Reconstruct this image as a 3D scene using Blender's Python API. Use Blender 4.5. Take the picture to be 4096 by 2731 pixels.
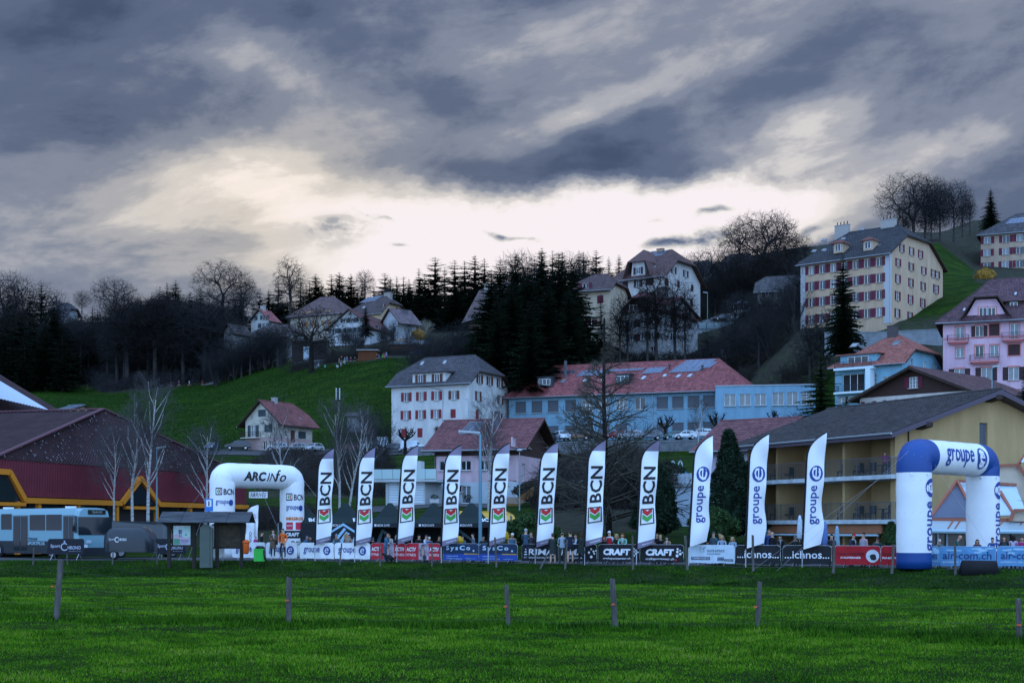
import bpy, bmesh, math, random
import numpy as np
from mathutils import Vector, Matrix
random.seed(7); RNG = np.random.default_rng(7)
scene = bpy.context.scene; COL = scene.collection
for o in list(bpy.data.objects): bpy.data.objects.remove(o)
# ---------------------------------------------------------------- camera
# level camera with a lens shift; F = focal length in units of a 4096 px wide picture
F, U0, V0, EYE = 5700.0, 2048.0, 2110.0, 2.0
cd = bpy.data.cameras.new('camera'); cam = bpy.data.objects.new('camera', cd); COL.objects.link(cam)
cam.location = (0, 0, EYE); cam.rotation_euler = (math.radians(90), 0, 0)
cd.sensor_width = 36; cd.lens = 36*F/4096; cd.shift_y = (V0-1365.5)/4096
cd.clip_start = .5; cd.clip_end = 6000
scene.camera = cam
# ---------------------------------------------------------------- render look
scene.view_settings.view_transform = 'Standard'; scene.view_settings.look = 'None'
scene.view_settings.exposure = 0.0; scene.view_settings.gamma = 1; scene.view_settings.use_curve_mapping = False
scene.render.engine = 'CYCLES'
scene.cycles.max_bounces = 6; scene.cycles.transparent_max_bounces = 6
# ---------------------------------------------------------------- world: dusk sky under broken cloud
SUN_AZ, SUN_EL = math.radians(-7.5), math.radians(7.5)      # azimuth from +Y towards +X
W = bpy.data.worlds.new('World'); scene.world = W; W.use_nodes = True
nt = W.node_tree; nt.nodes.clear(); N = nt.nodes; LK = nt.links
def nd(t, **k):
 n = N.new(t)
 for a, b in k.items(): setattr(n, a, b)
 return n
def put(sock, val):
 if isinstance(val, (int, float)): sock.default_value = val
 elif isinstance(val, tuple): sock.default_value = val
 else: LK.new(val, sock)
def ma(op, a, b=0.0, c=None, clamp=False):
 n = nd('ShaderNodeMath', operation=op, use_clamp=clamp); put(n.inputs[0], a); put(n.inputs[1], b)
 if c is not None: put(n.inputs[2], c)
 return n.outputs[0]
def noise(vec, scale, detail=5, rough=.55, lac=2.0, dist=0.0):
 n = nd('ShaderNodeTexNoise'); put(n.inputs['Vector'], vec); n.inputs['Scale'].default_value = scale
 n.inputs['Detail'].default_value = detail; n.inputs['Roughness'].default_value = rough
 n.inputs['Lacunarity'].default_value = lac; n.inputs['Distortion'].default_value = dist
 return n.outputs['Fac']
def comb(x, y, z=0.0):
 n = nd('ShaderNodeCombineXYZ'); put(n.inputs[0], x); put(n.inputs[1], y); put(n.inputs[2], z); return n.outputs[0]
def mixc(f, a, b, mode='MIX'):
 n = nd('ShaderNodeMix', data_type='RGBA', blend_type=mode); put(n.inputs[0], f)
 put(n.inputs[6], a); put(n.inputs[7], b); return n.outputs[2]
def smooth(x, a, b, lo=0.0, hi=1.0):
 n = nd('ShaderNodeMapRange', interpolation_type='SMOOTHSTEP'); put(n.inputs[0], x)
 for i, v in enumerate((a, b, lo, hi)): n.inputs[1+i].default_value = v
 return n.outputs[0]
tc = nd('ShaderNodeTexCoord'); sp = nd('ShaderNodeSeparateXYZ'); LK.new(tc.outputs['Generated'], sp.inputs[0])
dx, dy, dz = sp.outputs
DEG = 57.29578
az = ma('MULTIPLY', ma('ARCTAN2', dx, dy), DEG)            # degrees, 0 ahead, + right
el = ma('MULTIPLY', ma('ARCSINE', dz), DEG)                # degrees
# the cloud deck: coordinates stretch out towards the horizon
el1 = ma('ADD', ma('MAXIMUM', el, 0.0), 7.0)
cx = ma('MULTIPLY', az, .055); cy = ma('MULTIPLY', ma('LOGARITHM', el1, 2.718), 2.1)
cvec = comb(cx, cy, 0.3)
warpx = ma('MULTIPLY', ma('SUBTRACT', noise(cvec, 1.4, 4, .6), .5), 7.5)
warpy = ma('MULTIPLY', ma('SUBTRACT', noise(comb(cx, cy, 5.3), 1.7, 4, .6), .5), 4.2)
azw = ma('ADD', az, warpx); elw = ma('ADD', el, warpy)
n1 = noise(comb(ma('MULTIPLY', cx, .8), ma('ADD', cy, ma('MULTIPLY', cx, -.28)), 2.1), 1.9, 9, .56, 2.1, .35)
n2 = noise(comb(ma('MULTIPLY', cx, .7), ma('ADD', cy, ma('MULTIPLY', cx, -.3)), 8.4), 4.2, 8, .6, 2.1, .3)
n3 = noise(comb(cx, ma('MULTIPLY', cy, 1.6), 1.4), 11.0, 6, .62)
def UV(u, v):
 X = (u-U0)/F; Z = (V0-v)/F
 return math.degrees(math.atan(X)), math.degrees(math.asin(Z/math.sqrt(1+X*X+Z*Z)))
def blob(u, v, su, sv, amp, rot=0.0, a=None, e=None):
 a0, e0 = UV(u, v); su *= DEG/F; sv *= DEG/F; r = math.radians(rot)
 da = ma('SUBTRACT', a if a is not None else azw, a0); de = ma('SUBTRACT', e if e is not None else elw, e0)
 p = ma('ADD', ma('MULTIPLY', da, math.cos(r)/su), ma('MULTIPLY', de, math.sin(r)/su))
 q = ma('SUBTRACT', ma('MULTIPLY', de, math.cos(r)/sv), ma('MULTIPLY', da, math.sin(r)/sv))
 g = ma('EXPONENT', ma('MULTIPLY', ma('ADD', ma('MULTIPLY', p, p), ma('MULTIPLY', q, q)), -1.0))
 return ma('MULTIPLY', g, amp)
def total(*xs):
 s = xs[0]
 for x in xs[1:]: s = ma('ADD', s, x)
 return s
#SKYBLOBS
base = ma('ADD', ma('MULTIPLY', ma('SUBTRACT', n1, .5), 1.05), ma('MULTIPLY', ma('SUBTRACT', n2, .5), .42))
base = ma('ADD', base, ma('MULTIPLY', ma('SUBTRACT', n3, .5), .16))
brk = ma('ADD', .35, ma('MULTIPLY', n2, 1.3))
LB = total(blob(1250, 880, 600, 210, .38), blob(900, 640, 560, 190, .13, 10), blob(500, 930, 750, 280, .17), blob(1040, 190, 230, 150, .30, -10), blob(2150, 150, 400, 120, .24, 16),
 blob(2420, 420, 420, 110, .34, 14), blob(3130, 560, 300, 140, .52, 12), blob(2800, 330, 260, 90, .16, 14), blob(3750, 620, 420, 80, .28, 10), blob(3400, 40, 420, 90, .18))
B = total(base, .345, ma('MULTIPLY', LB, brk),
 blob(450, 300, 620, 300, -.14), blob(1750, 330, 420, 260, -.17), blob(2250, 700, 700, 110, -.24),
 blob(3900, 470, 500, 120, -.12), blob(3000, 690, 300, 60, -.16), blob(500, 470, 600, 100, -.08, 8))
# the clear strip above the skyline: only faint wisps in it
gapn = ma('MULTIPLY', ma('SUBTRACT', noise(comb(ma('MULTIPLY', cx, 1.0), ma('MULTIPLY', cy, .8), 3.7), 3.4, 6, .6), .5), 3.4)
gape = ma('ADD', el, gapn)
gtop = ma('ADD', ma('MULTIPLY', az, .03), 13.35)
g1 = smooth(ma('SUBTRACT', gtop, gape), -.5, 1.1)
g2 = smooth(ma('ADD', az, ma('MULTIPLY', gapn, 1.2)), -11.5, -4.5); g3 = smooth(ma('ADD', az, ma('MULTIPLY', gapn, 1.2)), 17.0, 9.5)
gap = ma('MULTIPLY', ma('MULTIPLY', g1, g2), g3)
wisps = total(blob(1960, 945, 60, 16, .75, -5), blob(2080, 945, 70, 14, .5, 12), blob(2790, 825, 70, 18, .6, 10), blob(2780, 950, 130, 48, .7, 8),
              blob(1270, 925, 200, 60, .8, 4), blob(1560, 1012, 60, 14, .4), blob(1230, 760, 200, 28, .22, -6), blob(2560, 870, 50, 12, .25),
              blob(2660, 985, 90, 20, .5, 6), blob(3350, 960, 190, 40, .85, 22), blob(3650, 900, 330, 60, .8, 14), blob(3230, 900, 120, 24, .5, 25), blob(1480, 860, 60, 12, .3, -20))
wisps = ma('MULTIPLY', wisps, smooth(noise(comb(cx, cy, 9.1), 9.0, 6, .65), .3, .62, .35, 1.35))
Bg = ma('SUBTRACT', 1.16, wisps)
Bf = ma('ADD', ma('MULTIPLY', B, ma('SUBTRACT', 1.0, gap)), ma('MULTIPLY', Bg, gap))
ramp = nd('ShaderNodeValToRGB'); LK.new(Bf, ramp.inputs[0]); cr = ramp.color_ramp; cr.interpolation = 'EASE'
def s2l(c): return tuple(((x/255)/12.92 if x/255 < .04045 else ((x/255+.055)/1.055)**2.4) for x in c)+(1,)
stops = [(0.0, (70, 84, 112)), (.2, (94, 107, 134)), (.40, (130, 139, 159)), (.58, (172, 174, 183)), (.76, (212, 209, 209)), (.92, (242, 236, 236)), (1.0, (248, 240, 244))]
while len(cr.elements) < len(stops): cr.elements.new(.5)
for e, (p, c) in zip(cr.elements, stops): e.position = p; e.color = s2l(c)
# warmth of the low sun through the cloud
warm = total(blob(1150, 850, 900, 420, .8, 0, az, el), blob(3300, 900, 500, 160, .35, 0, az, el))
col = mixc(ma('MULTIPLY', ma('MINIMUM', warm, 1.0), ma('SUBTRACT', 1.0, ma('MULTIPLY', gap, .85))), ramp.outputs[0], mixc(1.0, ramp.outputs[0], (1.04, .975, .85, 1), 'MULTIPLY'))
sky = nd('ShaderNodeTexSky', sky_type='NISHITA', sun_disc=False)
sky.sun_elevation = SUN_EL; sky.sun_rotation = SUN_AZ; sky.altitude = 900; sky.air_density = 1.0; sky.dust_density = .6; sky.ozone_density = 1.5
thin = mixc(1.0, mixc(.22, (.70, 1.25, 2.30, 1), ramp.outputs[0]), (1.0, 1.0, 1.0, 1), 'MULTIPLY')  # added blue fill, brighter than the sky ahead, to lift walls and ground
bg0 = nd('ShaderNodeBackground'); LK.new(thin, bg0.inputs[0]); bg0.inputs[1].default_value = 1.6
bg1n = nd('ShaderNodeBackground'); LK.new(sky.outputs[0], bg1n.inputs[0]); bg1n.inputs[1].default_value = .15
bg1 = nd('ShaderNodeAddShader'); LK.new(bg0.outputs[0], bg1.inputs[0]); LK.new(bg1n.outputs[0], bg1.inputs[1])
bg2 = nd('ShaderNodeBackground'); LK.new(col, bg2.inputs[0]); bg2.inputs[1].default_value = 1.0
# behind the viewer and high overhead the cloud gives way to blue dusk sky plus an added bright fill
sky_fill = ma('MULTIPLY', smooth(ma('SUBTRACT', ma('MULTIPLY', dz, .9), dy), -.35, .7), .75)
mx = nd('ShaderNodeMixShader'); LK.new(sky_fill, mx.inputs[0]); LK.new(bg2.outputs[0], mx.inputs[1])
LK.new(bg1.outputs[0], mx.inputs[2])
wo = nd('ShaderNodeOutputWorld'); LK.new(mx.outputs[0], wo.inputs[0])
W.cycles.sampling_method = 'MANUAL'; W.cycles.sample_map_resolution = 1024
# ---------------------------------------------------------------- sun behind the cloud, ahead of the viewer
sl = bpy.data.lights.new('sun', 'SUN'); sl.energy = .5; sl.angle = math.radians(12); sl.color = (1, .86, .68)
so = bpy.data.objects.new('sun', sl); COL.objects.link(so)
sd = Vector((math.sin(SUN_AZ)*math.cos(SUN_EL), math.cos(SUN_AZ)*math.cos(SUN_EL), math.sin(SUN_EL)))
so.rotation_euler = sd.to_track_quat('Z', 'Y').to_euler(); so.location = (0, 50, 80)
def P(u, v, D): return Vector(((u-U0)/F*D, D, EYE+(V0-v)/F*D))
def PX(u, D): return ((u-U0)/F*D, D)
def ZV(v, D): return EYE+(V0-v)/F*D
MATS = {}
def mat(name, col, rough=.8, spec=.3, metal=0.0, nscale=0.0, namt=.25, bump=0.0, bscale=None, island=0.0, col2=None, emit=None, coat=0.0, stretch=None, subs=0.0):
 if name in MATS: return MATS[name]
 m = bpy.data.materials.new(name); m.use_nodes = True; t = m.node_tree; n = t.nodes; b = n['Principled BSDF']
 c = tuple(col)+(1,); b.inputs['Base Color'].default_value = c; b.inputs['Roughness'].default_value = rough
 b.inputs['Specular IOR Level'].default_value = spec; b.inputs['Metallic'].default_value = metal
 b.inputs['Coat Weight'].default_value = coat
 if emit: b.inputs['Emission Color'].default_value = tuple(emit)+(1,); b.inputs['Emission Strength'].default_value = 1
 m.diffuse_color = c; last = None
 if nscale or bump or island:
  tcn = n.new('ShaderNodeTexCoord'); vec = tcn.outputs['Object']
  if stretch:
   mp = n.new('ShaderNodeMapping'); mp.inputs['Scale'].default_value = stretch; t.links.new(vec, mp.inputs[0]); vec = mp.outputs[0]
 if nscale:
  nz = n.new('ShaderNodeTexNoise'); nz.inputs['Scale'].default_value = nscale; nz.inputs['Detail'].default_value = 6; nz.inputs['Roughness'].default_value = .65
  t.links.new(vec, nz.inputs['Vector'])
  mr = n.new('ShaderNodeMapRange'); mr.inputs[1].default_value = .3; mr.inputs[2].default_value = .7
  t.links.new(nz.outputs['Fac'], mr.inputs[0]); mx_ = n.new('ShaderNodeMix'); mx_.data_type = 'RGBA'
  a = tuple(x*(1-namt) for x in col)+(1,); bb = tuple(col2)+(1,) if col2 else tuple(min(1, x*(1+namt)) for x in col)+(1,)
  mx_.inputs[6].default_value = a; mx_.inputs[7].default_value = bb; t.links.new(mr.outputs[0], mx_.inputs[0]); last = mx_.outputs[2]
 if island:
  ge = n.new('ShaderNodeNewGeometry'); mr = n.new('ShaderNodeMapRange'); mr.inputs[3].default_value = 1-island; mr.inputs[4].default_value = 1+island
  t.links.new(ge.outputs['Random Per Island'], mr.inputs[0]); mm = n.new('ShaderNodeMix'); mm.data_type = 'RGBA'; mm.blend_type = 'MULTIPLY'; mm.inputs[0].default_value = 1
  if last: t.links.new(last, mm.inputs[6])
  else: mm.inputs[6].default_value = c
  t.links.new(mr.outputs[0], mm.inputs[7]); last = mm.outputs[2]
 if last: t.links.new(last, b.inputs['Base Color'])
 if bump:
  nz = n.new('ShaderNodeTexNoise'); nz.inputs['Scale'].default_value = bscale or 20; nz.inputs['Detail'].default_value = 5
  t.links.new(vec, nz.inputs['Vector']); bp = n.new('ShaderNodeBump'); bp.inputs['Strength'].default_value = bump; bp.inputs['Distance'].default_value = .05
  t.links.new(nz.outputs['Fac'], bp.inputs['Height']); t.links.new(bp.outputs[0], b.inputs['Normal'])
 MATS[name] = m; return m
class MB:
 def __init__(s): s.v = []; s.f = []; s.m = []
 def add(s, vs, fs, mi=0):
  k = len(s.v); s.v += [tuple(p) for p in vs]; s.f += [tuple(i+k for i in f) for f in fs]; s.m += [mi]*len(fs)
 def box(s, x0, y0, z0, x1, y1, z1, mi=0):
  s.add([(x0,y0,z0),(x1,y0,z0),(x1,y1,z0),(x0,y1,z0),(x0,y0,z1),(x1,y0,z1),(x1,y1,z1),(x0,y1,z1)],
              [(0,3,2,1),(4,5,6,7),(0,1,5,4),(1,2,6,5),(2,3,7,6),(3,0,4,7)], mi)
 def obox(s, M, mi=0):                                  # unit cube through a matrix
  k = len(s.v); s.box(-.5,-.5,-.5,.5,.5,.5, mi)
  for i in range(k, len(s.v)): s.v[i] = tuple(M @ Vector(s.v[i]))
 def beam(s, a, b, w, h=None, mi=0, up=(0,0,1)):         # box beam from a to b
  a = Vector(a); b = Vector(b); d = b-a; L = d.length
  if L < 1e-6: return
  h = h or w; y = Vector(up).cross(d)
  if y.length < 1e-6: y = Vector((1,0,0))
  y.normalize(); z = d.normalized().cross(y)
  M = Matrix(((d.x/L*L, y.x*w, z.x*h, (a.x+b.x)/2), (d.y/L*L, y.y*w, z.y*h, (a.y+b.y)/2), (d.z/L*L, y.z*w, z.z*h, (a.z+b.z)/2), (0,0,0,1)))
  s.obox(M, mi)
 def tube(s, pts, rad, n=6, mi=0, caps=True):
  pts = [Vector(p) for p in pts]; rad = rad if isinstance(rad, (list, tuple)) else [rad]*len(pts); k = len(s.v); vs = []
  for i, p in enumerate(pts):
   d = (pts[min(i+1, len(pts)-1)]-pts[max(i-1, 0)]).normalized()
   a = d.orthogonal().normalized() if i == 0 else (a-d*a.dot(d)).normalized()
   b = d.cross(a)
   for j in range(n):
    t = 2*math.pi*j/n; vs.append(p+(a*math.cos(t)+b*math.sin(t))*rad[i])
  fs = []
  for i in range(len(pts)-1):
   for j in range(n): fs.append((i*n+j, i*n+(j+1)%n, (i+1)*n+(j+1)%n, (i+1)*n+j))
  if caps: fs.append(tuple(range(n))[::-1]); fs.append(tuple((len(pts)-1)*n+j for j in range(n)))
  s.add(vs, fs, mi)
 def lathe(s, prof, n=12, mi=0, c=(0,0,0)):
  s_pts = [(c[0]+r*math.cos(2*math.pi*j/n), c[1]+r*math.sin(2*math.pi*j/n), c[2]+z) for r, z in prof for j in range(n)]
  fs = [(i*n+j, i*n+(j+1)%n, (i+1)*n+(j+1)%n, (i+1)*n+j) for i in range(len(prof)-1) for j in range(n)]
  fs += [tuple(range(n))[::-1], tuple((len(prof)-1)*n+j for j in range(n))]
  s.add(s_pts, fs, mi)
 def ell(s, c, r, n=10, mi=0, zmin=-1.0, zmax=1.0):      # ellipsoid, optionally cut
  k = 6; prof = []
  for i in range(k+1):
   z = zmin+(zmax-zmin)*(0.5-0.5*math.cos(math.pi*i/k)); prof.append((max(.02, math.sqrt(max(0, 1-z*z))), z))
  vs = [(c[0]+r[0]*q*math.cos(2*math.pi*j/n), c[1]+r[1]*q*math.sin(2*math.pi*j/n), c[2]+r[2]*z) for q, z in prof for j in range(n)]
  fs = [(i*n+j, i*n+(j+1)%n, (i+1)*n+(j+1)%n, (i+1)*n+j) for i in range(k) for j in range(n)]
  fs += [tuple(range(n))[::-1], tuple(k*n+j for j in range(n))]
  s.add(vs, fs, mi)
 def prism(s, poly, vec, mi=0, mside=None):
  n = len(poly); v = Vector(vec); a = [Vector(p) for p in poly]; b = [p+v for p in a]
  s.add(a+b, [tuple(range(n)), tuple(range(2*n-1, n-1, -1))], mi)
  k = len(s.v)-2*n
  s.f += [(k+i, k+(i+1) % n, k+n+(i+1) % n, k+n+i) for i in range(n)]; s.m += [mi if mside is None else mside]*n
 def loft(s, rings, mi=0, caps=True, close=True):
  n = len(rings[0]); fs = []
  for i in range(len(rings)-1):
   for j in range(n if close else n-1): fs.append((i*n+j, i*n+(j+1)%n, (i+1)*n+(j+1)%n, (i+1)*n+j))
  if caps: fs += [tuple(range(n))[::-1], tuple((len(rings)-1)*n+j for j in range(n))]
  s.add([p for r in rings for p in r], fs, mi)
 def mesh(s, name, mats, smooth_=False):
  me = bpy.data.meshes.new(name); me.from_pydata(s.v, [], s.f)
  for m in (mats if isinstance(mats, (list, tuple)) else [mats]): me.materials.append(m)
  me.polygons.foreach_set('material_index', s.m)
  if smooth_: me.polygons.foreach_set('use_smooth', [True]*len(s.f))
  me.update(); return me
 def build(s, name, mats, parent=None, smooth_=False, label=None, kind=None):
  return link(name, s.mesh(name, mats, smooth_), parent, label, kind)
def link(name, me, parent=None, label=None, kind=None, loc=None, rotz=None):
 o = bpy.data.objects.new(name, me); COL.objects.link(o)
 if parent: o.parent = parent
 if label: o['label'] = label
 if kind: o['kind'] = kind
 if loc is not None: o.location = loc
 if rotz is not None: o.rotation_euler = (0, 0, rotz)
 return o
def thing(name, label, cat, loc=(0,0,0), rotz=0.0, group=None):
 o = bpy.data.objects.new(name, None); COL.objects.link(o); o.location = loc; o.rotation_euler = (0, 0, rotz); o.empty_display_size = .2
 o['label'] = label; o['category'] = cat
 if group: o['group'] = group
 return o
def tag(o, label, cat, group=None):
 o['label'] = label; o['category'] = cat
 if group: o['group'] = group
 return o
def setmats(o, *ms):                                       # this object's own materials on shared mesh data
 for i, m in enumerate(ms):
  o.material_slots[i].link = 'OBJECT'; o.material_slots[i].material = m
# ---- lettering: built-in font turned into mesh outlines
TXT = {}
def text2d(body, offset=0.0, shear=0.0, space=1.0, sub=0):
 key = (body, offset, shear, space, sub)
 if key in TXT: return TXT[key]
 cu = bpy.data.curves.new('txt', 'FONT'); cu.body = body; cu.offset = offset; cu.shear = shear; cu.space_character = space; cu.resolution_u = 2; cu.fill_mode = 'FRONT'
 ob = bpy.data.objects.new('txt', cu); COL.objects.link(ob); dg = bpy.context.evaluated_depsgraph_get(); dg.update()
 me = bpy.data.meshes.new_from_object(ob.evaluated_get(dg)); bpy.data.objects.remove(ob)
 if sub:
  bm = bmesh.new(); bm.from_mesh(me); bmesh.ops.triangulate(bm, faces=bm.faces)
  for _ in range(sub):
   es = [e for e in bm.edges if e.calc_length() > .16]
   bmesh.ops.subdivide_edges(bm, edges=es, cuts=1); bmesh.ops.triangulate(bm, faces=bm.faces)
  bm.to_mesh(me); bm.free()
 vs = np.array([v.co[:2] for v in me.vertices]); fs = [tuple(p.vertices) for p in me.polygons]; bpy.data.meshes.remove(me)
 vs -= vs.min(axis=0); vs /= vs.max(axis=0); TXT[key] = (vs, fs); return TXT[key]
def letter(mb, body, fn, x0, y0, w, h, mi=0, **k):           # fn maps banner (x, y) to a 3D point
 vs, fs = text2d(body, **k); mb.add([fn(x0+a*w, y0+b*h) for a, b in vs], fs, mi)
def disc(mb, fn, cx, cy, rx, ry, mi=0, n=24):
 mb.add([fn(cx, cy)]+[fn(cx+rx*math.cos(2*math.pi*i/n), cy+ry*math.sin(2*math.pi*i/n)) for i in range(n)], [(0, 1+i, 1+(i+1) % n) for i in range(n)], mi)
def rect(mb, fn, x0, y0, x1, y1, mi=0, nx=1, ny=1):
 vs = [fn(x0+(x1-x0)*i/nx, y0+(y1-y0)*j/ny) for j in range(ny+1) for i in range(nx+1)]
 mb.add(vs, [(j*(nx+1)+i, j*(nx+1)+i+1, (j+1)*(nx+1)+i+1, (j+1)*(nx+1)+i) for j in range(ny) for i in range(nx)], mi)
def poly(mb, fn, pts, mi=0): mb.add([fn(*p) for p in pts], [tuple(range(len(pts)))], mi)
def pbar(u): return 66.5+(u-1400)*.0061                   # px per metre along the row of barriers
def Dbar(u): return F/pbar(u)
def Dcrest(u): return min(Dbar(u)-.9, 87.5)
TT = {   # column u : (distance, picture row of the ground there)
 -3500: [(160,2120),(250,1900),(400,1650),(480,1450),(700,1350)],
 0:    [(110,2226),(160,2130),(250,1850),(390,1560),(470,1400),(650,1330)],
 400:  [(110,2226),(160,2130),(240,1850),(300,1745),(390,1566),(470,1390),(600,1330)],
 850:  [(110,2200),(130,2120),(170,2050),(235,1838),(250,1812),(262,1795),(392,1540),(430,1440),(500,1345),(600,1325)],
 1250: [(110,2190),(150,2065),(200,1960),(240,1830),(250,1810),(262,1790),(340,1478),(380,1430),(420,1370),(480,1335),(600,1320)],
 1550: [(105,2190),(130,2090),(168,2014),(185,2008),(200,1950),(238,1840),(248,1814),(262,1790),(325,1445),(360,1412),(420,1352),(480,1315),(600,1300)],
 1800: [(105,2190),(125,2075),(160,2016),(185,2008),(200,1940),(237.5,1836),(239,1806),(262,1790),(300,1560),(350,1420),(420,1350),(480,1310),(600,1300)],
 2100: [(105,2180),(130,2090),(160,2030),(200,1930),(238,1835),(239.5,1774),(272,1765),(285,1620),(310,1470),(350,1400),(420,1330),(480,1290),(600,1280)],
 2500: [(105,2170),(150,2040),(200,1900),(238,1828),(239.5,1766),(272,1750),(300,1480),(308,1408),(335,1370),(370,1280),(420,1220),(500,1160),(650,1140)],
 2800: [(105,2170),(150,2030),(200,1880),(238,1822),(239.5,1762),(272,1745),(300,1480),(318,1400),(332,1330),(346,1305),(365,1240),(400,1150),(480,1075),(600,1060)],
 3200: [(105,2180),(150,2030),(200,1850),(240,1740),(262,1560),(268,1420),(271,1325),(290,1300),(340,1185),(400,1060),(480,1010),(600,990)],
 3600: [(105,2200),(150,1900),(170,1780),(200,1690),(215,1640),(235,1580),(255,1340),(262,1296),(285,1255),(300,1185),(350,985),(400,930),(600,950)],
 3750: [(105,2200),(150,1900),(170,1780),(222,1630),(250,1400),(262,1325),(275,1215),(300,1135),(350,960),(400,930),(600,950)],
 3900: [(105,2200),(150,1880),(170,1770),(222,1620),(250,1390),(275,1190),(300,1110),(345,1085),(358,1070),(400,900),(450,880),(600,900)],
 4100: [(105,2200),(150,1860),(222,1610),(250,1380),(275,1190),(300,1110),(345,1085),(370,1060),(420,890),(600,880)],
 7600: [(105,2200),(150,1860),(222,1610),(250,1380),(275,1180),(300,1100),(350,1050),(420,890),(600,880)],
}
UK = sorted(TT)
DG = np.concatenate([np.arange(3, 96, 1.5), np.arange(96, 330, 2.0), np.arange(330, 700, 6.0)])
UG = np.concatenate([np.arange(-3500, -300, 200), np.arange(-300, 4500, 30), np.arange(4500, 7601, 200)])
def colz(u, D):
 rows = TT[u]; dc = Dcrest(min(max(u, 0), 4096))
 xs = [0, 20, 36, 60, dc-7.5, dc-3, dc-.6, dc, dc+11]+[d for d, v in rows if d > dc+12]
 zs = [-.35, -.5, -.45, -.6, -.78, -.45, -.06, 0, 0]+[ZV(v, d) for d, v in rows if d > dc+12]
 return np.interp(D, xs, zs)
ZC = np.array([colz(u, DG) for u in UK])
def fz(x, y, s):
 return np.sin(x/s+1.3*np.sin(y/s*.7+2))*np.cos(y/s*1.1+.8*np.sin(x/s*.9))
ZG = np.zeros((len(UG), len(DG)))
for j in range(len(DG)): ZG[:, j] = np.interp(UG, UK, ZC[:, j])
XG = (UG[:, None]-U0)/F*DG[None, :]; YG = np.repeat(DG[None, :], len(UG), 0)
rough_ = np.clip((DG-8)/20, 0, 1)*np.where(DG < 84, .05, np.where(DG < 104, 0, np.clip((DG-104)/60, 0, 1)*.22))
ZG += (fz(XG, YG, 1.7)*.6+fz(XG+9, YG*1.2, .8)*.4)*np.where(DG < 90, rough_, 0)[None, :]+(fz(XG, YG, 9)+.5*fz(XG, YG, 4))*np.where(DG > 104, rough_, 0)[None, :]*np.where(DG > 104, 1, 0)[None, :]
def gz(x, y):
 u = U0+F*x/max(y, 1); i = int(np.clip(np.searchsorted(UG, u)-1, 0, len(UG)-2)); j = int(np.clip(np.searchsorted(DG, y)-1, 0, len(DG)-2))
 a = min(max((u-UG[i])/(UG[i+1]-UG[i]), 0), 1); b = min(max((y-DG[j])/(DG[j+1]-DG[j]), 0), 1)
 return float((ZG[i, j]*(1-a)+ZG[i+1, j]*a)*(1-b)+(ZG[i, j+1]*(1-a)+ZG[i+1, j+1]*a)*b)
def G(u, D):                                               # point on the ground
 x, y = PX(u, D); return Vector((x, y, gz(x, y)))
def ground_material():
 m = bpy.data.materials.new('meadow'); m.use_nodes = True; t = m.node_tree; n = t.nodes; b = n['Principled BSDF']
 b.inputs['Roughness'].default_value = .95; b.inputs['Specular IOR Level'].default_value = .08
 tcn = n.new('ShaderNodeTexCoord')
 def nz(s, d=6, r=.65, sc=None):
  q = n.new('ShaderNodeTexNoise'); q.inputs['Scale'].default_value = s; q.inputs['Detail'].default_value = d; q.inputs['Roughness'].default_value = r
  if sc:
   mp = n.new('ShaderNodeMapping'); mp.inputs['Scale'].default_value = sc; t.links.new(tcn.outputs['Object'], mp.inputs[0]); t.links.new(mp.outputs[0], q.inputs[0])
  else: t.links.new(tcn.outputs['Object'], q.inputs[0])
  return q.outputs[0]
 def rmp(s, *st):
  r = n.new('ShaderNodeValToRGB'); t.links.new(s, r.inputs[0])
  while len(r.color_ramp.elements) < len(st): r.color_ramp.elements.new(.5)
  for e, (p, c) in zip(r.color_ramp.elements, st): e.position = p; e.color = c+(1,)
  return r.outputs[0]
 def mx(f, a, bb, mode='MIX'):
  q = n.new('ShaderNodeMix'); q.data_type = 'RGBA'; q.blend_type = mode
  for s_, v_ in ((0, f), (6, a), (7, bb)):
   if isinstance(v_, (float, tuple)): q.inputs[s_].default_value = v_
   else: t.links.new(v_, q.inputs[s_])
  return q.outputs[2]
 g1 = rmp(nz(.35, 8, .7), (.3, (.009, .028, .002)), (.5, (.016, .047, .003)), (.7, (.034, .076, .004)))
 g2 = rmp(nz(6, 5, .7, (.6, 1.4, 1)), (.35, (.55, .55, .5)), (.65, (1.25, 1.2, 1.1)))
 g3 = rmp(nz(.16, 7, .75, (.35, 1.6, 1)), (.4, (.6, .62, .6)), (.62, (1.3, 1.2, 1.1)))
 grass = mx(1.0, mx(1.0, g1, g2, 'MULTIPLY'), g3, 'MULTIPLY')
 soil = rmp(nz(.8, 7, .7), (.3, (.020, .018, .014)), (.5, (.040, .036, .028)), (.7, (.035, .060, .02)))
 at = n.new('ShaderNodeAttribute'); at.attribute_name = 'wood'
 w = n.new('ShaderNodeMapRange'); ad = n.new('ShaderNodeMath'); ad.operation = 'ADD'; nn = n.new('ShaderNodeMath'); nn.operation = 'MULTIPLY_ADD'
 t.links.new(nz(.5, 5), nn.inputs[0]); nn.inputs[1].default_value = .9; nn.inputs[2].default_value = -.45
 t.links.new(at.outputs['Fac'], ad.inputs[0]); t.links.new(nn.outputs[0], ad.inputs[1]); t.links.new(ad.outputs[0], w.inputs[0]); w.inputs[1].default_value = .35; w.inputs[2].default_value = .65
 t.links.new(mx(w.outputs[0], grass, soil), b.inputs['Base Color'])
 bp = n.new('ShaderNodeBump'); bp.inputs['Strength'].default_value = .9; bp.inputs['Distance'].default_value = .25
 t.links.new(nz(3.0, 8, .75), bp.inputs['Height']); t.links.new(bp.outputs[0], b.inputs['Normal'])
 return m
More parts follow.
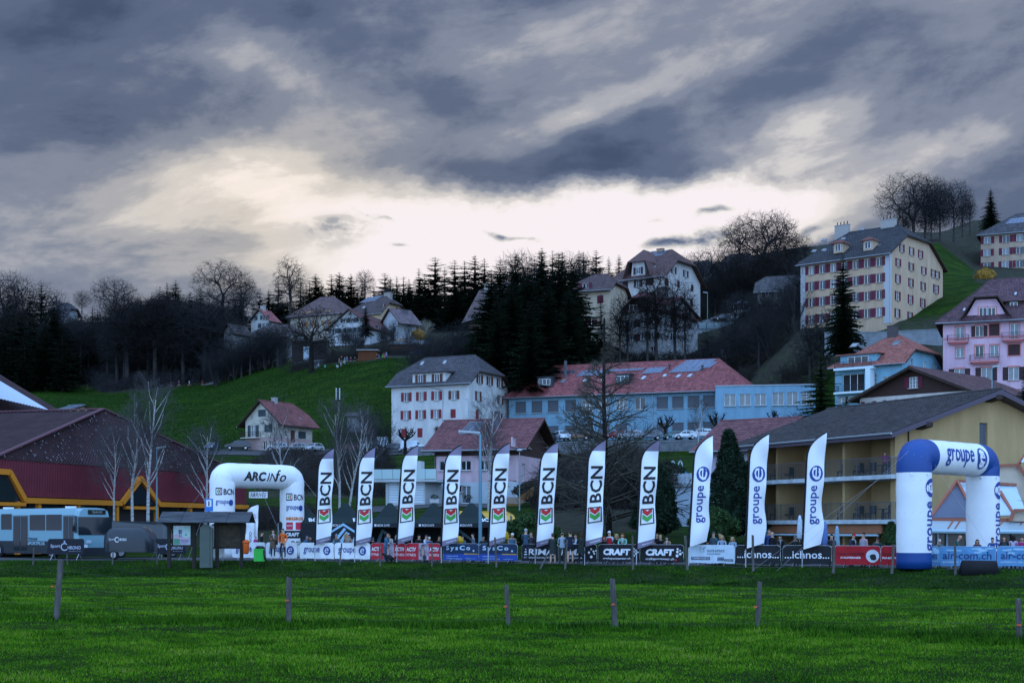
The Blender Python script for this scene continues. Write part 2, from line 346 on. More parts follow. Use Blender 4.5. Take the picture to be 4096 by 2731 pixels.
def make_terrain():
 nu, ndd = ZG.shape; vs = np.stack([XG.ravel(), YG.ravel(), ZG.ravel()], 1)
 idx = np.arange(nu*ndd).reshape(nu, ndd)
 q = np.stack([idx[:-1, :-1].ravel(), idx[1:, :-1].ravel(), idx[1:, 1:].ravel(), idx[:-1, 1:].ravel()], 1)
 me = bpy.data.meshes.new('ground'); me.from_pydata(vs.tolist(), [], q.tolist()); me.materials.append(ground_material())
 me.polygons.foreach_set('use_smooth', [True]*len(q))
 U = np.repeat(UG[:, None], ndd, 1); D = YG; V = V0-(ZG-EYE)*F/D
 edge = np.interp(U, [-500, 60, 350, 420, 800, 1150, 1250, 1500, 1700, 1800, 2000], [395, 398, 400, 385, 392, 396, 352, 340, 345, 262, 225])
 wood = np.where((D > edge) & (U < 1900), 1.0, 0.0)
 wood = np.where((U >= 1750) & (U < 3560) & (D > 262), 1.0, wood)
 wood = np.where((U >= 2150) & (U < 2560) & (D > 115) & (D < 238), .75, wood)
 wood = np.where((U >= 1000) & (U < 1550) & (D > 185) & (D < 243), .6, wood)
 wood = np.where((U >= 3560) & (D > 225) & (D < 272), .6, wood)
 wood = np.where((U >= 3500) & (D > 346), .9, wood)
 wood = np.where((U >= 3880) & (D > 290) & (D < 350), .7, wood)
 wood = np.where((D > 110) & (D < 150) & (U > 500) & (U < 1250), .55, wood)
 dcu = np.array([Dcrest(min(max(float(q), 0), 4096)) for q in UG])[:, None]
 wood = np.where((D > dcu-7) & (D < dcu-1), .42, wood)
 for _ in range(2):
  w2 = wood.copy(); w2[1:-1, 1:-1] = (wood[:-2, 1:-1]+wood[2:, 1:-1]+wood[1:-1, :-2]+wood[1:-1, 2:]+2*wood[1:-1, 1:-1])/6; wood = w2
 a = me.attributes.new('wood', 'FLOAT', 'POINT'); a.data.foreach_set('value', wood.ravel().astype(np.float32))
 o = link('ground', me); o['kind'] = 'structure'
make_terrain()
asph = mat('asphalt', (.055, .056, .06), .85, .25, nscale=3, namt=.25, bump=.3, bscale=60)
def strip(name, pts_in, pts_out, m, dz=.02, n=40):
 mb = MB(); vs = []
 def at_(pts, t):
  k = t*(len(pts)-1); i = min(int(k), len(pts)-2); f = k-i
  return tuple(pts[i][j]*(1-f)+pts[i+1][j]*f for j in (0, 1))
 for i in range(n+1):
  a = at_(pts_in, i/n); b = at_(pts_out, i/n)
  for k in range(4):
   x = a[0]+(b[0]-a[0])*k/3; y = a[1]+(b[1]-a[1])*k/3; vs.append((x, y, gz(x, y)+dz))
 mb.add(vs, [(i*4+k, (i+1)*4+k, (i+1)*4+k+1, i*4+k+1) for i in range(n) for k in range(3)])
 o = mb.build(name, m, smooth_=True); o['kind'] = 'structure'; return o
us = [-900+i*(5800/12) for i in range(13)]
strip('road', [PX(u, Dcrest(u)+.25) for u in us], [PX(u, Dcrest(u)+8.6) for u in us], asph, .015, 60)
strip('village_road', [PX(u, 243) for u in (500, 850, 1250, 1650)], [PX(u, 257) for u in (500, 850, 1250, 1650)], asph, .12, 30)
strip('car_park', [PX(u, 240.3) for u in (1650, 2200, 2860)], [PX(u, 247) for u in (1650, 2200, 2860)], asph, .15, 40)
strip('courtyard', [PX(u, 150) for u in (1450, 1700, 2000)], [PX(u, 164) for u in (1450, 1700, 2000)], asph, .08, 20)
# ---- meadow grass: blades and tufts
def blades():
 rng = RNG; pos = [];
 def scatter(n, d0, d1, cl):
  D = np.sqrt(rng.uniform(d0*d0, d1*d1, n)); u = rng.uniform(-260, 4360, n); x = (u-U0)/F*D
  return x, D
 def fence_d(x, y):
  u = U0+F*x/y; return np.interp(u, [-300, 230, 1155, 2035, 2465, 3030, 4070, 4400], [39, 38, 36, 35, 34.5, 34, 30.5, 30])
 out = []
 for (n, d0, d1) in ((150000, 21, 34), (120000, 34, 52), (110000, 52, 88)):
  x, y = scatter(n, d0, d1, 0); uu = U0+F*x/y
  keep = y < np.minimum(5700/(66.5+(uu-1400)*.0061)-.9, 87.5)+.1; x, y, uu = x[keep], y[keep], uu[keep]
  cl = fz(x, y, .55)*.5+fz(x*1.3+5, y, 1.9)*.5+fz(x, y+7, .23)*.35
  fd = fence_d(x, y); nf = np.exp(-((y-fd)/.55)**2)*(.5+.5*(fz(x, y*.2, 1.3) > -.2))
  bank = np.clip((y-(np.minimum(5700/(66.5+(uu-1400)*.0061)-.9, 87.5)-8))/3, 0, 1)
  h = .035+.032*np.clip(cl+.45, 0, 1.3)+nf*.22*rng.uniform(.4, 1, len(x))+bank*.04
  h *= rng.uniform(.6, 1.35, len(x)); w = .0045+y*.00042
  out.append((x, y, h, w, cl, nf))
 # tussocks that stand out
 tx, ty, th = [], [], []
 for _ in range(420):
  D = math.sqrt(random.uniform(23**2, 84**2)); u = random.uniform(-200, 4300); x0 = (u-U0)/F*D
  if random.random() < .45: D = float(fence_d(np.array([x0]), np.array([D]))[0])+random.gauss(0, .5); x0 = (u-U0)/F*D
  if D > Dcrest(u)-.2: continue
  k = 110 if D < 45 else 60; R = random.uniform(.1, .32); hh = random.uniform(.09, .2)
  tx.append(np.random.default_rng(int(D*1000)).normal(x0, R, k)); ty.append(np.random.default_rng(int(u)+400).normal(D, R*.9, k)); th.append(np.full(k, hh)*rng.uniform(.5, 1.2, k))
 tx, ty, th = map(np.concatenate, (tx, ty, th)); out.append((tx, ty, th, .006+ty*.00035, np.full(len(tx), .2), np.full(len(tx), .6)))
 px, py = [], []; D = np.sqrt(rng.uniform(258**2, 395**2, 150000)); u = rng.uniform(-300, 1800, 150000); ok = D < np.interp(u, [-500, 60, 350, 420, 800, 1150, 1250, 1500, 1700, 1800], [385, 390, 392, 380, 386, 386, 348, 336, 341, 262]); D, u = D[ok], u[ok]; x0 = (u-U0)/F*D; c2 = fz(x0*.3, D, 3)*.6+fz(x0, D, 11)*.4; k = len(D); out.append((x0, D, rng.uniform(.10, .32, k), np.full(k, .075), c2*.7-.3, np.zeros(k)))
 x, y, h, w, cl, nf = (np.concatenate([o[i] for o in out]) for i in range(6)); n = len(x)
 u = U0+F*x/y; iu = np.clip(np.searchsorted(UG, u)-1, 0, len(UG)-2); jd = np.clip(np.searchsorted(DG, y)-1, 0, len(DG)-2)
 a = (u-UG[iu])/(UG[iu+1]-UG[iu]); b = (y-DG[jd])/(DG[jd+1]-DG[jd])
 z = (ZG[iu, jd]*(1-a)+ZG[iu+1, jd]*a)*(1-b)+(ZG[iu, jd+1]*(1-a)+ZG[iu+1, jd+1]*a)*b-.012
 th_ = rng.uniform(0, 6.283, n); lean = h*rng.uniform(.15, .75, n); la = rng.uniform(0, 6.283, n)
 V = np.zeros((n, 3, 3)); ex = np.cos(th_)*w; ey = np.sin(th_)*w*.4
 V[:, 0] = np.stack([x-ex, y-ey, z], 1); V[:, 1] = np.stack([x+ex, y+ey, z], 1); V[:, 2] = np.stack([x+np.cos(la)*lean, y+np.sin(la)*lean, z+h], 1)
 me = bpy.data.meshes.new('meadow_grass'); me.vertices.add(3*n); me.vertices.foreach_set('co', V.ravel()); me.loops.add(3*n); me.loops.foreach_set('vertex_index', np.arange(3*n, dtype=np.int32))
 me.polygons.add(n); me.polygons.foreach_set('loop_start', np.arange(0, 3*n, 3, dtype=np.int32)); me.update(calc_edges=True)
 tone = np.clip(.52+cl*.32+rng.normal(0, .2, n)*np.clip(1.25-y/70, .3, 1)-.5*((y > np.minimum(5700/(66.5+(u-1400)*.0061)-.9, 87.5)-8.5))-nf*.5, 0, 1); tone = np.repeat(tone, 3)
 at = me.attributes.new('tone', 'FLOAT', 'POINT'); at.data.foreach_set('value', tone.astype(np.float32))
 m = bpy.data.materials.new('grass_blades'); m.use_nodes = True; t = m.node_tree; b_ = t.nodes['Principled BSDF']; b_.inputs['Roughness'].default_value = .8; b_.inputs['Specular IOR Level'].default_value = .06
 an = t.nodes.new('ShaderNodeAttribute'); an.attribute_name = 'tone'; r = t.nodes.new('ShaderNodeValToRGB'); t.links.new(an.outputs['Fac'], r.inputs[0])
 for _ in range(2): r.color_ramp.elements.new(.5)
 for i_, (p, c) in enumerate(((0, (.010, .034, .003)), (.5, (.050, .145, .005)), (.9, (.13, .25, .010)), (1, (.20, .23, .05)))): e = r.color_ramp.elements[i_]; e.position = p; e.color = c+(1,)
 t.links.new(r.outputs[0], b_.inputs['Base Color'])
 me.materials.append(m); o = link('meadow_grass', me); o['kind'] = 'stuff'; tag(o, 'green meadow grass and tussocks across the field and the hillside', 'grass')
blades()
def tiles(p3, name, m, parent, cw=.32, ch=.36, lip=.035, ref=None):
 """overlapping roof tiles on a planar polygon whose first edge is the eave"""
 p = [Vector(q) for q in p3]; e = (p[1]-p[0]).normalized(); nn = Vector((0, 0, 0))
 for i in range(len(p)): nn += p[i].cross(p[(i+1) % len(p)])
 nn.normalize()
 if nn.z < 0: nn = -nn
 g = nn.cross(e)
 if g.z < 0: g = -g
 q2 = [((q-p[0]).dot(e), (q-p[0]).dot(g)) for q in p]
 xs = [q[0] for q in q2]; ys = [q[1] for q in q2]; mb = MB(); o = p[0]; ny = int(max(ys)/ch)+1
 def span(y):
  r = []
  for i in range(len(q2)):
   (x0, y0), (x1, y1) = q2[i], q2[(i+1) % len(q2)]
   if (y0-y)*(y1-y) < 0: r.append(x0+(x1-x0)*(y-y0)/(y1-y0))
  return (min(r), max(r)) if len(r) > 1 else None
 vs, fs = [], []
 for j in range(ny):
  y0 = j*ch; y1 = min(y0+ch*1.08, max(ys)); s = span(min(y0+ch*.5, max(ys)-.01))
  if not s: continue
  n = max(1, int((s[1]-s[0])/cw)); w = (s[1]-s[0])/n
  for i in range(n):
   a = s[0]+i*w+(.012); b = a+w-.024; l = lip*(.75+.5*random.random())
   A = o+e*a+g*y0; Bq = o+e*b+g*y0; C = o+e*b+g*y1; Dq = o+e*a+g*y1; mdl = o+e*(a+b)/2+g*y0; mdu = o+e*(a+b)/2+g*y1
   k = len(vs); vs += [A+nn*l, mdl+nn*(l+lip*.9), Bq+nn*l, C+nn*.006, mdu+nn*(lip*.9), Dq+nn*.006, A, Bq]
   fs += [(k, k+1, k+4, k+5), (k+1, k+2, k+3, k+4), (k+6, k+7, k+2, k+1, k)]
 mb.add(vs, fs); return mb.build(name, m, parent, kind='stuff')
def clip2(pl, ax, val, keep_less):
 out = []
 for i in range(len(pl)):
  a, b = pl[i], pl[(i+1) % len(pl)]
  ia = (a[ax] <= val) if keep_less else (a[ax] >= val); ib = (b[ax] <= val) if keep_less else (b[ax] >= val)
  if ia: out.append(a)
  if ia != ib:
   t = (val-a[ax])/(b[ax]-a[ax]); out.append((a[0]+(b[0]-a[0])*t, a[1]+(b[1]-a[1])*t))
 return out
GLASS = mat('window_glass', (.012, .016, .022), .06, .6)
GLASSC = mat('window_glass_with_curtain', (.16, .18, .19), .12, .5, nscale=9, namt=.6, stretch=(3, 1, .3))
BLINDM = mat('grey_slat_blind', (.075, .085, .10), .6, .3)
WHITEW = mat('white_window_frame', (.75, .76, .76), .5)
DARKW = mat('dark_wood', (.035, .020, .014), .75, nscale=3, namt=.4)
ZINC = mat('zinc_gutter', (.30, .33, .36), .4, .5, .5)
WM = {}
def win_mesh(w, h, style):
 k = (round(w, 2), round(h, 2), style)
 if k in WM: return WM[k]
 f = MB(); t = .06; y0, y1 = 0.0, .07; big = style.startswith('big')
 f.box(0, y0, 0, w, y1, t); f.box(0, y0, h-t, w, y1, h); f.box(0, y0, t, t, y1, h-t); f.box(w-t, y0, t, w, y1, h-t)
 nm = {'one': 0, 'two': 1, 'cross': 1, 'three': 2, 'blind': 1, 'bigblind': 0, 'door': 1, 'grid': 2}.get(style, 1)
 for i in range(nm): x = w*(i+1)/(nm+1); f.box(x-.04, y0-.01, t, x+.04, y1-.002, h-t)
 if style in ('cross',): f.box(t, y0+.005, h*.68-.025, w-t, y1-.01, h*.68+.025)
 if style == 'grid':
  for q in (.33, .66): f.box(t, y0+.005, h*q-.02, w-t, y1-.01, h*q+.02)
 p = MB(); p.add([(t, .05, t), (w-t, .05, t), (w-t, .05, h-t), (t, .05, h-t)], [(0, 1, 2, 3)])
 b = None
 if 'blind' in style:
  b = MB(); n = int(h/.09)
  for i in range(n): z = i*h/n; b.add([(.03, -.04, z), (w-.03, -.04, z), (w-.03, -.015, z+h/n*.95), (.03, -.015, z+h/n*.95)], [(0, 1, 2, 3)])
 s = MB(); s.box(-.08, -.26, -.07, w+.08, .0, -.005)
 WM[k] = (f.mesh('window', WHITEW), p.mesh('pane', GLASS), b.mesh('blind', BLINDM) if b else None, s.mesh('sill', mat('stone_sill', (.42, .41, .40), .8)))
 return WM[k]
SHM = {}
def shut_mesh(w, h):
 k = (round(w, 2), round(h, 2))
 if k not in SHM:
  s = MB(); s.box(0, -.06, 0, w, -.015, h); t = .05
  s.box(0, -.075, 0, t, -.058, h); s.box(w-t, -.075, 0, w, -.058, h)
  for z in (0, h*.47, h-.1): s.box(t, -.073, z, w-t, -.058, z+.1)
  for i in range(int(h/.14)): z = .1+i*.14; s.add([(t, -.066, z), (w-t, -.066, z), (w-t, -.061, z+.08), (t, -.061, z+.08)], [(0, 1, 2, 3)])
  SHM[k] = s.mesh('shutter', mat('shutter_red', (.16, .018, .022), .6))
 return SHM[k]
SHC = {'red': (.17, .016, .022), 'brown': (.09, .030, .020), 'dark': (.035, .014, .016), 'slate': (.03, .05, .06), 'orange': (.35, .16, .07), 'green': (.02, .035, .03), 'maroon': (.10, .012, .028)}
class Bld:
 def __init__(s, name, label, cat, corner, left, right=None, depth=None, vbase=None, wall=(.5,.5,.48), zb=None, group=None, wallkw=None, uc=True):
  C = Vector(PX(*corner)); A = Vector(PX(*left)); s.L = (C-A).length; s.ex = (C-A)/s.L
  s.ey = Vector((-s.ex.y, s.ex.x))
  if s.ey.y < 0 and abs(s.ex.x) > .3: s.ey = -s.ey
  if s.ey.dot(C) < 0: s.ey = -s.ey
  if right is not None:
   k = (right-U0)/F; s.W = (k*C.y-C.x)/(s.ey.x-k*s.ey.y)
  if depth: s.W = depth
  s.O = A; s.zb = zb if zb is not None else ZV(vbase, corner[1]); s.C = C
  s.root = thing(name, label, cat, (A.x, A.y, s.zb), math.atan2(s.ex.y, s.ex.x), group)
  s.holes = {'A': [], 'B': [], 'L': [], 'K': []}; s.wallm = mat(name+'_render_'+str(len(MATS)), wall, .9, .15, nscale=.8, namt=.17, bump=.25, bscale=9, stretch=(1, 1, .28), **(wallkw or {}))
 def face(s, f):                                         # world origin, world dir
  if f == 'A': return s.O, s.ex
  if f == 'B': return s.C, s.ey
  if f == 'L': return s.O, s.ey
 def sx(s, f, u):
  o, d = s.face(f); k = (u-U0)/F
  return (k*o.y-o.x)/(d.x-k*d.y)
 def dist(s, f, sv): o, d = s.face(f); return o.y+d.y*sv
 def z(s, f, u, v): return ZV(v, s.dist(f, s.sx(f, u)))-s.zb
 def pt(s, f, sv, out, z):                               # local point; out = distance in front of the face
  if f == 'A': return Vector((sv, -out, z))
  if f == 'B': return Vector((s.L+out, sv, z))
  if f == 'L': return Vector((-out, s.W-sv, z)) if False else Vector((-out, sv, z))
 def inplane(s, u, v, p0, nrm):                          # picture point to a local plane
  c = Matrix.Rotation(-s.root.rotation_euler.z, 4, 'Z'); o = c @ (Vector((0, 0, EYE))-Vector(s.root.location)); d = c @ Vector(((u-U0)/F, 1, (V0-v)/F))
  p0 = Vector(p0); nrm = Vector(nrm); t = (p0-o).dot(nrm)/d.dot(nrm); return o+d*t
 def window(s, f, s0, z0, w, h, style='two', shut=None, closed=False, curtain=None, sill=True, recess=.16, hole=True, sw=None, surround=None, label=None):
  if hole and f in s.holes: s.holes[f].append((s0, z0, s0+w, z0+h))
  if f == 'L': rot = -math.pi/2; base = Vector((0, s0+w, z0))
  elif f == 'B': rot = math.pi/2; base = Vector((s.L, s0, z0))
  elif f == 'A': rot = 0; base = Vector((s0, 0, z0))
  else: rot, base = f[0], Vector(f[1])+Vector((0, 0, 0))
  R = Matrix.Rotation(rot, 4, 'Z')
  def at_(p): return base+(R @ Vector(p))
  fm, pm, bm_, sm = win_mesh(w, h, style)
  if not closed:
   o = link('window', fm, s.root, loc=at_((0, recess, 0)), rotz=rot)
   p = link('pane', pm, o); c = curtain if curtain is not None else random.random() < .35
   if c: setmats(p, GLASSC)
   if bm_: link('blind', bm_, o)
   if sill: link('sill', sm, o, loc=(0, -recess, 0))
  elif not shut:
   o = link('blind', bm_ or win_mesh(w, h, 'blind')[2], s.root, loc=at_((0, recess, 0)), rotz=rot)
  if shut:
   ww = sw or w/2; cm = mat('shutter_'+shut, SHC[shut], .6, .25, nscale=2, namt=.2)
   if closed:
    for k in (0, 1):
     q = link('shutter', shut_mesh(w/2-.01, h), s.root, loc=at_((k*w/2, .08, 0)), rotz=rot); setmats(q, cm)
   else:
    for k in (0, 1):
     q = link('shutter', shut_mesh(ww, h), s.root, loc=at_((-ww-.03 if k == 0 else w+.03, 0, 0)), rotz=rot); setmats(q, cm)
  if surround:
   sb = MB(); t = .16
   for b in ((-t, -t, w+t, 0), (-t, h, w+t, h+t*1.3), (-t, 0, 0, h), (w, 0, w+t, h)): sb.box(b[0], -.05, b[1], b[2], -.003, b[3])
   q = sb.build('window_surround', surround, s.root); q.location = base; q.rotation_euler = (0, 0, rot)
 def wins(s, f, us_, vt, vb, uref, w, style='two', shut=None, closed=(), **k):
  """a row of windows: centres by picture column, top and bottom rows read at uref"""
  z1 = s.z(f, uref, vt); z0 = s.z(f, uref, vb)
  for i, u in enumerate(us_):
   c = s.sx(f, u); s.window(f, c-w/2, z0, w, z1-z0, style, shut, i in closed, **k)
 def roof(s, zw, zr, ridge='x', o=.7, og=.6, hf0=0, a0=None, hf1=0, a1=None, col=(.09,.05,.05), edge=None, th=.2, tile=(.32, .36), tilekw=None, gap=None):
  L, Wd = (s.L, s.W) if ridge == 'x' else (s.W, s.L)
  hw = Wd/2; sl = (zr-zw)/hw; ze = zw-o*sl; s.rz = dict(zw=zw, zr=zr, sl=sl, ze=ze, L=L, W=Wd, ridge=ridge, o=o)
  X = (lambda a, t, z: Vector((a, t, z))) if ridge == 'x' else (lambda a, t, z: Vector((t, a, z)))
  def end(hf, a):
   if not hf: return 0, hw, zr
   a = a if a is not None else (hw+o)*hf; return a, hw-(hw+o)*hf, zr-(zr-ze)*hf
  A0, T0, Z0 = end(hf0, a0); A1, T1, Z1 = end(hf1, a1); P_ = []
  for side in (0, 1):
   f_ = (lambda t: t) if side == 0 else (lambda t: Wd-t)
   pl = [X(-og, f_(-o), ze), X(L+og, f_(-o), ze)]
   if hf1 and hf1 < 1: pl.append(X(L+og, f_(T1), Z1))
   pl.append(X(L+og-A1, hw, zr)); pl.append(X(-og+A0, hw, zr))
   if hf0 and hf0 < 1: pl.append(X(-og, f_(T0), Z0))
   P_.append(pl)
  if hf1: P_.append([X(L+og, T1, Z1), X(L+og, Wd-T1, Z1), X(L+og-A1, hw, zr)])
  if hf0: P_.append([X(-og, T0, Z0), X(-og, Wd-T0, Z0), X(-og+A0, hw, zr)])
  em = edge or DARKW; rb = MB()
  for pl in P_: rb.prism([p-Vector((0, 0, .02)) for p in pl], (0, 0, -th))
  ro = rb.build('roof', em, s.root)
  tm = mat('roof_tiles_%d%d%d' % tuple(int(c*999) for c in col), col, .75, .3, nscale=.5, namt=.22, island=.28, **(tilekw or {}))
  s.tm = tm; s.planes = P_; s.roofo = ro; k = max(.3, 1)
  for pl in P_: tiles(pl, 'roof_tiles', tm, ro, *tile)
  rd = MB(); rd.tube([X(-og+A0, hw, zr+.03), X(L+og-A1, hw, zr+.03)], .11, 6)
  for hf, aa, T, Z, xe, xr in ((hf1, A1, T1, Z1, L+og, L+og-A1), (hf0, A0, T0, Z0, -og, -og+A0)):
   if hf:
    for t in (T, Wd-T): rd.tube([X(xr, hw, zr+.03), X(xe, t, Z+.03)], .10, 6)
  rd.build('ridge_tiles', tm, ro)
  gt = MB(); gt.tube([X(-og, -o-.07, ze-.08), X(L+og, -o-.07, ze-.08)], .075, 6); gt.build('gutter', ZINC, ro)
  # walls up to the underside
  def gpoly(hf, a, T, Z, aa):
   zz = lambda t: zw+t*sl-.10
   if hf and hf < 1:
    zh = min(zr-.2, Z+og*(zr-Z)/max(aa, .1)); th_ = (zh-zw)/sl
    return [(0, 0), (Wd, 0), (Wd, zw-.1), (Wd-th_, zh-.1), (th_, zh-.1), (0, zw-.1)]
   if hf == 1: return [(0, 0), (Wd, 0), (Wd, zw-.1), (0, zw-.1)]
   return [(0, 0), (Wd, 0), (Wd, zw-.1), (hw, zr-.1), (0, zw-.1)]
  g0, g1 = gpoly(hf0, a0, T0, Z0, A0), gpoly(hf1, a1, T1, Z1, A1); ev = [(0, 0), (L, 0), (L, zw-.1), (0, zw-.1)]
  s.prof = {'A': ev if ridge == 'x' else g0, 'B': g1 if ridge == 'x' else ev, 'L': g0 if ridge == 'x' else ev, 'K': ev if ridge == 'x' else g1}
 def walls(s, below=3.0, bands=(), depth=.22, extra=None):
  """bands: list of (z_top, material) from the bottom, the rest in the wall colour"""
  mb = MB(); mats = [s.wallm]+[b[1] for b in bands]
  for f in 'ABLK':
   pl = [(x, z if z > 0 else -below) for x, z in s.prof[f]]
   if extra and f in extra: pl = extra[f](pl)
   if f == 'K': X = lambda a, d, z: Vector((a, s.W-d, z))
   elif f == 'A': X = lambda a, d, z: Vector((a, d, z))
   elif f == 'B': X = lambda a, d, z: Vector((s.L-d, a, z))
   else: X = lambda a, d, z: Vector((d, a, z))
   hs = s.holes[f]; xs = sorted({round(p[0], 3) for p in pl}|{round(h[0], 3) for h in hs}|{round(h[2], 3) for h in hs})
   zs = sorted({round(p[1], 3) for p in pl}|{round(h[1], 3) for h in hs}|{round(h[3], 3) for h in hs}|{b[0] for b in bands})
   for i in range(len(xs)-1):
    c1 = clip2(clip2(pl, 0, xs[i], False), 0, xs[i+1], True)
    if len(c1) < 3: continue
    for j in range(len(zs)-1):
     cx_, cz_ = (xs[i]+xs[i+1])/2, (zs[j]+zs[j+1])/2
     if any(h[0] < cx_ < h[2] and h[1] < cz_ < h[3] for h in hs): continue
     c2 = clip2(clip2(c1, 1, zs[j], False), 1, zs[j+1], True)
     if len(c2) < 3: continue
     mi = 0
     for bi, b in enumerate(bands[::-1]):
      if cz_ < b[0]: mi = len(bands)-bi
     mb.add([X(a, 0, z) for a, z in c2], [tuple(range(len(c2)))], mi)
   for h in hs:
    q = [(h[0], h[1]), (h[2], h[1]), (h[2], h[3]), (h[0], h[3])]
    for i in range(4):
     a, b = q[i], q[(i+1) % 4]; mb.add([X(a[0], 0, a[1]), X(b[0], 0, b[1]), X(b[0], depth, b[1]), X(a[0], depth, a[1])], [(0, 1, 2, 3)], 0)
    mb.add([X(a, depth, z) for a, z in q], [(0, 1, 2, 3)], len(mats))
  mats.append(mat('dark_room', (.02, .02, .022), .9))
  return mb.build('wall', mats, s.root)
 def chimney(s, u, vt, vb, w=.9, d=.9, frac=.5, col=(.25,.22,.2), pots=0):
  # stands on the ridge line; frac across the roof
  r = s.rz; t = r['W']*frac
  if r['ridge'] == 'x': p0 = Vector((0, t, 0)); n_ = Vector((0, 1, 0))
  else: p0 = Vector((t, 0, 0)); n_ = Vector((1, 0, 0))
  a = s.inplane(u, vt, p0, n_); b = s.inplane(u, vb, p0, n_); mb = MB()
  mb.box(a.x-w/2, a.y-d/2, b.z-2.2, a.x+w/2, a.y+d/2, a.z-.12); mb.box(a.x-w/2-.08, a.y-d/2-.08, a.z-.12, a.x+w/2+.08, a.y+d/2+.08, a.z)
  ch = mb.build('chimney', mat('chimney_%d' % int(col[0]*100), col, .9, nscale=4, namt=.2), s.roofo)
  for i in range(pots):
   pb = MB(); x = a.x-w/2+w*(i+.5)/pots; pb.tube([(x, a.y, a.z), (x, a.y, a.z+.45), (x+.08, a.y, a.z+.7)], [.12, .11, .05], 8); pb.v
   for vi in range(len(pb.v)): pass
   q = pb.build('chimney_pot', DARKW, s.roofo)
 def skylight(s, pts, plane=0, col=(.55, .6, .65), name='skylight', lift=.09):
  pl = s.planes[plane]; n_ = (pl[1]-pl[0]).cross(pl[2]-pl[0]).normalized()
  if n_.z < 0: n_ = -n_
  q = [s.inplane(u, v, pl[0], n_)+n_*lift for u, v in pts]; mb = MB(); mb.prism(q, -n_*(lift+.02), 0)
  c = sum(q, Vector())/len(q); inn = [c+(p-c)*.84+n_*.012 for p in q]; mb.add(inn, [tuple(range(len(inn)))], 1)
  return mb.build(name, [mat('skylight_frame', (.10, .10, .11), .5), mat('skylight_glass', (.35, .38, .42), .08, .8, .55)], s.roofo)
 def panels(s, pts, nx, ny, plane=0, lift=.16, name='solar_panel'):
  pl = s.planes[plane]; n_ = (pl[1]-pl[0]).cross(pl[2]-pl[0]).normalized()
  if n_.z < 0: n_ = -n_
  q = [s.inplane(u, v, pl[0], n_)+n_*lift for u, v in pts]
  pm = mat('solar_glass', (.10, .12, .17), .22, .9, .75); fm = mat('solar_frame', (.5, .52, .55), .35, .5, .6)
  for i in range(nx):
   for j in range(ny):
    def bl(a, b): return (q[0]*(1-a)+q[1]*a)*(1-b)+(q[3]*(1-a)+q[2]*a)*b
    c = [bl(i/nx, j/ny), bl((i+1)/nx, j/ny), bl((i+1)/nx, (j+1)/ny), bl(i/nx, (j+1)/ny)]; m_ = sum(c, Vector())/4
    mb = MB(); mb.prism([m_+(p-m_)*.985 for p in c], -n_*.05, 0); mb.add([m_+(p-m_)*.94+n_*.006 for p in c], [(0, 1, 2, 3)], 1); mb.build(name, [fm, pm], s.roofo)
 def dormer(s, f, s0, s1, z0, z1, slope_back, col, style='two', wn=1, wall=None, roofm=None, hip=False, zwin=.25, over=.25, flush=0.0, shut=None, ww=None):
  """box dormer standing out of roof plane 'f' (A or B side)"""
  d = thing_part('dormer', s.root); X = (lambda a, t, z: Vector((a, t+flush, z))) if f == 'A' else (lambda a, t, z: Vector((s.L-t-flush, a, z)))
  wm_ = wall or s.wallm; mb = MB(); w_ = s1-s0
  pts = [X(s0, 0, z0), X(s1, 0, z0), X(s1, 0, z1), X(s0, 0, z1)]; back = X(0, slope_back, 0)-X(0, 0, 0)
  mb.prism(pts, back, 0); o = mb.build('dormer', wm_, s.root)
  rb = MB(); rz_ = .35 if not hip else .8; mid = (s0+s1)/2
  if hip:
   a, b, c_, e_ = X(s0-over, -over, z1), X(s1+over, -over, z1), X(mid, .5, z1+rz_), X(mid, slope_back+.6, z1+rz_)
   bb, ab = X(s1+over, slope_back, z1), X(s0-over, slope_back, z1)
   for pl in ([a, b, c_], [b, bb, e_, c_], [ab, a, c_, e_]): rb.prism(pl, (0, 0, -.1))
  else: rb.prism([X(s0-over, -over, z1), X(s1+over, -over, z1), X(s1+over, slope_back+.5, z1+rz_), X(s0-over, slope_back+.5, z1+rz_)], (0, 0, .16))
  rb.build('dormer_roof', roofm or s.tm, o)
  w = ww or (w_-.5)/wn-.15; h = z1-z0-zwin-.25
  for i in range(wn):
   a = s0+(w_)*(i+.5)/wn-w/2; p = X(a, -.03, z0+zwin); rot = 0 if f == 'A' else math.pi/2
   fm, pm, bm_, sm = win_mesh(w, h, style); q = link('window', fm, s.root, loc=p-(X(0, .08, 0)-X(0, 0, 0)), rotz=rot); link('pane', pm, q)
   if shut:
    for k in (0, 1):
     z_ = link('shutter', shut_mesh(w/2, h), s.root, loc=p+(X((-w/2-.02) if k == 0 else w+.02, -.02, 0)-X(0, 0, 0)), rotz=rot); setmats(z_, mat('shutter_'+shut, SHC[shut]))
  return o
def thing_part(name, parent): return None
def railing(parent, pts, h=1.0, step=.12, m=None, name='railing', post=1.6):
 mb = MB(); m = m or ZINC
 for i in range(len(pts)-1):
  a, b = Vector(pts[i]), Vector(pts[i+1]); L = (b-a).length; up = Vector((0, 0, 1))
  mb.beam(a+up*h, b+up*h, .05, .04); mb.beam(a+up*.1, b+up*.1, .03, .03); n = max(1, int(L/step))
  for k in range(n+1): p = a+(b-a)*k/n; mb.beam(p+up*.1, p+up*h, .016, .016, up=(1, 0, 0))
  n = max(1, round(L/post))
  for k in range(n+1): p = a+(b-a)*k/n; mb.beam(p, p+up*h, .045, .045, up=(1, 0, 0))
 return mb.build(name, m, parent)
RED = (.17, .045, .045); BRN = (.085, .05, .055); GRYB = (.055, .05, .055); DRK = (.03, .03, .034)
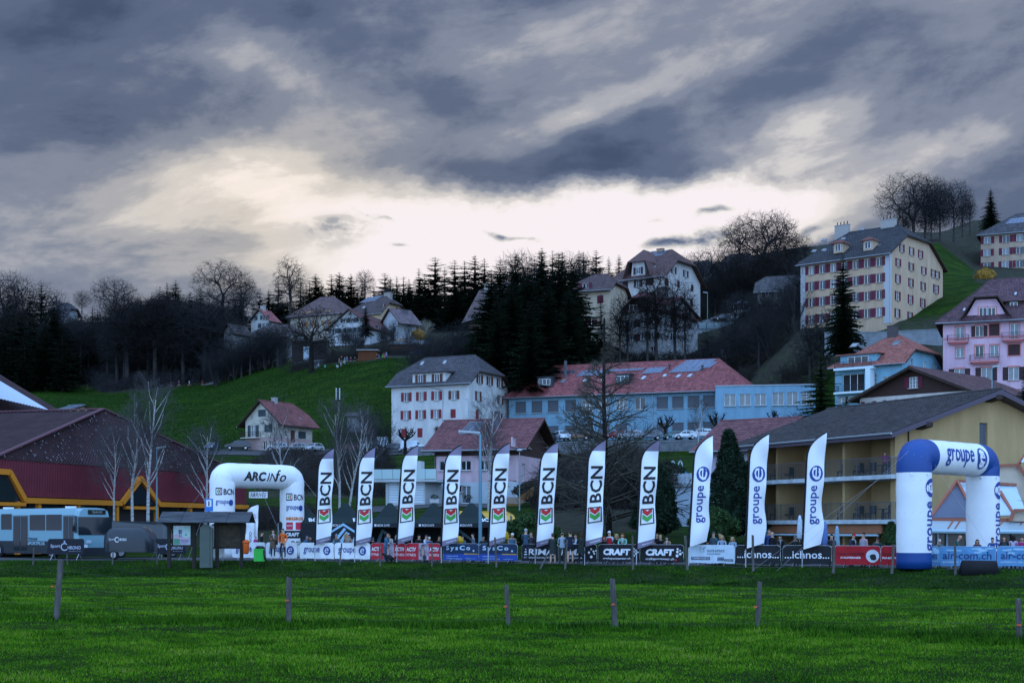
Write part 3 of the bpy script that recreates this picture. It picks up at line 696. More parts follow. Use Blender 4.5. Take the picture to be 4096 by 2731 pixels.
# ---- white apartment house with red shutters
b = Bld('apartment_house', 'four-storey white apartment house with red shutters and dark hipped roof above the street', 'apartment house', (1876, 250), (1566, 257), 2031, vbase=1800, wall=(.47, .47, .46))
s2 = 1400; k2 = 2.614
X1 = lambda x: 1400+x/2.614
Y1 = lambda y: 1350+y/2.614
zw = b.z('A', 1876, 1519); zr = ZV(1418, 257)-b.zb
b.roof(zw, zr, 'x', o=.8, og=.8, hf0=.55, a0=3.4, hf1=.6, a1=3.6, col=GRYB, tile=(.42, .5))
b.wins('A', [X1(590), X1(747), X1(907)], Y1(567), Y1(660), 1686, 1.05, 'two', 'red'); b.wins('A', [X1(1087)], Y1(555), Y1(645), 1816, 1.05, 'two', 'brown')
b.wins('A', [X1(585), X1(740), X1(900)], Y1(757), Y1(850), 1686, 1.05, 'two', 'red', curtain=True); b.wins('A', [X1(1078)], Y1(747), Y1(840), 1816, 1.05, 'two', 'red', closed=(0,))
b.wins('A', [X1(562), X1(731)], Y1(945), Y1(1042), 1686, 1.05, 'two', 'red', closed=(0, 1)); b.wins('A', [X1(900)], Y1(945), Y1(1030), 1686, 1.05, 'two')
b.wins('B', [X1(1340), X1(1570)], Y1(562), Y1(660), X1(1340), 1.15, 'two', 'brown'); b.wins('B', [X1(1330), X1(1560)], Y1(755), Y1(850), X1(1330), 1.2, 'two', 'red', closed=(0,))
b.wins('B', [X1(1355), X1(1460), X1(1565)], Y1(385), Y1(480), X1(1352), 1.2, 'two', 'brown')
zd0 = b.z('A', 1700, Y1(500)); zd1 = b.z('A', 1700, Y1(372))
b.dormer('A', b.sx('A', X1(655)), b.sx('A', X1(1000)), zd0-.3, zd1, 4.6, None, 'two', 2, zwin=.75, flush=-.02, over=.6, shut='brown', ww=1.05)
b.walls(); b.skylight([(X1(725), Y1(292)), (X1(757), Y1(292)), (X1(785), Y1(252)), (X1(752), Y1(252))]); b.skylight([(X1(962), Y1(280)), (X1(997), Y1(280)), (X1(1020), Y1(240)), (X1(987), Y1(240))])
dp = MB(); dp.tube([(b.sx('A', X1(975)), -.12, b.z('A', X1(975), Y1(560))), (b.sx('A', X1(960)), -.12, 0)], .06, 6); dp.tube([b.pt('A', b.sx('A', X1(620)), .15, b.z('A', X1(620), Y1(480))), b.pt('A', b.sx('A', X1(972)), .15, b.z('A', X1(972), Y1(548)))], .05, 6); dp.build('downpipe', ZINC, b.root)
# ---- long blue-grey school building
b = Bld('school_building', 'long two-storey blue-grey school building with red tiled roof and rows of solar panels', 'school building', (2990, 246), (2035, 262), depth=13, vbase=1762, wall=(.16, .28, .36))
zw = b.z('A', 2860, 1545); zr = ZV(1440, 256)-b.zb
b.roof(zw, zr, 'x', o=.9, og=.9, hf0=1, hf1=1, col=(.21, .060, .060), tile=(.42, .5))
X2 = lambda x: 2100+x/2.614
cols = [2082, 2147, 2212, 2282, 2350, 2416, 2485, X2(1435), X2(1597), X2(1760), X2(1922)]
for i, u in enumerate(cols):
 st = 'three' if i in (4, 5, 6) else 'bigblind'
 b.wins('A', [u], Y1(612), Y1(740), X2(1597), 2.1, st, None, curtain=(st == 'three'), recess=.14)
 b.wins('A', [u], Y1(888), Y1(1010), X2(1597), 2.1, 'bigblind', None, recess=.14)
b.wins('A', [2560], Y1(612), Y1(740), X2(1597), 1.9, 'two')
for (p) in ([(30,490),(60,490),(82,462),(55,462)],[(362,475),(405,475),(445,437),(402,437)],[(595,463),(635,463),(668,430),(628,430)],[(785,452),(830,452),(850,420),(808,420)],[(1200,440),(1240,440),(1280,403),(1240,403)],[(1430,412),(1470,412),(1492,383),(1455,383)],[(1565,420),(1605,420),(1645,386),(1605,386)],[(1685,416),(1725,416),(1765,380),(1725,380)]):
 b.skylight([(X2(x), Y1(y)) for x, y in p])
Q = lambda *p: [(X2(x), Y1(y)) for x, y in p]
b.panels(Q((205,392),(520,375),(560,350),(245,365)), 6, 1); b.panels(Q((530,410),(860,390),(930,335),(600,355)), 6, 2)
b.panels(Q((880,362),(1220,345),(1255,322),(910,340)), 6, 1); b.panels(Q((1220,383),(1420,372),(1485,312),(1290,322)), 4, 3)
b.panels(Q((1500,372),(1810,357),(1868,318),(1560,330)), 5, 2); b.panels(Q((1560,328),(1930,322),(2015,258),(1640,278)), 5, 2)
b.panels(Q((1650,276),(1960,262),(2005,230),(1690,242)), 5, 1)
dk = mat('dark_metal_cladding', (.03, .035, .045), .5)
for x0, x1, yt, yb in ((80, 250, 410, 520), (905, 1060, 378, 490)):
 a0, a1 = b.sx('A', X2(x0)), b.sx('A', X2(x1)); z0, z1 = b.z('A', X2(x0), Y1(yb)), b.z('A', X2(x0), Y1(yt))
 b.dormer('A', a0+.5, a1+.3, z0+.1, z1-.1, 5.0, None, 'three', 1, wall=dk, roofm=dk, flush=1.0, zwin=.35, over=.15, ww=2.2)
b.walls(); mb = MB()
for x in (1335, 548): mb.tube([b.pt('A', b.sx('A', X2(x)), .1, zw-.2), b.pt('A', b.sx('A', X2(x)), .1, 0)], .06, 6)
mb.build('downpipe', ZINC, b.root)
mb = MB()
for x, y in ((1510, 335), (1855, 345)):
 p = b.inplane(X2(x), Y1(y), b.planes[0][0], (b.planes[0][1]-b.planes[0][0]).cross(b.planes[0][2]-b.planes[0][0]).normalized()); mb.tube([p-Vector((0, 0, .3)), p+Vector((0, 0, .9))], .14, 8); mb.tube([p+Vector((0, 0, .75)), p+Vector((0, 0, .95))], .26, 8)
mb.build('roof_vent', dk, b.root)
# ---- flat-roofed extension
b = Bld('school_extension', 'flat-roofed blue extension with white framed windows at the right end of the school', 'building', (3262, 241), (2862, 244), depth=8, vbase=1765, wall=(.18, .32, .42))
zt = b.z('A', 2870, 1545); b.prof = {f: [(0, 0), (l, 0), (l, zt), (0, zt)] for f, l in (('A', b.L), ('B', b.W), ('L', b.W), ('K', b.L))}
X3 = lambda x: 3100+x/2.361
Y3 = lambda y: 1300+y/2.361
b.wins('A', [2920, 2980, 3042], 1575, 1622, 2980, 1.9, 'two', curtain=True); b.wins('A', [X3(30), X3(165), X3(300)], Y3(632), Y3(755), X3(165), 1.9, 'two', curtain=True)
b.wins('A', [2915, 2985, 3050, 3115], 1690, 1740, 2980, 1.9, 'two')
b.walls(); mb = MB(); mb.box(-.15, -.15, zt, b.L+.15, b.W+.15, zt+.14); mb.build('roof', ZINC, b.root)
# ---- chalet with pink base
b = Bld('chalet', 'chalet with pink storey, dark timber gable and red-brown roof with two large panels', 'house', (2073, 165), (1739, 168), depth=13.5, vbase=2012, wall=(.50, .36, .39))
zw = b.z('A', 2073, 1778); zr = ZV(1676, 172)-b.zb
b.roof(zw, zr, 'x', o=1.0, og=1.3, col=(.15, .055, .058), tile=(.34, .40), th=.24)
zt = b.z('A', 1760, Y1(1240)); zgrey = b.z('A', 1760, 1930); X4 = X1; Y4 = lambda y: 1750+y/2.614
b.wins('A', [X1(985), X1(1210), X1(1400)], Y4(240), Y4(340), X1(1210), 1.25, 'two')
b.wins('A', [X1(1212)], Y4(505), Y4(685), X1(1212), 1.15, 'door', sill=False, curtain=True); b.wins('A', [X1(1143)], Y4(498), Y4(568), X1(1143), .9, 'one')
b.wins('B', [X1(1815)], Y4(270), Y4(450), X1(1815), 1.3, 'door', sill=False, curtain=True); b.wins('B', [X1(1868)], Y4(22), Y4(112), X1(1868), .9, 'two'); b.wins('B', [X1(1718)], Y4(-5), Y4(92), X1(1718), 1.0, 'two'); b.wins('B', [2185], Y4(15), Y4(100), 2185, .9, 'two')
timber = mat('dark_brown_timber_boards', (.045, .022, .018), .8, nscale=1.5, namt=.3, stretch=(1, 1, 9))
b.walls(bands=((zgrey, mat('grey_plinth', (.40, .46, .50), .9, nscale=1, namt=.1)), (zt, b.wallm), (99, timber)))
b.panels([(X1(1135), Y1(1018)), (X1(1320), Y1(1010)), (X1(1420), Y1(890)), (X1(1255), Y1(890))], 2, 1, name='roof_panel'); b.chimney(X1(1525), Y1(770), Y1(880), .8, .8, .35, (.10, .09, .10))
mb = MB(); mb.tube([b.pt('A', .12, .1, zw-.3), b.pt('A', .12, .1, 0)], .06, 6); mb.tube([(-.6, -1.05, zw-.45), (.12, -.1, zw-.9)], .05, 6); mb.build('downpipe', DARKW, b.root)
mb = MB()
for x in np.arange(.0, b.L, .24): mb.box(x, -.05, zt, x+.2, -.004, zw-.1)
mb.build('timber_boards', timber, b.root, kind='stuff')
# ---- garage terrace beside it
b = Bld('garage', 'low white double garage with glass balustrade round its roof terrace', 'garage', (1700, 160), (1543, 161), depth=7, vbase=2010, wall=(.44, .47, .47))
zt = b.z('A', 1690, Y4(462)); b.prof = {f: [(0, 0), (l, 0), (l, zt), (0, zt)] for f, l in (('A', b.L), ('B', b.W), ('L', b.W), ('K', b.L))}
gd = mat('white_garage_door', (.60, .68, .72), .5)
for x0, x1 in ((405, 500), (665, 770)):
 a0, a1 = b.sx('A', X1(x0)), b.sx('A', X1(x1)); z1 = b.z('A', X1(x0), Y4(470)); b.holes['A'].append((a0, .02, a1, z1)); mb = MB()
 for i in range(8): mb.box(a0, .1, i*z1/8+.02, a1, .14, (i+1)*z1/8-.01)
 mb.build('garage_door', gd, b.root)
b.walls(); mb = MB(); mb.box(-1.6, -.6, zt, b.L+1.5, b.W, zt+.28); mb.build('roof_slab', b.wallm, b.root)
gl = mat('frosted_green_glass', (.42, .56, .55), .25, .5); zg = zt+.28
for i in range(6):
 mb = MB(); x0 = -1.55+i*(b.L+3)/6; mb.box(x0+.02, -.56, zg+.05, x0+(b.L+3)/6-.02, -.53, zg+1.15); mb.build('glass_panel', gl, b.root)
mb = MB(); mb.box(2.6, .6, zg, 3.9, 2.2, zg+2.1); mb.build('terrace_shed', b.wallm, b.root)
# ---- small house on the left
b = Bld('house', 'small cream gabled house with slate-blue shutters and red-brown roof beside the street at left', 'house', (1111, 250), (982, 253.5), 1249, vbase=1798, wall=(.46, .43, .36))
X5 = lambda x: 900+x/3.485
Y5 = lambda y: 1450+y/3.485
zw = b.z('A', 1111, 1672); zr = ZV(1601, 252)-b.zb
b.roof(zw, zr, 'y', o=1.3, og=.8, hf1=.5, a1=2, col=(.17, .058, .055), tile=(.42, .5))
b.wins('A', [X5(515)], Y5(655), Y5(752), X5(515), 1.7, 'two', 'slate', closed=(0,)); b.wins('A', [X5(603)], Y5(865), Y5(970), X5(603), 1.7, 'two', 'slate', closed=(0,))
b.wins('A', [X5(395)], Y5(872), Y5(1035), X5(395), 1.2, 'door', 'slate', sill=False, curtain=True); b.wins('A', [X5(370)], Y5(722), Y5(770), X5(370), .45, 'one'); b.wins('A', [X5(558)], Y5(1090), Y5(1215), X5(558), .9, 'door', sill=False); b.wins('A', [X5(637)], Y5(1090), Y5(1150), X5(637), .8, 'two')
b.wins('B', [X5(945)], Y5(940), Y5(1110), X5(945), 1.2, 'door', 'brown', closed=(0,)); b.wins('B', [X5(1075)], Y5(960), Y5(1060), X5(1075), 2.2, 'two', 'slate', closed=(0,)); b.wins('B', [X5(840)], Y5(940), Y5(1000), X5(840), .9, 'two')
b.walls(bands=((b.z('A', 1000, Y5(1050)), mat('pink_base', (.42, .30, .28), .9)),)); b.chimney(X5(690), Y5(485), Y5(560), .9, .7, .5, (.28, .28, .28)); b.skylight([(X5(1020), Y5(770)), (X5(1040), Y5(768)), (X5(1072), Y5(797)), (X5(1050), Y5(799))], 1)
bal = MB(); c = b.sx('A', X5(395)); zf = b.z('A', X5(395), Y5(1045)); bal.box(c-2, -1.2, zf-.15, c+1.6, 0, zf); bo = bal.build('balcony', b.wallm, b.root); railing(bo, [(c-2, -.05, zf), (c-2, -1.15, zf), (c+1.6, -1.15, zf), (c+1.6, -.05, zf)], 1.0, .13, DARKW)
# ---- yellow apartment block on the hill
b = Bld('apartment_block', 'tall cream-yellow apartment block with dark red shutters and big black hipped roof on the hill', 'apartment block', (3557, 265), (3204, 277), 3771, vbase=1292, wall=(.42, .30, .20))
X6 = lambda x: 3196+x/1.844
Y6 = lambda y: 650+y/1.844
zw = b.z('A', 3540, 1006); zr = ZV(Y6(452), 275)-b.zb
b.roof(zw, zr, 'x', o=.9, og=.7, hf0=.9, a0=5.0, hf1=.42, a1=4.4, col=DRK, tile=(.5, .6))
usA = [X6(x) for x in (92, 172, 253, 335, 418, 503, 590)]
for (yt, yb) in ((700, 765), (820, 886), (943, 1010), (1072, 1138)): b.wins('A', usA, Y6(yt-2), Y6(yb-2), X6(590), 1.25, 'two', 'maroon', sw=.62)
b.wins('B', [X6(731), X6(827), X6(920)], Y6(709), Y6(768), X6(731), 1.2, 'cross', 'maroon', sw=.55); b.wins('B', [X6(758), X6(830), X6(896)], Y6(601), Y6(662), X6(758), 1.15, 'cross', 'maroon', sw=.5)
b.wins('B', [X6(729), X6(825), X6(915)], Y6(826), Y6(890), X6(729), 1.2, 'cross', 'maroon', sw=.55); b.wins('B', [X6(727), X6(822), X6(912)], Y6(950), Y6(1018), X6(727), 1.2, 'cross', 'maroon', sw=.55)
b.wins('B', [X6(725), X6(819)], Y6(1078), Y6(1146), X6(725), 1.2, 'cross', 'maroon', sw=.55); b.wins('B', [X6(990), X6(1020)], Y6(790), Y6(848), X6(988), 1.2, 'cross', 'maroon', sw=.5); b.wins('B', [X6(1010)], Y6(902), Y6(965), X6(1010), 1.6, 'cross', 'maroon', sw=.5)
b.walls(below=4); mb = MB()
mb.box(b.L-1.1, -.06, 0, b.L+.06, -.004, zw-.2); mb.box(-.06, -.06, 0, .9, -.004, zw-.2); mb.box(b.L+.004, -.06, 0, b.L+.06, .9, zw-.2); mb.build('corner_quoins', mat('grey_quoin', (.36, .37, .38), .8), b.root, kind='stuff')
b.chimney(X6(320), Y6(462), Y6(505), 2.9, 1.0, .5, (.30, .28, .26), 4); b.chimney(X6(662), Y6(420), Y6(460), 2.9, 1.0, .5, (.30, .28, .26), 4)
for x, y in ((110, 655), (185, 648), (185, 575), (325, 565), (585, 610), (465, 495)): b.skylight([(X6(x-22), Y6(y+8)), (X6(x+14), Y6(y+8)), (X6(x+24), Y6(y-10)), (X6(x-8), Y6(y-10))])
for x, yt, yb in ((240, 612, 670), (460, 595, 650)):
 c = b.sx('A', X6(x))+.6; z0 = b.z('A', X6(x), Y6(yb)); b.dormer('A', c-.95, c+.95, z0+.2, z0+2.1, 2.6, None, 'two', 1, flush=1.5, over=.5, ww=1.2, roofm=mat('old_red_dormer', (.14, .05, .04), .8), zwin=.3, hip=True)
# ---- pink apartment house at the right edge
PKm = mat('pink_stone_trim', (.50, .17, .17), .8)
b = Bld('pink_apartment_house', 'tall pink apartment house with wrought-iron balconies and dark shutters at the right edge', 'apartment house', (4420, 214), (3772, 222), depth=14, vbase=1640, wall=(.54, .36, .43))
zw = b.z('A', 3780, 1268); zr = ZV(1128, 228)-b.zb
b.roof(zw, zr, 'x', o=1.1, og=1.1, hf0=1, a0=8, hf1=1, col=(.085, .042, .050), tile=(.42, .5))
def pk(x, yt, yb, w, style='two', shut=None, closed=False, **k): b.wins('A', [X6(x)], Y6(yt), Y6(yb), X6(x), w, style, shut, (0,) if closed else (), surround=PKm, **k)
pk(1188, 1212, 1312, 1.3, 'door', sill=False); pk(1330, 1203, 1283, 1.15, 'two', 'dark'); pk(1440, 1190, 1277, 1.5, 'two', 'dark', True); pk(1590, 1186, 1300, 1.3, 'door', sill=False)
pk(1188, 1365, 1437, 1.2); pk(1330, 1350, 1432, 1.25, 'door'); pk(1441, 1345, 1425, 1.25, 'door'); pk(1586, 1341, 1422, 1.7, 'two', 'dark', True)
def pk3(x, yt, yb, w, style='two', shut=None, **k): b.wins('A', [X3(x)], Y3(yt), Y3(yb), X3(x), w, style, shut, surround=PKm, **k)
pk3(1742, 412, 525, 1.5, 'two', 'dark', curtain=True, sw=.8); pk3(1995, 400, 528, 1.5, 'two', 'dark', curtain=True, sw=.8); pk3(2254, 395, 518, 1.5, 'two', 'dark', curtain=True, sw=.8); pk3(2262, 615, 712, 1.2, 'two', 'dark', curtain=True, sw=.7); pk3(2030, 620, 720, 1.2, 'two', 'dark', sw=.7)
iron = mat('wrought_iron', (.02, .022, .03), .5)
for x0, x1, y, in ((1097, 1250, 1325), (1262, 1475, 1470), (1497, 1665, 1308)):
 a0, a1 = b.sx('A', X6(x0)), b.sx('A', X6(x1)); zf = b.z('A', X6(x0), Y6(y)); mb = MB(); mb.box(a0, -1.1, zf-.22, a1, 0, zf); mb.box(a0+.3, -.8, zf-.45, a1-.3, 0, zf-.221)
 q = mb.build('balcony', PKm, b.root); railing(q, [(a0, -.02, zf), (a0, -1.05, zf), (a1, -1.05, zf), (a1, -.02, zf)], 1.0, .10, iron)
# cross gable in the roof
gx0, gx1 = b.sx('A', X6(1235)), b.sx('A', X6(1525)); zt1 = b.z('A', X6(1300), Y6(1012)); zg0 = zw-.1; mb = MB(); m0, m1 = gx0+(gx1-gx0)*.24, gx1-(gx1-gx0)*.24
mb.prism([(gx0, -.01, zg0), (gx1, -.01, zg0), (m1, -.01, zt1), (m0, -.01, zt1)], (0, 6, 0)); g_ = mb.build('cross_gable', b.wallm, b.root)
mb = MB()
for a, c_ in (((gx0-.9, zg0-.7), (m0-.2, zt1+.1)), ((gx1+.9, zg0-.7), (m1+.2, zt1+.1))): mb.prism([(a[0], -1, a[1]), (c_[0], -1, c_[1]), (c_[0], 6, c_[1]), (a[0], 6, a[1])], (0, 0, .25))
mb.build('verge_roof', DARKW, g_)
zp = b.z('A', X6(1410), Y6(935)); mm = (m0+m1)/2; pl = [(m0-.3, -1, zt1+.3), (m1+.3, -1, zt1+.3), (mm, 2.2, zp+1.2)]; mb = MB(); mb.prism(pl, (0, 0, -.2)); mb.prism([(m0-.3, -1, zt1+.3), (mm, 2.2, zp+1.2), (mm, 6.5, zp+1.2), (m0-.3, 6.5, zt1+.3)], (0, 0, -.2)); mb.prism([(m1+.3, -1, zt1+.3), (mm, 2.2, zp+1.2), (mm, 6.5, zp+1.2), (m1+.3, 6.5, zt1+.3)], (0, 0, -.2)); mb.build('cross_gable_roof', DARKW, g_); tiles(pl, 'roof_tiles', b.tm, g_, .42, .5)
for i, x in enumerate((1357, 1421)):
 c = b.sx('A', X6(x)); z1, z0 = b.z('A', X6(x), Y6(1070)), b.z('A', X6(x), Y6(1134)); fm, pm, _, sm = win_mesh(1.15, z1-z0, 'two'); q = link('window', fm, b.root, loc=(c-.57, -.09, z0)); link('pane', pm, q)
 sb = MB(); t = .16; w_ = 1.15; h_ = z1-z0
 for bb_ in ((-t, -t, w_+t, 0), (-t, h_, w_+t, h_+t), (-t, 0, 0, h_), (w_, 0, w_+t, h_)): sb.box(c-.57+bb_[0], -.08, z0+bb_[1], c-.57+bb_[2], -.02, z0+bb_[3])
 sb.build('window_surround', PKm, b.root)
b.walls(below=6); mb = MB(); zc = b.z('A', X6(1065), Y6(1302)); mb.box(-.04, -.05, zc-.12, b.L, -.003, zc+.08); mb.build('string_course', PKm, b.root)
c = b.sx('A', X6(1583)); z0 = b.z('A', X6(1583), Y6(1118)); b.dormer('A', c-1.2, c+1.2, z0, z0+2.3, 3, None, 'two', 1, wall=DARKW, flush=1.6, over=.4, ww=1.1, zwin=.3, hip=True)
for x, y in ((1218, 1085), (1597, 968)): b.skylight([(X6(x-12), Y6(y+12)), (X6(x+6), Y6(y+12)), (X6(x+13), Y6(y-10)), (X6(x-4), Y6(y-10))])
# ---- blue house with the red hipped roof
b = Bld('villa', 'blue rendered villa with orange-red half-hipped tiled roof, loggia and shed dormer', 'house', (3608, 215), (3340, 222), 3770, vbase=1640, wall=(.17, .33, .42))
zw = b.z('A', 3600, 1440); zr = ZV(1338, 222)-b.zb
b.roof(zw, zr, 'x', o=.8, og=.9, hf0=1, a0=6.5, hf1=.55, a1=4.6, col=(.25, .085, .065), tile=(.42, .5))
b.wins('A', [X3(920)], Y3(460), Y3(575), X3(920), 1.4, 'grid', curtain=True); b.wins('A', [X3(1055)], Y3(485), Y3(540), X3(1055), 1.4, 'two', curtain=True)
b.wins('A', [X3(740)], Y3(462), Y3(632), X3(740), 3.6, 'three', sill=False, recess=.2); b.wins('A', [X3(640), X3(710)], Y3(678), Y3(735), X3(640), 1.6, 'grid', curtain=True)
b.wins('B', [X3(1290), X3(1415), X3(1515)], Y3(318), Y3(378), X3(1290), 1.1, 'two'); b.wins('B', [X3(1290), X3(1415)], Y3(440), Y3(500), X3(1290), 1.1, 'two')
b.walls(below=5); za = b.z('A', X3(700), Y3(405)); zb_ = b.z('A', X3(700), Y3(285)); a0, a1 = b.sx('A', X3(610)), b.sx('A', X3(950))
b.dormer('A', a0, a1, za-.2, zb_, 5, None, 'three', 1, flush=.3, over=.5, zwin=.4, ww=3.4)
mb = MB(); mb.box(a0-.3, -1.5, za-.45, a1+.1, 0, za-.1); mb.box(a0-.3, -1.5, b.z('A', X3(700), Y3(635))-.3, a1-.2, 0, b.z('A', X3(700), Y3(635))); mb.box(a1-1, -1.5, b.z('A', X3(700), Y3(635)), a1-.2, -.01, za-.45)
q = mb.build('balcony', mat('pale_blue_trim', (.55, .66, .70), .8), b.root); railing(q, [(a0-.2, -.05, za-.1), (a0-.2, -1.4, za-.1), (a1, -1.4, za-.1)], 1.0, .12, iron); zz = b.z('A', X3(700), Y3(635)); railing(q, [(a0-.2, -.05, zz), (a0-.2, -1.4, zz), (a1-1, -1.4, zz)], 1.0, .12, iron)
b.chimney(X3(1112), Y3(5), Y3(110), 1.5, .9, .5, (.07, .06, .06), 0)
b.skylight([(X3(700), Y3(212)), (X3(765), Y3(208)), (X3(800), Y3(172)), (X3(735), Y3(175))]); b.skylight([(X3(1095), Y3(195)), (X3(1165), Y3(188)), (X3(1202), Y3(150)), (X3(1130), Y3(155))])
# ---- brown timber chalet
b = Bld('timber_chalet', 'brown timber-clad chalet with white band and broad shallow tiled roof behind the hotel', 'house', (3880, 160), (3440, 170), depth=17, vbase=1720, wall=(.50, .46, .42))
hw = b.L/2; zr = ZV(1466, 164.5)-b.zb; zw = zr-(zr-(ZV(1602, 171)-b.zb))*(hw/(hw+.9))
b.roof(zw, zr, 'y', o=.9, og=1.1, col=(.10, .048, .050), tile=(.36, .42), th=.28)
b.wins('A', [X3(1308)], Y3(488), Y3(595), X3(1308), 1.15, 'grid', 'maroon', curtain=True); b.wins('A', [X3(885), X3(1093), X3(1300)], Y3(722), Y3(790), X3(885), 1.0, 'grid', 'maroon', curtain=True)
b.walls(bands=((b.z('A', X3(900), Y3(684)), b.wallm), (99, timber)), below=5)
# ---- far right apartment block
b = Bld('far_apartment_block', 'grey-beige apartment block with maroon shutters high on the hill at the right edge', 'apartment block', (4330, 350), (3923, 360), depth=13, vbase=1088, wall=(.36, .27, .20))
zw = b.z('A', 3925, 930); zr = ZV(868, 366)-b.zb
b.roof(zw, zr, 'x', o=1.0, og=1, hf0=1, hf1=1, a0=9, col=GRYB, tile=(.55, .7))
for yt, yb, xs in ((548, 600, (1390, 1527, 1630, 1730)), (640, 690, (1387, 1525, 1628, 1730)), (737, 788, (1388, 1522, 1627, 1730))): b.wins('A', [X6(x) for x in xs], Y6(yt), Y6(yb), X6(1390), 1.7, 'two', 'maroon', sw=.75)
b.walls(below=5); b.panels([(X6(1520), Y6(457)), (X6(1680), Y6(443)), (X6(1680), Y6(405)), (X6(1560), Y6(420))], 5, 1)
# ---- grand house with half-hipped roof
b = Bld('grand_house', 'tall pale villa with dark shutters, brown half-hipped roof and solar collectors on the ridge', 'house', (2658, 328), (2472, 335), 2801, vbase=1396, wall=(.42, .40, .38))
X7 = lambda x: 2300+x/2.851
Y7 = lambda y: 950+y/2.851
zw = b.z('A', 2655, Y7(400)); zr = ZV(996, 336)-b.zb
b.roof(zw, zr, 'x', o=1.2, og=1.2, hf0=.75, a0=6.5, hf1=.45, a1=4, col=(.085, .045, .042), tile=(.5, .6))
b.wins('A', [X7(721)], Y7(485), Y7(565), X7(721), 1.1, 'two', 'dark'); b.wins('A', [X7(572)], Y7(505), Y7(585), X7(572), 1.6, 'two', 'dark', closed=(0,)); b.wins('A', [X7(850)], Y7(463), Y7(545), X7(850), 2.1, 'two', 'dark', closed=(0,)); b.wins('A', [X7(560)], Y7(655), Y7(740), X7(560), 1.2, 'two', 'dark'); b.wins('A', [X7(860)], Y7(615), Y7(690), X7(860), 1.1, 'two', 'dark')
b.wins('B', [X7(1125), X7(1262)], Y7(333), Y7(412), X7(1125), 1.3, 'two', 'dark'); b.wins('B', [X7(1045)], Y7(466), Y7(550), X7(1045), 2, 'two', 'dark', closed=(0,)); b.wins('B', [X7(1180), X7(1335)], Y7(490), Y7(570), X7(1180), 1.3, 'two', 'dark', closed=(0, 1)); b.wins('B', [X7(1180), X7(1330)], Y7(660), Y7(745), X7(1180), 1.3, 'two', 'dark', closed=(1,)); b.wins('B', [X7(1320)], Y7(820), Y7(900), X7(1320), 1.3, 'two', 'dark')
b.walls(below=4); gx0, gx1 = b.sx('A', X7(655)), b.sx('A', X7(790)); zg = b.z('A', X7(720), Y7(275)); mb = MB()
mb.prism([(gx0-.3, -.02, zw-.2), (gx1+.3, -.02, zw-.2), (gx1, -.02, zg), (gx0, -.02, zg)], (0, 6, 0)); g_ = mb.build('cross_gable', b.wallm, b.root); mm = (gx0+gx1)/2; mb = MB()
for pl in ([(gx0-.8, -1, zg-.2), (gx1+.8, -1, zg-.2), (mm, 2.5, zg+3.0)], [(gx0-.8, -1, zg-.2), (mm, 2.5, zg+3), (mm, 7, zg+3), (gx0-.8, 7, zg-.2)], [(gx1+.8, -1, zg-.2), (mm, 2.5, zg+3), (mm, 7, zg+3), (gx1+.8, 7, zg-.2)], [(gx0-.8, -1, zg-.2), (gx0-.5, 6, zg-.2), (gx0-2.2, 6, zw-1), (gx0-2.2, -1, zw-1)], [(gx1+.8, -1, zg-.2), (gx1+.5, 6, zg-.2), (gx1+2.2, 6, zw-.6), (gx1+2.2, -1, zw-.6)]): mb.prism(pl, (0, 0, .2))
mb.build('cross_gable_roof', b.tm, g_); c = mm; z0, z1 = b.z('A', X7(718), Y7(420)), b.z('A', X7(718), Y7(340)); fm, pm, _, sm = win_mesh(1.2, z1-z0, 'two'); q = link('window', fm, b.root, loc=(c-.6, -.1, z0)); link('pane', pm, q)
for k in (0, 1): setmats(link('shutter', shut_mesh(.6, z1-z0), b.root, loc=(c-1.25 if k == 0 else c+.65, -.06, z0)), mat('shutter_dark', SHC['dark']))
b.panels([(X7(785), Y7(228)), (X7(985), Y7(212)), (X7(1065), Y7(148)), (X7(880), Y7(162))], 6, 1); b.chimney(X7(975), Y7(128), Y7(160), 1.6, 1, .5, (.26, .17, .12)); b.skylight([(X7(882), Y7(355)), (X7(908), Y7(352)), (X7(930), Y7(325)), (X7(908), Y7(325))])
# ---- house in front of it
b = Bld('stone_house', 'pale grey house with maroon tiled cross roof and dark shutters below the tall villa', 'house', (2640, 303), (2486, 308), 2790, vbase=1405, wall=(.33, .33, .33))
zw = b.z('A', 2636, Y7(800)); zr = ZV(Y7(640), 309)-b.zb
b.roof(zw, zr, 'y', o=.8, og=.8, hf0=.3, col=(.10, .035, .040), tile=(.5, .6))
b.roof(zw, zr-.5, 'x', o=.8, og=.8, hf0=.6, hf1=0, col=(.10, .035, .040), tile=(.5, .6))
b.wins('A', [X7(660), X7(880)], Y7(765), Y7(840), X7(660), 1.8, 'two')
for yt, yb in ((928, 1010), (1092, 1172)): b.wins('A', [X7(652), X7(775), X7(893)], Y7(yt), Y7(yb), X7(775), 1.2, 'two', 'dark', sw=.75, curtain=True)
b.wins('A', [X7(890)], Y7(1240), Y7(1290), X7(890), 1.2, 'two')
b.wins('B', [X7(1125), X7(1285)], Y7(770), Y7(840), X7(1125), 1.2, 'two', 'dark'); b.wins('B', [X7(1125), X7(1280)], Y7(930), Y7(1010), X7(1125), 1.2, 'two', 'dark', curtain=True); b.wins('B', [X7(1120)], Y7(1095), Y7(1170), X7(1120), 1.2, 'two', 'dark')
b.walls(below=4); b.chimney(X7(998), Y7(570), Y7(660), 2.2, 1.4, .5, (.07, .06, .07))
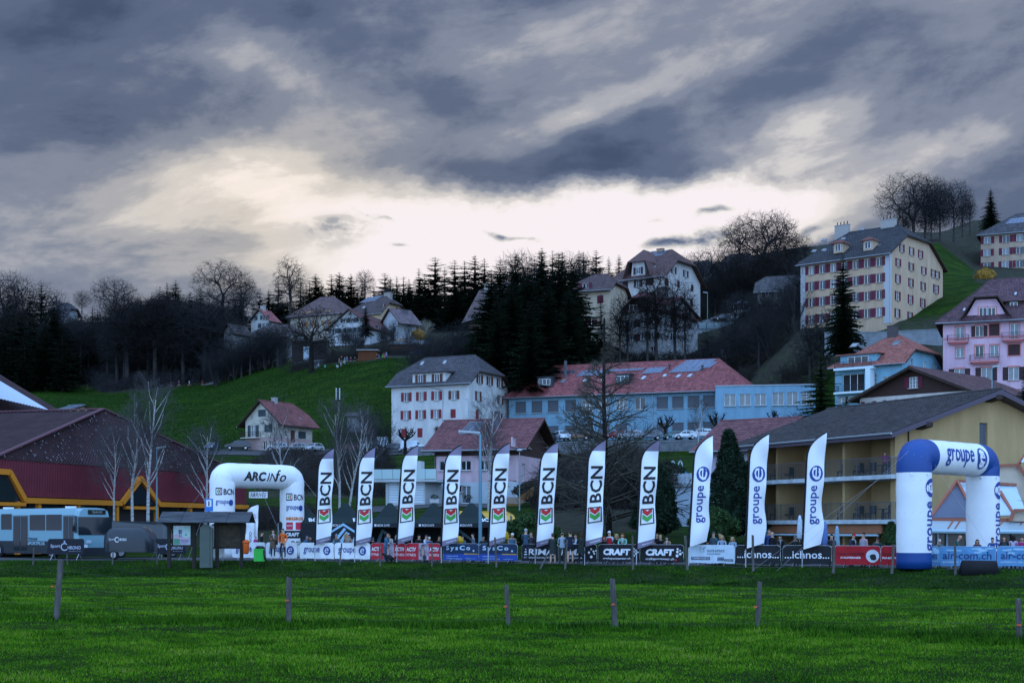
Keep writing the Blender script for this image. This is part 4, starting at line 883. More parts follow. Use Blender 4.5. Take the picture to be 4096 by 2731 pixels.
# ---- cream house
b = Bld('cream_house', 'cream rendered house with red shutters and brown bell-shaped roof half hidden by the great firs', 'house', (2440, 300), (2300, 303), depth=12, vbase=1302, wall=(.46, .37, .27))
zw = b.z('A', 2430, Y7(560)); zr = zw+3.8
b.roof(zw, zr, 'x', o=1.2, og=.8, hf0=.5, a0=3, hf1=.6, a1=3.5, col=(.075, .045, .045), tile=(.5, .6))
b.wins('A', [X7(122)], Y7(520), Y7(580), X7(122), 1.4, 'two', 'maroon'); b.wins('A', [X7(288)], Y7(660), Y7(750), X7(288), 1.4, 'two', 'maroon', closed=(0,)); b.wins('A', [X7(92), X7(185)], Y7(938), Y7(1000), X7(92), 1.3, 'two', 'maroon'); b.walls(below=4)
# ---- houses on the brow at left centre
X8 = lambda x: 700+x/2.352
Y8 = lambda y: 950+y/2.352
b = Bld('farmhouse', 'white farmhouse with timber-braced gable and long red-brown roof above the meadow', 'house', (X8(1835), 400), (X8(1452), 404), X8(2215), vbase=1362, wall=(.40, .41, .42))
hw = b.L/2; zr = ZV(Y8(675), 402)-b.zb; zw = ZV(Y8(838), 402)-b.zb
b.roof(zw, zr, 'y', o=.9, og=1, col=(.105, .045, .045), tile=(.55, .7))
b.wins('A', [X8(1602), X8(1672), X8(1732)], Y8(757), Y8(803), X8(1602), 1.4, 'two', 'slate'); b.wins('A', [X8(1500), X8(1560), X8(1640), X8(1690)], Y8(850), Y8(893), X8(1600), 1.8, 'two', 'slate'); b.wins('B', [X8(1920), X8(2060)], Y8(835), Y8(880), X8(1920), 2.4, 'two', 'slate'); b.walls(below=4)
mb = MB(); pk_ = b.sx('A', X8(1650)); zt_ = zr-.8
for dx_, z_ in ((-2.2, zt_-2.4), (2.2, zt_-2.4), (0, zt_-3.3), (-1.1, zt_-3), (1.1, zt_-3)): mb.beam((pk_, -.06, zt_), (pk_+dx_, -.06, z_), .14, .1)
mb.beam((pk_-3.2, -.07, zt_-2.3), (pk_+3.2, -.07, zt_-2.3), .16, .1); mb.build('timber_brace', DARKW, b.root)
b = Bld('hillside_house', 'ochre house with dark hipped roof and a row of solar collectors on the brow', 'house', (X8(1935), 428), (X8(1615), 434), X8(2175), vbase=1310, wall=(.48, .36, .22))
zw = b.z('A', X8(1930), Y8(690)); zr = ZV(Y8(542), 436)-b.zb; b.roof(zw, zr, 'x', o=1, og=1, hf0=.9, hf1=.45, a1=4, col=(.06, .042, .042), tile=(.55, .7))
b.wins('B', [X8(1977), X8(2100)], Y8(632), Y8(670), X8(1977), 1.3, 'two', 'brown', closed=(0,)); b.walls(below=6); b.panels([(X8(1735), Y8(618)), (X8(1880), Y8(598)), (X8(1958), Y8(548)), (X8(1815), Y8(568))], 7, 1); b.chimney(X8(2005), Y8(518), Y8(550), 2.4, 1.2, .5, (.25, .22, .2)); b.skylight([(X8(1755), Y8(667)), (X8(1785), Y8(664)), (X8(1800), Y8(648)), (X8(1772), Y8(650))])
b = Bld('white_cottage', 'low white house with slate-grey roof right of the farmhouse on the brow', 'house', (X8(2095), 412), (X8(1960), 418), X8(2270), vbase=1330, wall=(.38, .40, .42))
zw = ZV(Y8(760), 413)-b.zb; zr = ZV(Y8(668), 415)-b.zb; b.roof(zw, zr, 'y', o=2.2, og=.8, col=(.12, .085, .095), tile=(.55, .7)); b.wins('B', [X8(2210)], Y8(812), Y8(838), X8(2210), 1.4, 'two'); b.walls(below=5); b.chimney(X8(2160), Y8(685), Y8(735), 2.2, 1.2, .6, (.10, .06, .06))
b = Bld('orange_shuttered_house', 'broad white house with orange shutters and hipped brown roof behind the bare fruit tree', 'house', (X8(1545), 424), (X8(1085), 432), depth=13, vbase=1360, wall=(.38, .33, .27))
zw = b.z('A', X8(1540), Y8(688)); zr = ZV(Y8(560), 434)-b.zb; b.roof(zw, zr, 'x', o=1, og=1, hf0=1, hf1=1, col=(.10, .062, .060), tile=(.55, .7))
for yt, yb in ((690, 742), (790, 838)): b.wins('A', [X8(x) for x in (1205, 1275, 1425)], Y8(yt), Y8(yb), X8(1275), 1.3, 'two', 'orange', sw=.8)
b.walls(below=4)
b = Bld('red_roofed_house', 'small house with red tiled roof and grey chimney among the woods edge trees', 'house', (X8(885), 412), (X8(715), 415), X8(975), vbase=1330, wall=(.36, .36, .34))
zw = ZV(Y8(768), 413)-b.zb; zr = ZV(Y8(672), 413)-b.zb; b.roof(zw, zr, 'y', o=.8, og=.8, col=(.22, .07, .07), tile=(.55, .7)); b.wins('A', [X8(735), X8(845)], Y8(740), Y8(780), X8(735), 1.6, 'two', 'slate'); b.wins('A', [X8(845)], Y8(805), Y8(845), X8(845), 2.4, 'two', 'slate'); b.walls(below=5); b.chimney(X8(828), Y8(640), Y8(690), 1.3, 1, .5, (.3, .3, .32))
b = Bld('grey_house', 'low grey house with wide brown roof half hidden behind bare trees', 'house', (X8(1075), 398), (X8(720), 402), depth=9, vbase=1400, wall=(.24, .24, .24))
zw = ZV(Y8(912), 400)-b.zb; zr = ZV(Y8(822), 404)-b.zb; b.roof(zw, zr, 'x', o=.9, og=.8, hf0=.6, hf1=.6, col=(.07, .055, .055), tile=(.55, .7)); b.wins('A', [X8(780), X8(880), X8(1000)], Y8(1000), Y8(1045), X8(780), 1.5, 'two', 'slate'); b.walls(below=5)
b = Bld('wood_edge_house', 'pale narrow house with green gable boards showing through the bare wood', 'house', (X8(560), 396), (X8(460), 398), X8(700), vbase=1450, wall=(.20, .20, .20))
zw = ZV(Y8(880), 397)-b.zb; zr = ZV(Y8(810), 397)-b.zb; b.roof(zw, zr, 'y', o=.9, og=.9, col=(.06, .05, .05), tile=(.6, .8)); b.wins('A', [X8(535)], Y8(1050), Y8(1100), X8(535), 1.4, 'two', 'slate'); b.walls(below=5)
b = Bld('roof_in_the_pines', 'grey house with dark half-hipped roof among firs on the far left ridge', 'house', (272, 455), (200, 459), 310, vbase=1330, wall=(.30, .30, .31))
zw = ZV(1245, 456)-b.zb; zr = ZV(1212, 458)-b.zb; b.roof(zw, zr, 'x', o=1, og=1, hf0=.8, hf1=.5, a1=3, col=(.045, .04, .045), tile=(.6, .8)); b.walls(below=4); b.chimney(230, 1203, 1216, 1.4, 1, .5, (.1, .1, .1))
b = Bld('brown_gabled_house', 'brown gabled house with long grey roof just left of the great firs', 'house', (1990, 318), (1880, 330), 2080, vbase=1400, wall=(.20, .10, .07))
zw = ZV(1212, 318)-b.zb; zr = ZV(1128, 320)-b.zb; b.roof(zw, zr, 'x', o=1.4, og=1.2, col=(.11, .075, .075), tile=(.55, .7)); b.walls(below=4); b.chimney(1950, 1135, 1160, 1.6, 1, .5, (.3, .3, .3))
b = Bld('tiled_house', 'lilac rendered house with brown-red tiled roof behind the dark column-shaped evergreen', 'house', (3080, 130), (2815, 134), depth=10, vbase=2080, wall=(.46, .40, .50))
zw = b.z('A', 2850, 1780); zr = ZV(1683, 138)-b.zb; b.roof(zw, zr, 'x', o=1.1, og=.9, col=(.15, .06, .065), tile=(.34, .4)); b.wins('A', [2970], 1860, 1912, 2970, 1.1, 'two', 'red', closed=(0,)); b.wins('A', [2880], 1930, 1975, 2880, 1, 'two'); b.walls(below=3)
for u0_, u1_, vt_, vr_, D_, nm, lb, cc in ((2740, 2830, 1085, 1040, 395, 'gabled_house', 'dark gabled house right of the tall villa roof on the ridge', (.2, .2, .21)), (2890, 3000, 1062, 1012, 408, 'ridge_house', 'dim house with dark roof behind the big round beech', (.18, .19, .2)), (3030, 3200, 1150, 1100, 330, 'shaded_house', 'shaded wide house with grey roof below the big beech left of the cream-yellow block', (.20, .18, .17)), (590, 720, 1330, 1290, 440, 'wood_house', 'grey house glimpsed through the wood on the left slope', (.20, .21, .22))):
 b = Bld(nm, lb, 'house', (u1_, D_), (u0_, D_+3), depth=9, vbase=vt_+90, wall=cc); zw = ZV(vt_, D_)-b.zb; zr = ZV(vr_, D_+4)-b.zb
 b.roof(zw, zr, 'x', o=.9, og=.9, hf0=.4, hf1=.4, col=(.05, .045, .048), tile=(.6, .8)); c = [u0_+(u1_-u0_)*q for q in (.25, .6)]; b.wins('A', c, vt_+18, vt_+38, c[0], 1.3, 'two', 'dark'); b.walls(below=4)
def seg_mesh(segs, name, m, n=3):
 """segs: list of (p0, p1, r0, r1); open prisms, vectorised"""
 S = np.array([[*a, *b, r0, r1] for a, b, r0, r1 in segs]); a, b, r0, r1 = S[:, :3], S[:, 3:6], S[:, 6:7], S[:, 7:8]
 d = b-a; d /= np.maximum(np.linalg.norm(d, axis=1, keepdims=True), 1e-6); h = np.where(np.abs(d[:, 2:3]) < .9, np.array([[0, 0, 1.]]), np.array([[1., 0, 0]]))
 p = np.cross(d, h); p /= np.linalg.norm(p, axis=1, keepdims=True); q = np.cross(d, p); N_ = len(S)
 V = np.zeros((N_, 2, n, 3))
 for k in range(n):
  t = 2*math.pi*k/n; o = p*math.cos(t)+q*math.sin(t); V[:, 0, k] = a+o*r0; V[:, 1, k] = b+o*r1
 base = (np.arange(N_)*2*n)[:, None]; fs = np.concatenate([base+np.array([[k, (k+1) % n, n+(k+1) % n, n+k]]) for k in range(n)], 0)
 me = bpy.data.meshes.new(name); me.vertices.add(N_*2*n); me.vertices.foreach_set('co', V.ravel()); me.loops.add(len(fs)*4); me.loops.foreach_set('vertex_index', fs.ravel().astype(np.int32))
 me.polygons.add(len(fs)); me.polygons.foreach_set('loop_start', np.arange(0, len(fs)*4, 4, dtype=np.int32)); me.update(calc_edges=True); me.materials.append(m); return me
BARK = mat('bark', (.040, .038, .037), .9, .1, nscale=4, namt=.35)
BARKD = mat('dark_bark', (.014, .012, .011), .9, .1, nscale=4, namt=.35)
TWIG = mat('twigs', (.025, .025, .026), .9, .1)
BIRCH = mat('birch_bark', (.42, .41, .41), .8, .1, nscale=2.2, namt=.75, stretch=(.6, .6, 3.5), col2=(.62, .60, .58))
NEED = mat('needles', (.012, .024, .013), .85, .12, nscale=1.2, namt=.4, island=.35)
NEEDL = mat('light_needles', (.030, .062, .020), .85, .12, nscale=1.2, namt=.35, island=.35)
def rv(rng, d, ang):
 d = d.normalized(); o = d.orthogonal().normalized(); o.rotate(Matrix.Rotation(rng.uniform(0, 6.283), 3, d)); return (d*math.cos(ang)+o*math.sin(ang)).normalized()
def bare(seed, H=18, trunk=.25, spread=.55, shape='dome', r0=.35, lv=(7, 6, 6, 5), tw=.022, up=.25, tl=0, multi=1, droop=0.0, crook=.12):
 """bare broadleaf tree: returns trunk segments and branch segments"""
 rng = random.Random(seed); T, Bs = [], []
 cz = H*(trunk+1)/2; rx = H*spread*.5+.01; rzz = H*(1-trunk)/2*1.05
 def inside(p):
  z = (p.z-cz)/rzz
  if shape == 'dome': k = 1.0 if z < 0 else 1; return (p.x**2+p.y**2)/(rx*rx)+(z*z if z > 0 else (z*.85)**2) < 1
  if shape == 'narrow': return (p.x**2+p.y**2)/(rx*rx) < max(.04, 1-((p.z/H-.45)/.58)**2)
  if shape == 'cone': return math.hypot(p.x, p.y) < rx*max(.06, 1-(p.z/H-trunk)/(1-trunk))*1.15 and p.z > H*trunk*.7
  return True
 def grow(p, d, L, r, lvl, store):
  n = 3 if lvl < 2 else 2; a = p
  pts = [(p, r)]
  for i in range(n):
   d = (d+Vector((rng.gauss(0, crook), rng.gauss(0, crook), rng.gauss(0, crook)*.7+up*.22-(droop*.25 if lvl >= 2 else 0)))).normalized()
   b = a+d*L/n; rb = r*(1-.72*(i+1)/n)
   store.append((a, b, r*(1-.72*i/n), rb)); a = b; pts.append((b, rb))
   if not inside(a) and lvl > 0: break
  if lvl >= len(lv): return
  k = lv[lvl]
  for i in range(k):
   t = rng.uniform(.22, 1.0) if lvl else (trunk+(1-trunk)*(i+.5)/k*.95 if shape in ('cone', 'narrow') else rng.uniform(trunk*1.0, .8))
   x = t*(len(pts)-1); j = min(int(x), len(pts)-2); f = x-j
   q = pts[j][0].lerp(pts[j+1][0], f); rr = max(tw*.6, (pts[j][1]*(1-f)+pts[j+1][1]*f)*.6)
   ang = {'dome': rng.uniform(.4, .95), 'narrow': rng.uniform(.3, .7), 'cone': rng.uniform(1.15, 1.5)}[shape] if lvl == 0 else rng.uniform(.35, .9)
   LL = L*(rng.uniform(.42, .68) if lvl else (1-trunk)*{'dome': .62, 'narrow': .42, 'cone': spread*.62*max(.14, 1.06-t)/(1-trunk)*1.2}[shape]*rng.uniform(.8, 1.1))
   if LL < .25: continue
   grow(q, rv(rng, d if lvl else Vector((0, 0, 1)), ang), LL, max(tw*.5, min(rr, r*.5)), lvl+1, T if lvl < tl else Bs)
 for m_ in range(multi):
  d0 = Vector((0, 0, 1)) if multi == 1 else rv(rng, Vector((0, 0, 1)), rng.uniform(.05, .3)); grow(Vector((0, 0, -.3)), d0, H*(.88 if shape == 'dome' else .98)*rng.uniform(.85, 1) if multi > 1 else H*(.86 if shape == 'dome' else .98), r0, 0, T)
 return T, Bs
def conifer(seed, H=18, R=3.2, whorls=34, nb=9, base=.08, ragged=.25, droop=.35, dens=10):
 rng = np.random.default_rng(seed); fs = 0; V = []; segs = [(Vector((0, 0, -.4)), Vector((0, 0, H*.6)), R*.085+.05, R*.05+.03), (Vector((0, 0, H*.6)), Vector((0, 0, H)), R*.05+.03, .02)]
 for i in range(whorls):
  t = (i+rng.uniform(-.3, .3))/whorls; z = H*(base+(1-base)*t); rr = R*(1-t)**.68*(.75+.25*min(1, t*7+.3))+.12
  k = max(4, int(nb*(1-.45*t))); ph = rng.uniform(0, 6.28)
  for j in range(k):
   a = ph+6.283*j/k+rng.uniform(-.3, .3); L = rr*(1+rng.uniform(-ragged, ragged)); dr = droop*(1-t)*L*rng.uniform(.6, 1.3)-.12*L*t*2
   dx_, dy_ = math.cos(a), math.sin(a); px_, py_ = -dy_, dx_
   if L > .8: segs.append((Vector((0, 0, z)), Vector((dx_*L*.9, dy_*L*.9, z-dr*.9)), .03+.012*L, .01))
   n = max(3, int(dens*L/R)+2)
   for s_ in range(n):
    f = (s_+.6)/n; c = np.array([dx_*L*f, dy_*L*f, z-dr*f**1.4]); w = L*.20*(1.15-f*.75)*rng.uniform(.7, 1.3)+.06; hang = w*rng.uniform(.35, .8)
    for sd_ in (-1, 1):
     tip = c+np.array([dx_*w*.75+px_*w*sd_, dy_*w*.75+py_*w*sd_, -hang*.5*rng.uniform(.2, 1.2)+w*.12])
     b0 = c-np.array([dx_, dy_, 0])*w*.42; b1 = c+np.array([dx_*w*.55, dy_*w*.55, 0.02]); V += [b0, tip, b1]
    if rng.random() < .75:
     V += [c-np.array([dx_, dy_, 0])*w*.5, c+np.array([px_*.2*w, py_*.2*w, -hang]), c+np.array([dx_*w*.7, dy_*w*.7, 0])]
 V = np.array(V); n = len(V)
 me = bpy.data.meshes.new('crown'); me.vertices.add(n); me.vertices.foreach_set('co', V.ravel()); me.loops.add(n); me.loops.foreach_set('vertex_index', np.arange(n, dtype=np.int32))
 me.polygons.add(n//3); me.polygons.foreach_set('loop_start', np.arange(0, n, 3, dtype=np.int32)); me.update(calc_edges=True); me.materials.append(NEED)
 return seg_mesh(segs, 'trunk', BARKD, 4), me
def shrub_leafy(seed, H, R, n=2600, m=None, shape='round'):
 n *= 3
 rng = np.random.default_rng(seed); V = []
 z = rng.uniform(0, 1, n); a = rng.uniform(0, 6.283, n); prof = {'round': np.sqrt(np.clip(1-(2*z-.95)**2, .05, 1)), 'column': np.clip(1.02-z, 0, 1)**.6*np.clip(z*7+.35, 0, 1)}[shape]
 lob = 1+.16*np.sin(a*3+z*9+seed)+.12*np.sin(a*5-z*17+seed*2); r = R*prof*lob*(1-rng.exponential(.10, n)).clip(.3, 1)
 c = np.stack([r*np.cos(a), r*np.sin(a), z*H], 1); s_ = R*.05*rng.uniform(.6, 1.5, (n, 1)); V = np.zeros((n, 3, 3))
 for k in range(3): V[:, k] = c+rng.normal(0, 1, (n, 3))*s_*np.array([1, 1, 1.1])
 me = bpy.data.meshes.new('foliage'); me.vertices.add(3*n); me.vertices.foreach_set('co', V.ravel()); me.loops.add(3*n); me.loops.foreach_set('vertex_index', np.arange(3*n, dtype=np.int32))
 me.polygons.add(n); me.polygons.foreach_set('loop_start', np.arange(0, 3*n, 3, dtype=np.int32)); me.update(calc_edges=True); me.materials.append(m or NEED)
 core = MB(); K = 9
 rings = []
 for i in range(K+1):
  zz = i/K; p_ = {'round': math.sqrt(max(.05, 1-(2*zz-.95)**2)), 'column': max(0, 1.02-zz)**.6*min(1, zz*7+.35)}[shape]*R*.80
  rings.append([(p_*math.cos(6.283*j/12)*(1+.12*math.sin(j*3+i+seed)), p_*math.sin(6.283*j/12)*(1+.12*math.sin(j*2.3+i*1.7)), zz*H*.95) for j in range(12)])
 core.loft(rings); cm = core.mesh('inner_foliage', m or NEED); return me, cm
class Tree:                                                  # prototypes share their meshes
 def __init__(s, kind, tm, cm, H, cname='branches'): s.kind, s.tm, s.cm, s.H, s.cn = kind, tm, cm, H, cname
 def put(s, u, vb, vt, D, label, group=None, cat='tree', name=None, wide=1.0, zb=None, bm=None, cmn=None, rot=None, lean=0.0):
  zg = gz(*PX(u, D)) if vb is None else ZV(vb, D); H = ZV(vt, D)-zg; k = H/s.H; x, y = PX(u, D)
  t = thing(name or s.kind, label, cat, (x, y, zg), rot if rot is not None else random.uniform(0, 6.28), group); t.scale = (k*wide, k*wide, k)
  if lean: t.rotation_euler = (0, lean, 0)
  a = link('trunk', s.tm, t); b_ = link(s.cn, s.cm, t)
  if bm: setmats(a, bm)
  if cmn: setmats(b_, cmn)
  return t
def spread_tree(seed, H, R, zc=.58, rz=.44, z0=.14, n=900, rt=.03, lobes=7, tips=3, tipl=.06, fork=.1, shell=.32, pw=.40, tr=.85):
 """branches reach out to points spread through a lobed crown"""
 rng = np.random.default_rng(seed); pts = []
 L_ = [(rng.normal(0, 1, 3)) for _ in range(lobes)]; L_ = [l/np.linalg.norm(l) for l in L_]
 while len(pts) < n:
  d = rng.normal(0, 1, 3); d /= np.linalg.norm(d); k = rng.uniform(0, 1)**shell*(.84+.20*max(max(d@l for l in L_), 0)**3+rng.uniform(-.05, .05))
  p = np.array([d[0]*R*k, d[1]*R*k, zc*H+d[2]*rz*H*k])
  if p[2] > z0*H and (p[2] > zc*H*.75 or k > .45): pts.append(p)
 pts = np.array(pts); T, Bs = [], []
 def grow(p, ids, lvl, din):
  m_ = len(ids); r = rt*m_**pw*(tr if m_ > n*.4 else 1)
  if m_ == 1:
   q = pts[ids[0]]; Bs.append((p, q, rt*1.1, rt*.6)); L = H*tipl
   for _ in range(tips):
    d = (q-p)/max(1e-3, np.linalg.norm(q-p))+rng.normal(0, .5, 3)+np.array([0, 0, .35]); d /= np.linalg.norm(d); Bs.append((q-(q-p)*rng.uniform(0, .5), q+d*L*rng.uniform(.5, 1.1), rt*.7, rt*.3))
   return
  P_ = pts[ids]; c = P_.mean(0); f = .30 if m_ > 8 else .5
  q = p+(c-p)*f*rng.uniform(.8, 1.2)+din*np.linalg.norm(c-p)*.10+rng.normal(0, .018*H*min(1, 3/m_**.5+.2), 3)*.5
  r2 = rt*(m_*.8)**pw*(tr if m_ > n*.6 else 1); (T if m_ >= n*.5 else Bs).append((p, q, r, r2)); dn = (q-p)/max(1e-3, np.linalg.norm(q-p))
  i = rng.integers(m_); a_ = P_[np.argmax(((P_-P_[i])**2).sum(1))]; b_ = P_[np.argmax(((P_-a_)**2).sum(1))]
  w = ((P_-a_)**2).sum(1) < ((P_-b_)**2).sum(1)
  if w.all() or not w.any(): w = np.arange(m_) < m_//2
  grow(q, ids[w], lvl+1, dn); grow(q, ids[~w], lvl+1, dn)
 base = np.array([0, 0, H*fork]); T.append((np.array([0, 0, -.5]), base, rt*n**pw*1.25*tr, rt*n**pw*tr)); grow(base, np.arange(n), 0, np.array([0, 0, 1.])); return T, Bs
def mks(kind, seed, tb=BARK, tw_=TWIG, **k):
 T, Bs = spread_tree(seed, **k); zt = max(float(s_[1][2]) for s_ in Bs); return Tree(kind, seg_mesh(T, 'trunk', tb, 7), seg_mesh(Bs, 'branches', tw_, 3), zt)
def mk(kind, seed, tb=BARK, tw_=TWIG, **k):
 T, Bs = bare(seed, **k); return Tree(kind, seg_mesh(T, 'trunk', tb, 7), seg_mesh(Bs, 'branches', tw_, 3), max(s_[1].z for s_ in Bs))
BEECH = [mks('beech_tree', 11, H=20, R=10.5, n=2300, rt=.022, z0=.10, fork=.07, tips=2, shell=.42), mks('beech_tree', 12, H=20, R=8.8, n=1900, rt=.022, z0=.12, fork=.08, zc=.56, rz=.46, shell=.42, tips=2), mks('beech_tree', 15, H=20, R=7, n=1500, rt=.024, z0=.16, fork=.10, zc=.58, rz=.44, shell=.45, tips=2)]
ASH = [mks('ash_tree', 21, H=20, R=4.2, n=900, rt=.024, zc=.58, rz=.48, z0=.12, fork=.14, shell=.55, tips=2), mks('ash_tree', 22, H=20, R=5.4, n=1100, rt=.024, zc=.57, rz=.45, z0=.16, fork=.15, shell=.5, tips=2), mks('ash_tree', 23, H=20, R=4.8, n=800, rt=.026, zc=.64, rz=.38, z0=.28, fork=.26, shell=.5, tips=2)]
THICK = [mk('young_tree', 31, H=10, trunk=.05, spread=.7, shape='dome', r0=.1, multi=5, lv=(7, 6, 5), tw=.022, up=.5), mk('young_tree', 32, H=10, trunk=.03, spread=.9, shape='dome', r0=.08, multi=6, lv=(7, 6, 5), tw=.022, up=.35)]
BIR = [mk('birch_tree', s_, BIRCH, mat('birch_twigs', (.07, .065, .065), .85), H=15, trunk=.22, spread=.52, shape='narrow', r0=.22, lv=(15, 9, 7, 3), tw=.015, up=.6, droop=.35, crook=.10, tl=1) for s_ in (41, 42, 43)]
LARCH = mk('larch_tree', 51, BARKD, mat('larch_twigs', (.060, .055, .042), .9), H=20, trunk=.10, spread=.50, shape='cone', r0=.30, lv=(72, 8, 7), tw=.011, up=.12, crook=.05)
FRUIT = mks('fruit_tree', 61, BARKD, mat('fruit_twigs', (.018, .014, .012), .9), H=12, R=7, n=800, rt=.026, zc=.58, rz=.42, z0=.2, fork=.22, tips=4, tr=1.2)
CON = [Tree('fir_tree', *conifer(s_, 18, R, w_, nb, .08, rg, dr, de), 18, 'crown') for s_, R, w_, nb, rg, dr, de in ((71, 3.1, 30, 9, .5, .35, 9), (72, 3.9, 26, 9, .55, .25, 9), (73, 2.7, 32, 8, .5, .5, 8), (74, 4.0, 38, 10, .35, .4, 10), (75, 3.4, 22, 8, .6, .15, 9))]
BIGC = [Tree('fir_tree', *conifer(s_, 30, 6.4, 48, 13, .06, .5, .32, 16), 30, 'crown') for s_ in (81, 82)]
def pollard(seed, H=5):
 rng = random.Random(seed); T = [(Vector((0, 0, -.2)), Vector((.05, 0, H*.42)), .26, .22)]; Bs = []
 for i in range(7):
  a = i*.9+rng.random(); p = Vector((.05, 0, H*.40)); r = .16; d = Vector((math.cos(a), math.sin(a), .75)).normalized()
  for k in range(3):
   d = (d+Vector((rng.gauss(0, .3), rng.gauss(0, .3), .22))).normalized(); q = p+d*H*.13; Bs.append((p, q, r, r*.85)); p = q; r *= .85
   if k:
    for _ in range(5): e = rv(rng, Vector((0, 0, 1)), rng.uniform(.2, 1.0)); Bs.append((p, p+e*rng.uniform(.4, .9), .06, .015))
 return Tree('pollard_tree', seg_mesh(T, 'trunk', BARKD, 8), seg_mesh(Bs, 'branches', BARKD, 5), H)
POL = [pollard(91), pollard(92)]
R_ = random.Random(5)
# --- the skyline: firs
C1 = [(700+x/2.352, 950+y/2.352) for x, y in ((970,400),(1180,385),(1265,400),(1325,340),(1380,420),(1470,340),(1545,325),(1655,340),(1760,385),(1870,465),(1975,330),(2025,370),(2085,360),(2150,360),(2200,385),(2295,285),(2350,340))]
C2 = [(1700+x/2.352, 950+y/2.352) for x, y in ((95,180),(185,270),(280,205),(370,215),(470,165),(1100,95),(1200,120),(1030,190),(1450,120),(1490,130),(1610,110),(1730,175),(1825,160),(1900,240),(2062,125),(560,190),(1290,130))]
for i, (u, v) in enumerate(C1+C2+[(640, 1145), (668, 1128), (703, 1120), (760, 1165), (610, 1180), (800, 1160), (1040, 1150), (1075, 1155), (960, 1175), (1225, 1150), (1430, 1150), (1590, 1140), (1820, 1110), (1680, 1120), (2020, 1070), (2400, 1060)]):
 D = 452+(i*37 % 50); x, y = PX(u, D); R_.choice(CON).put(u, None, v, D, 'dark fir in the row of firs along the skyline', 'firs along the skyline', wide=R_.uniform(1.2, 1.75))
for i in range(70):
 u = R_.uniform(540, 2560); v = np.interp(u, [540, 1000, 1200, 1700, 2000, 2560], [1215, 1195, 1185, 1150, 1100, 1080])+R_.uniform(-15, 40); D = R_.uniform(462, 530); R_.choice(CON).put(u, None, v, D, 'dark fir in the row of firs along the skyline', 'firs along the skyline', wide=R_.uniform(1.4, 2.1))
# --- far left firs and bare trees
for i, (u, v, D, w_) in enumerate(((165, 1125, 430, 1.2), (120, 1148, 425, 1.0), (40, 1190, 410, 1.3), (215, 1215, 400, 1.6), (-20, 1210, 410, 1.5), (80, 1235, 395, 1.6), (130, 1225, 392, 1.5), (180, 1290, 388, 1.6), (30, 1270, 385, 1.7), (250, 1330, 386, 1.4), (100, 1320, 384, 1.6), (-60, 1280, 384, 1.6), (370, 1222, 420, 1.3), (480, 1230, 425, 1.3), (540, 1235, 420, 1.3), (390, 1238, 415, 1.2), (325, 1240, 415, 1.2))):
 CON[i % 4].put(u, None, v, D, 'tall dark fir in the wood on the far left slope', 'firs in the wood at far left', wide=w_)
for i, (u, v, D, w_, t) in enumerate(((20, 1068, 430, 1.0, ASH[2]), (58, 1070, 432, 1.0, ASH[0]), (95, 1090, 428, .9, ASH[1]), (180, 1110, 436, .9, ASH[1]), (228, 1145, 440, 1.0, ASH[0]))):
 t.put(u, None, v, D, 'bare tree rising above the firs at the far left', 'bare trees at the far left edge', wide=w_)
BEECH[1].put(328, 1250, 1155, 440, 'small round bare tree alone on the skyline at left', wide=1.0); BEECH[0].put(462, 1290, 1100, 430, 'wide dome-shaped bare tree on the left skyline', wide=1.15)
BEECH[1].put(892, 1310, 1022, 440, 'tall dome-shaped bare tree above the left wood', wide=1.15); BEECH[2].put(975, 1320, 1080, 436, 'smaller bare tree leaning right of the tall dome tree', wide=.9); ASH[1].put(1162, 1290, 1012, 440, 'tallest slender bare tree standing above the skyline firs', wide=1.2); BEECH[2].put(1460, 1215, 1073, 455, 'bare round tree rising between skyline firs behind the farmhouses', wide=1.0); BEECH[1].put(1545, 1230, 1140, 450, 'low bare tree between firs on the skyline')
for u, v in ((2055, 990), (2085, 985), (2290, 992), (2330, 1000), (2120, 1030)): ASH[1].put(u, None, v, 420, 'bare tree mixed among the tops of the great firs', 'bare trees behind the great firs', wide=1.1)
# --- bare wood on the left slope
edge = lambda u: np.interp(u, [-500, 60, 350, 420, 800, 1150], [400, 402, 403, 388, 394, 400])
for i in range(165):
 u = R_.uniform(220, 1130) if i > 25 else R_.uniform(-150, 400); D = edge(u)+abs(R_.gauss(0, 26))+2
 if u > 950 and D > 408: continue
 vt = np.interp(u, [0, 230, 420, 520, 700, 850, 1000, 1130], [1240, 1300, 1265, 1210, 1200, 1215, 1270, 1400])+R_.uniform(-50, 40)+(0 if u < 960 else 60)
 R_.choice(ASH+THICK+BEECH[2:]).put(u, None, vt, D, 'slender bare tree in the dark wood on the left slope', 'bare trees of the left wood', wide=R_.uniform(1.0, 1.7), cmn=R_.choice((TWIG, BARKD)))
for i in range(26):
 u = R_.uniform(860, 1150); D = R_.uniform(383, 393); h = R_.uniform(7, 13); R_.choice(ASH+THICK+BEECH[2:]).put(u, None, V0-(gz(*PX(u, D))+h-EYE)*F/D, D, 'slender bare tree at the lower edge of the left wood', 'bare trees at the wood edge', wide=1.5)
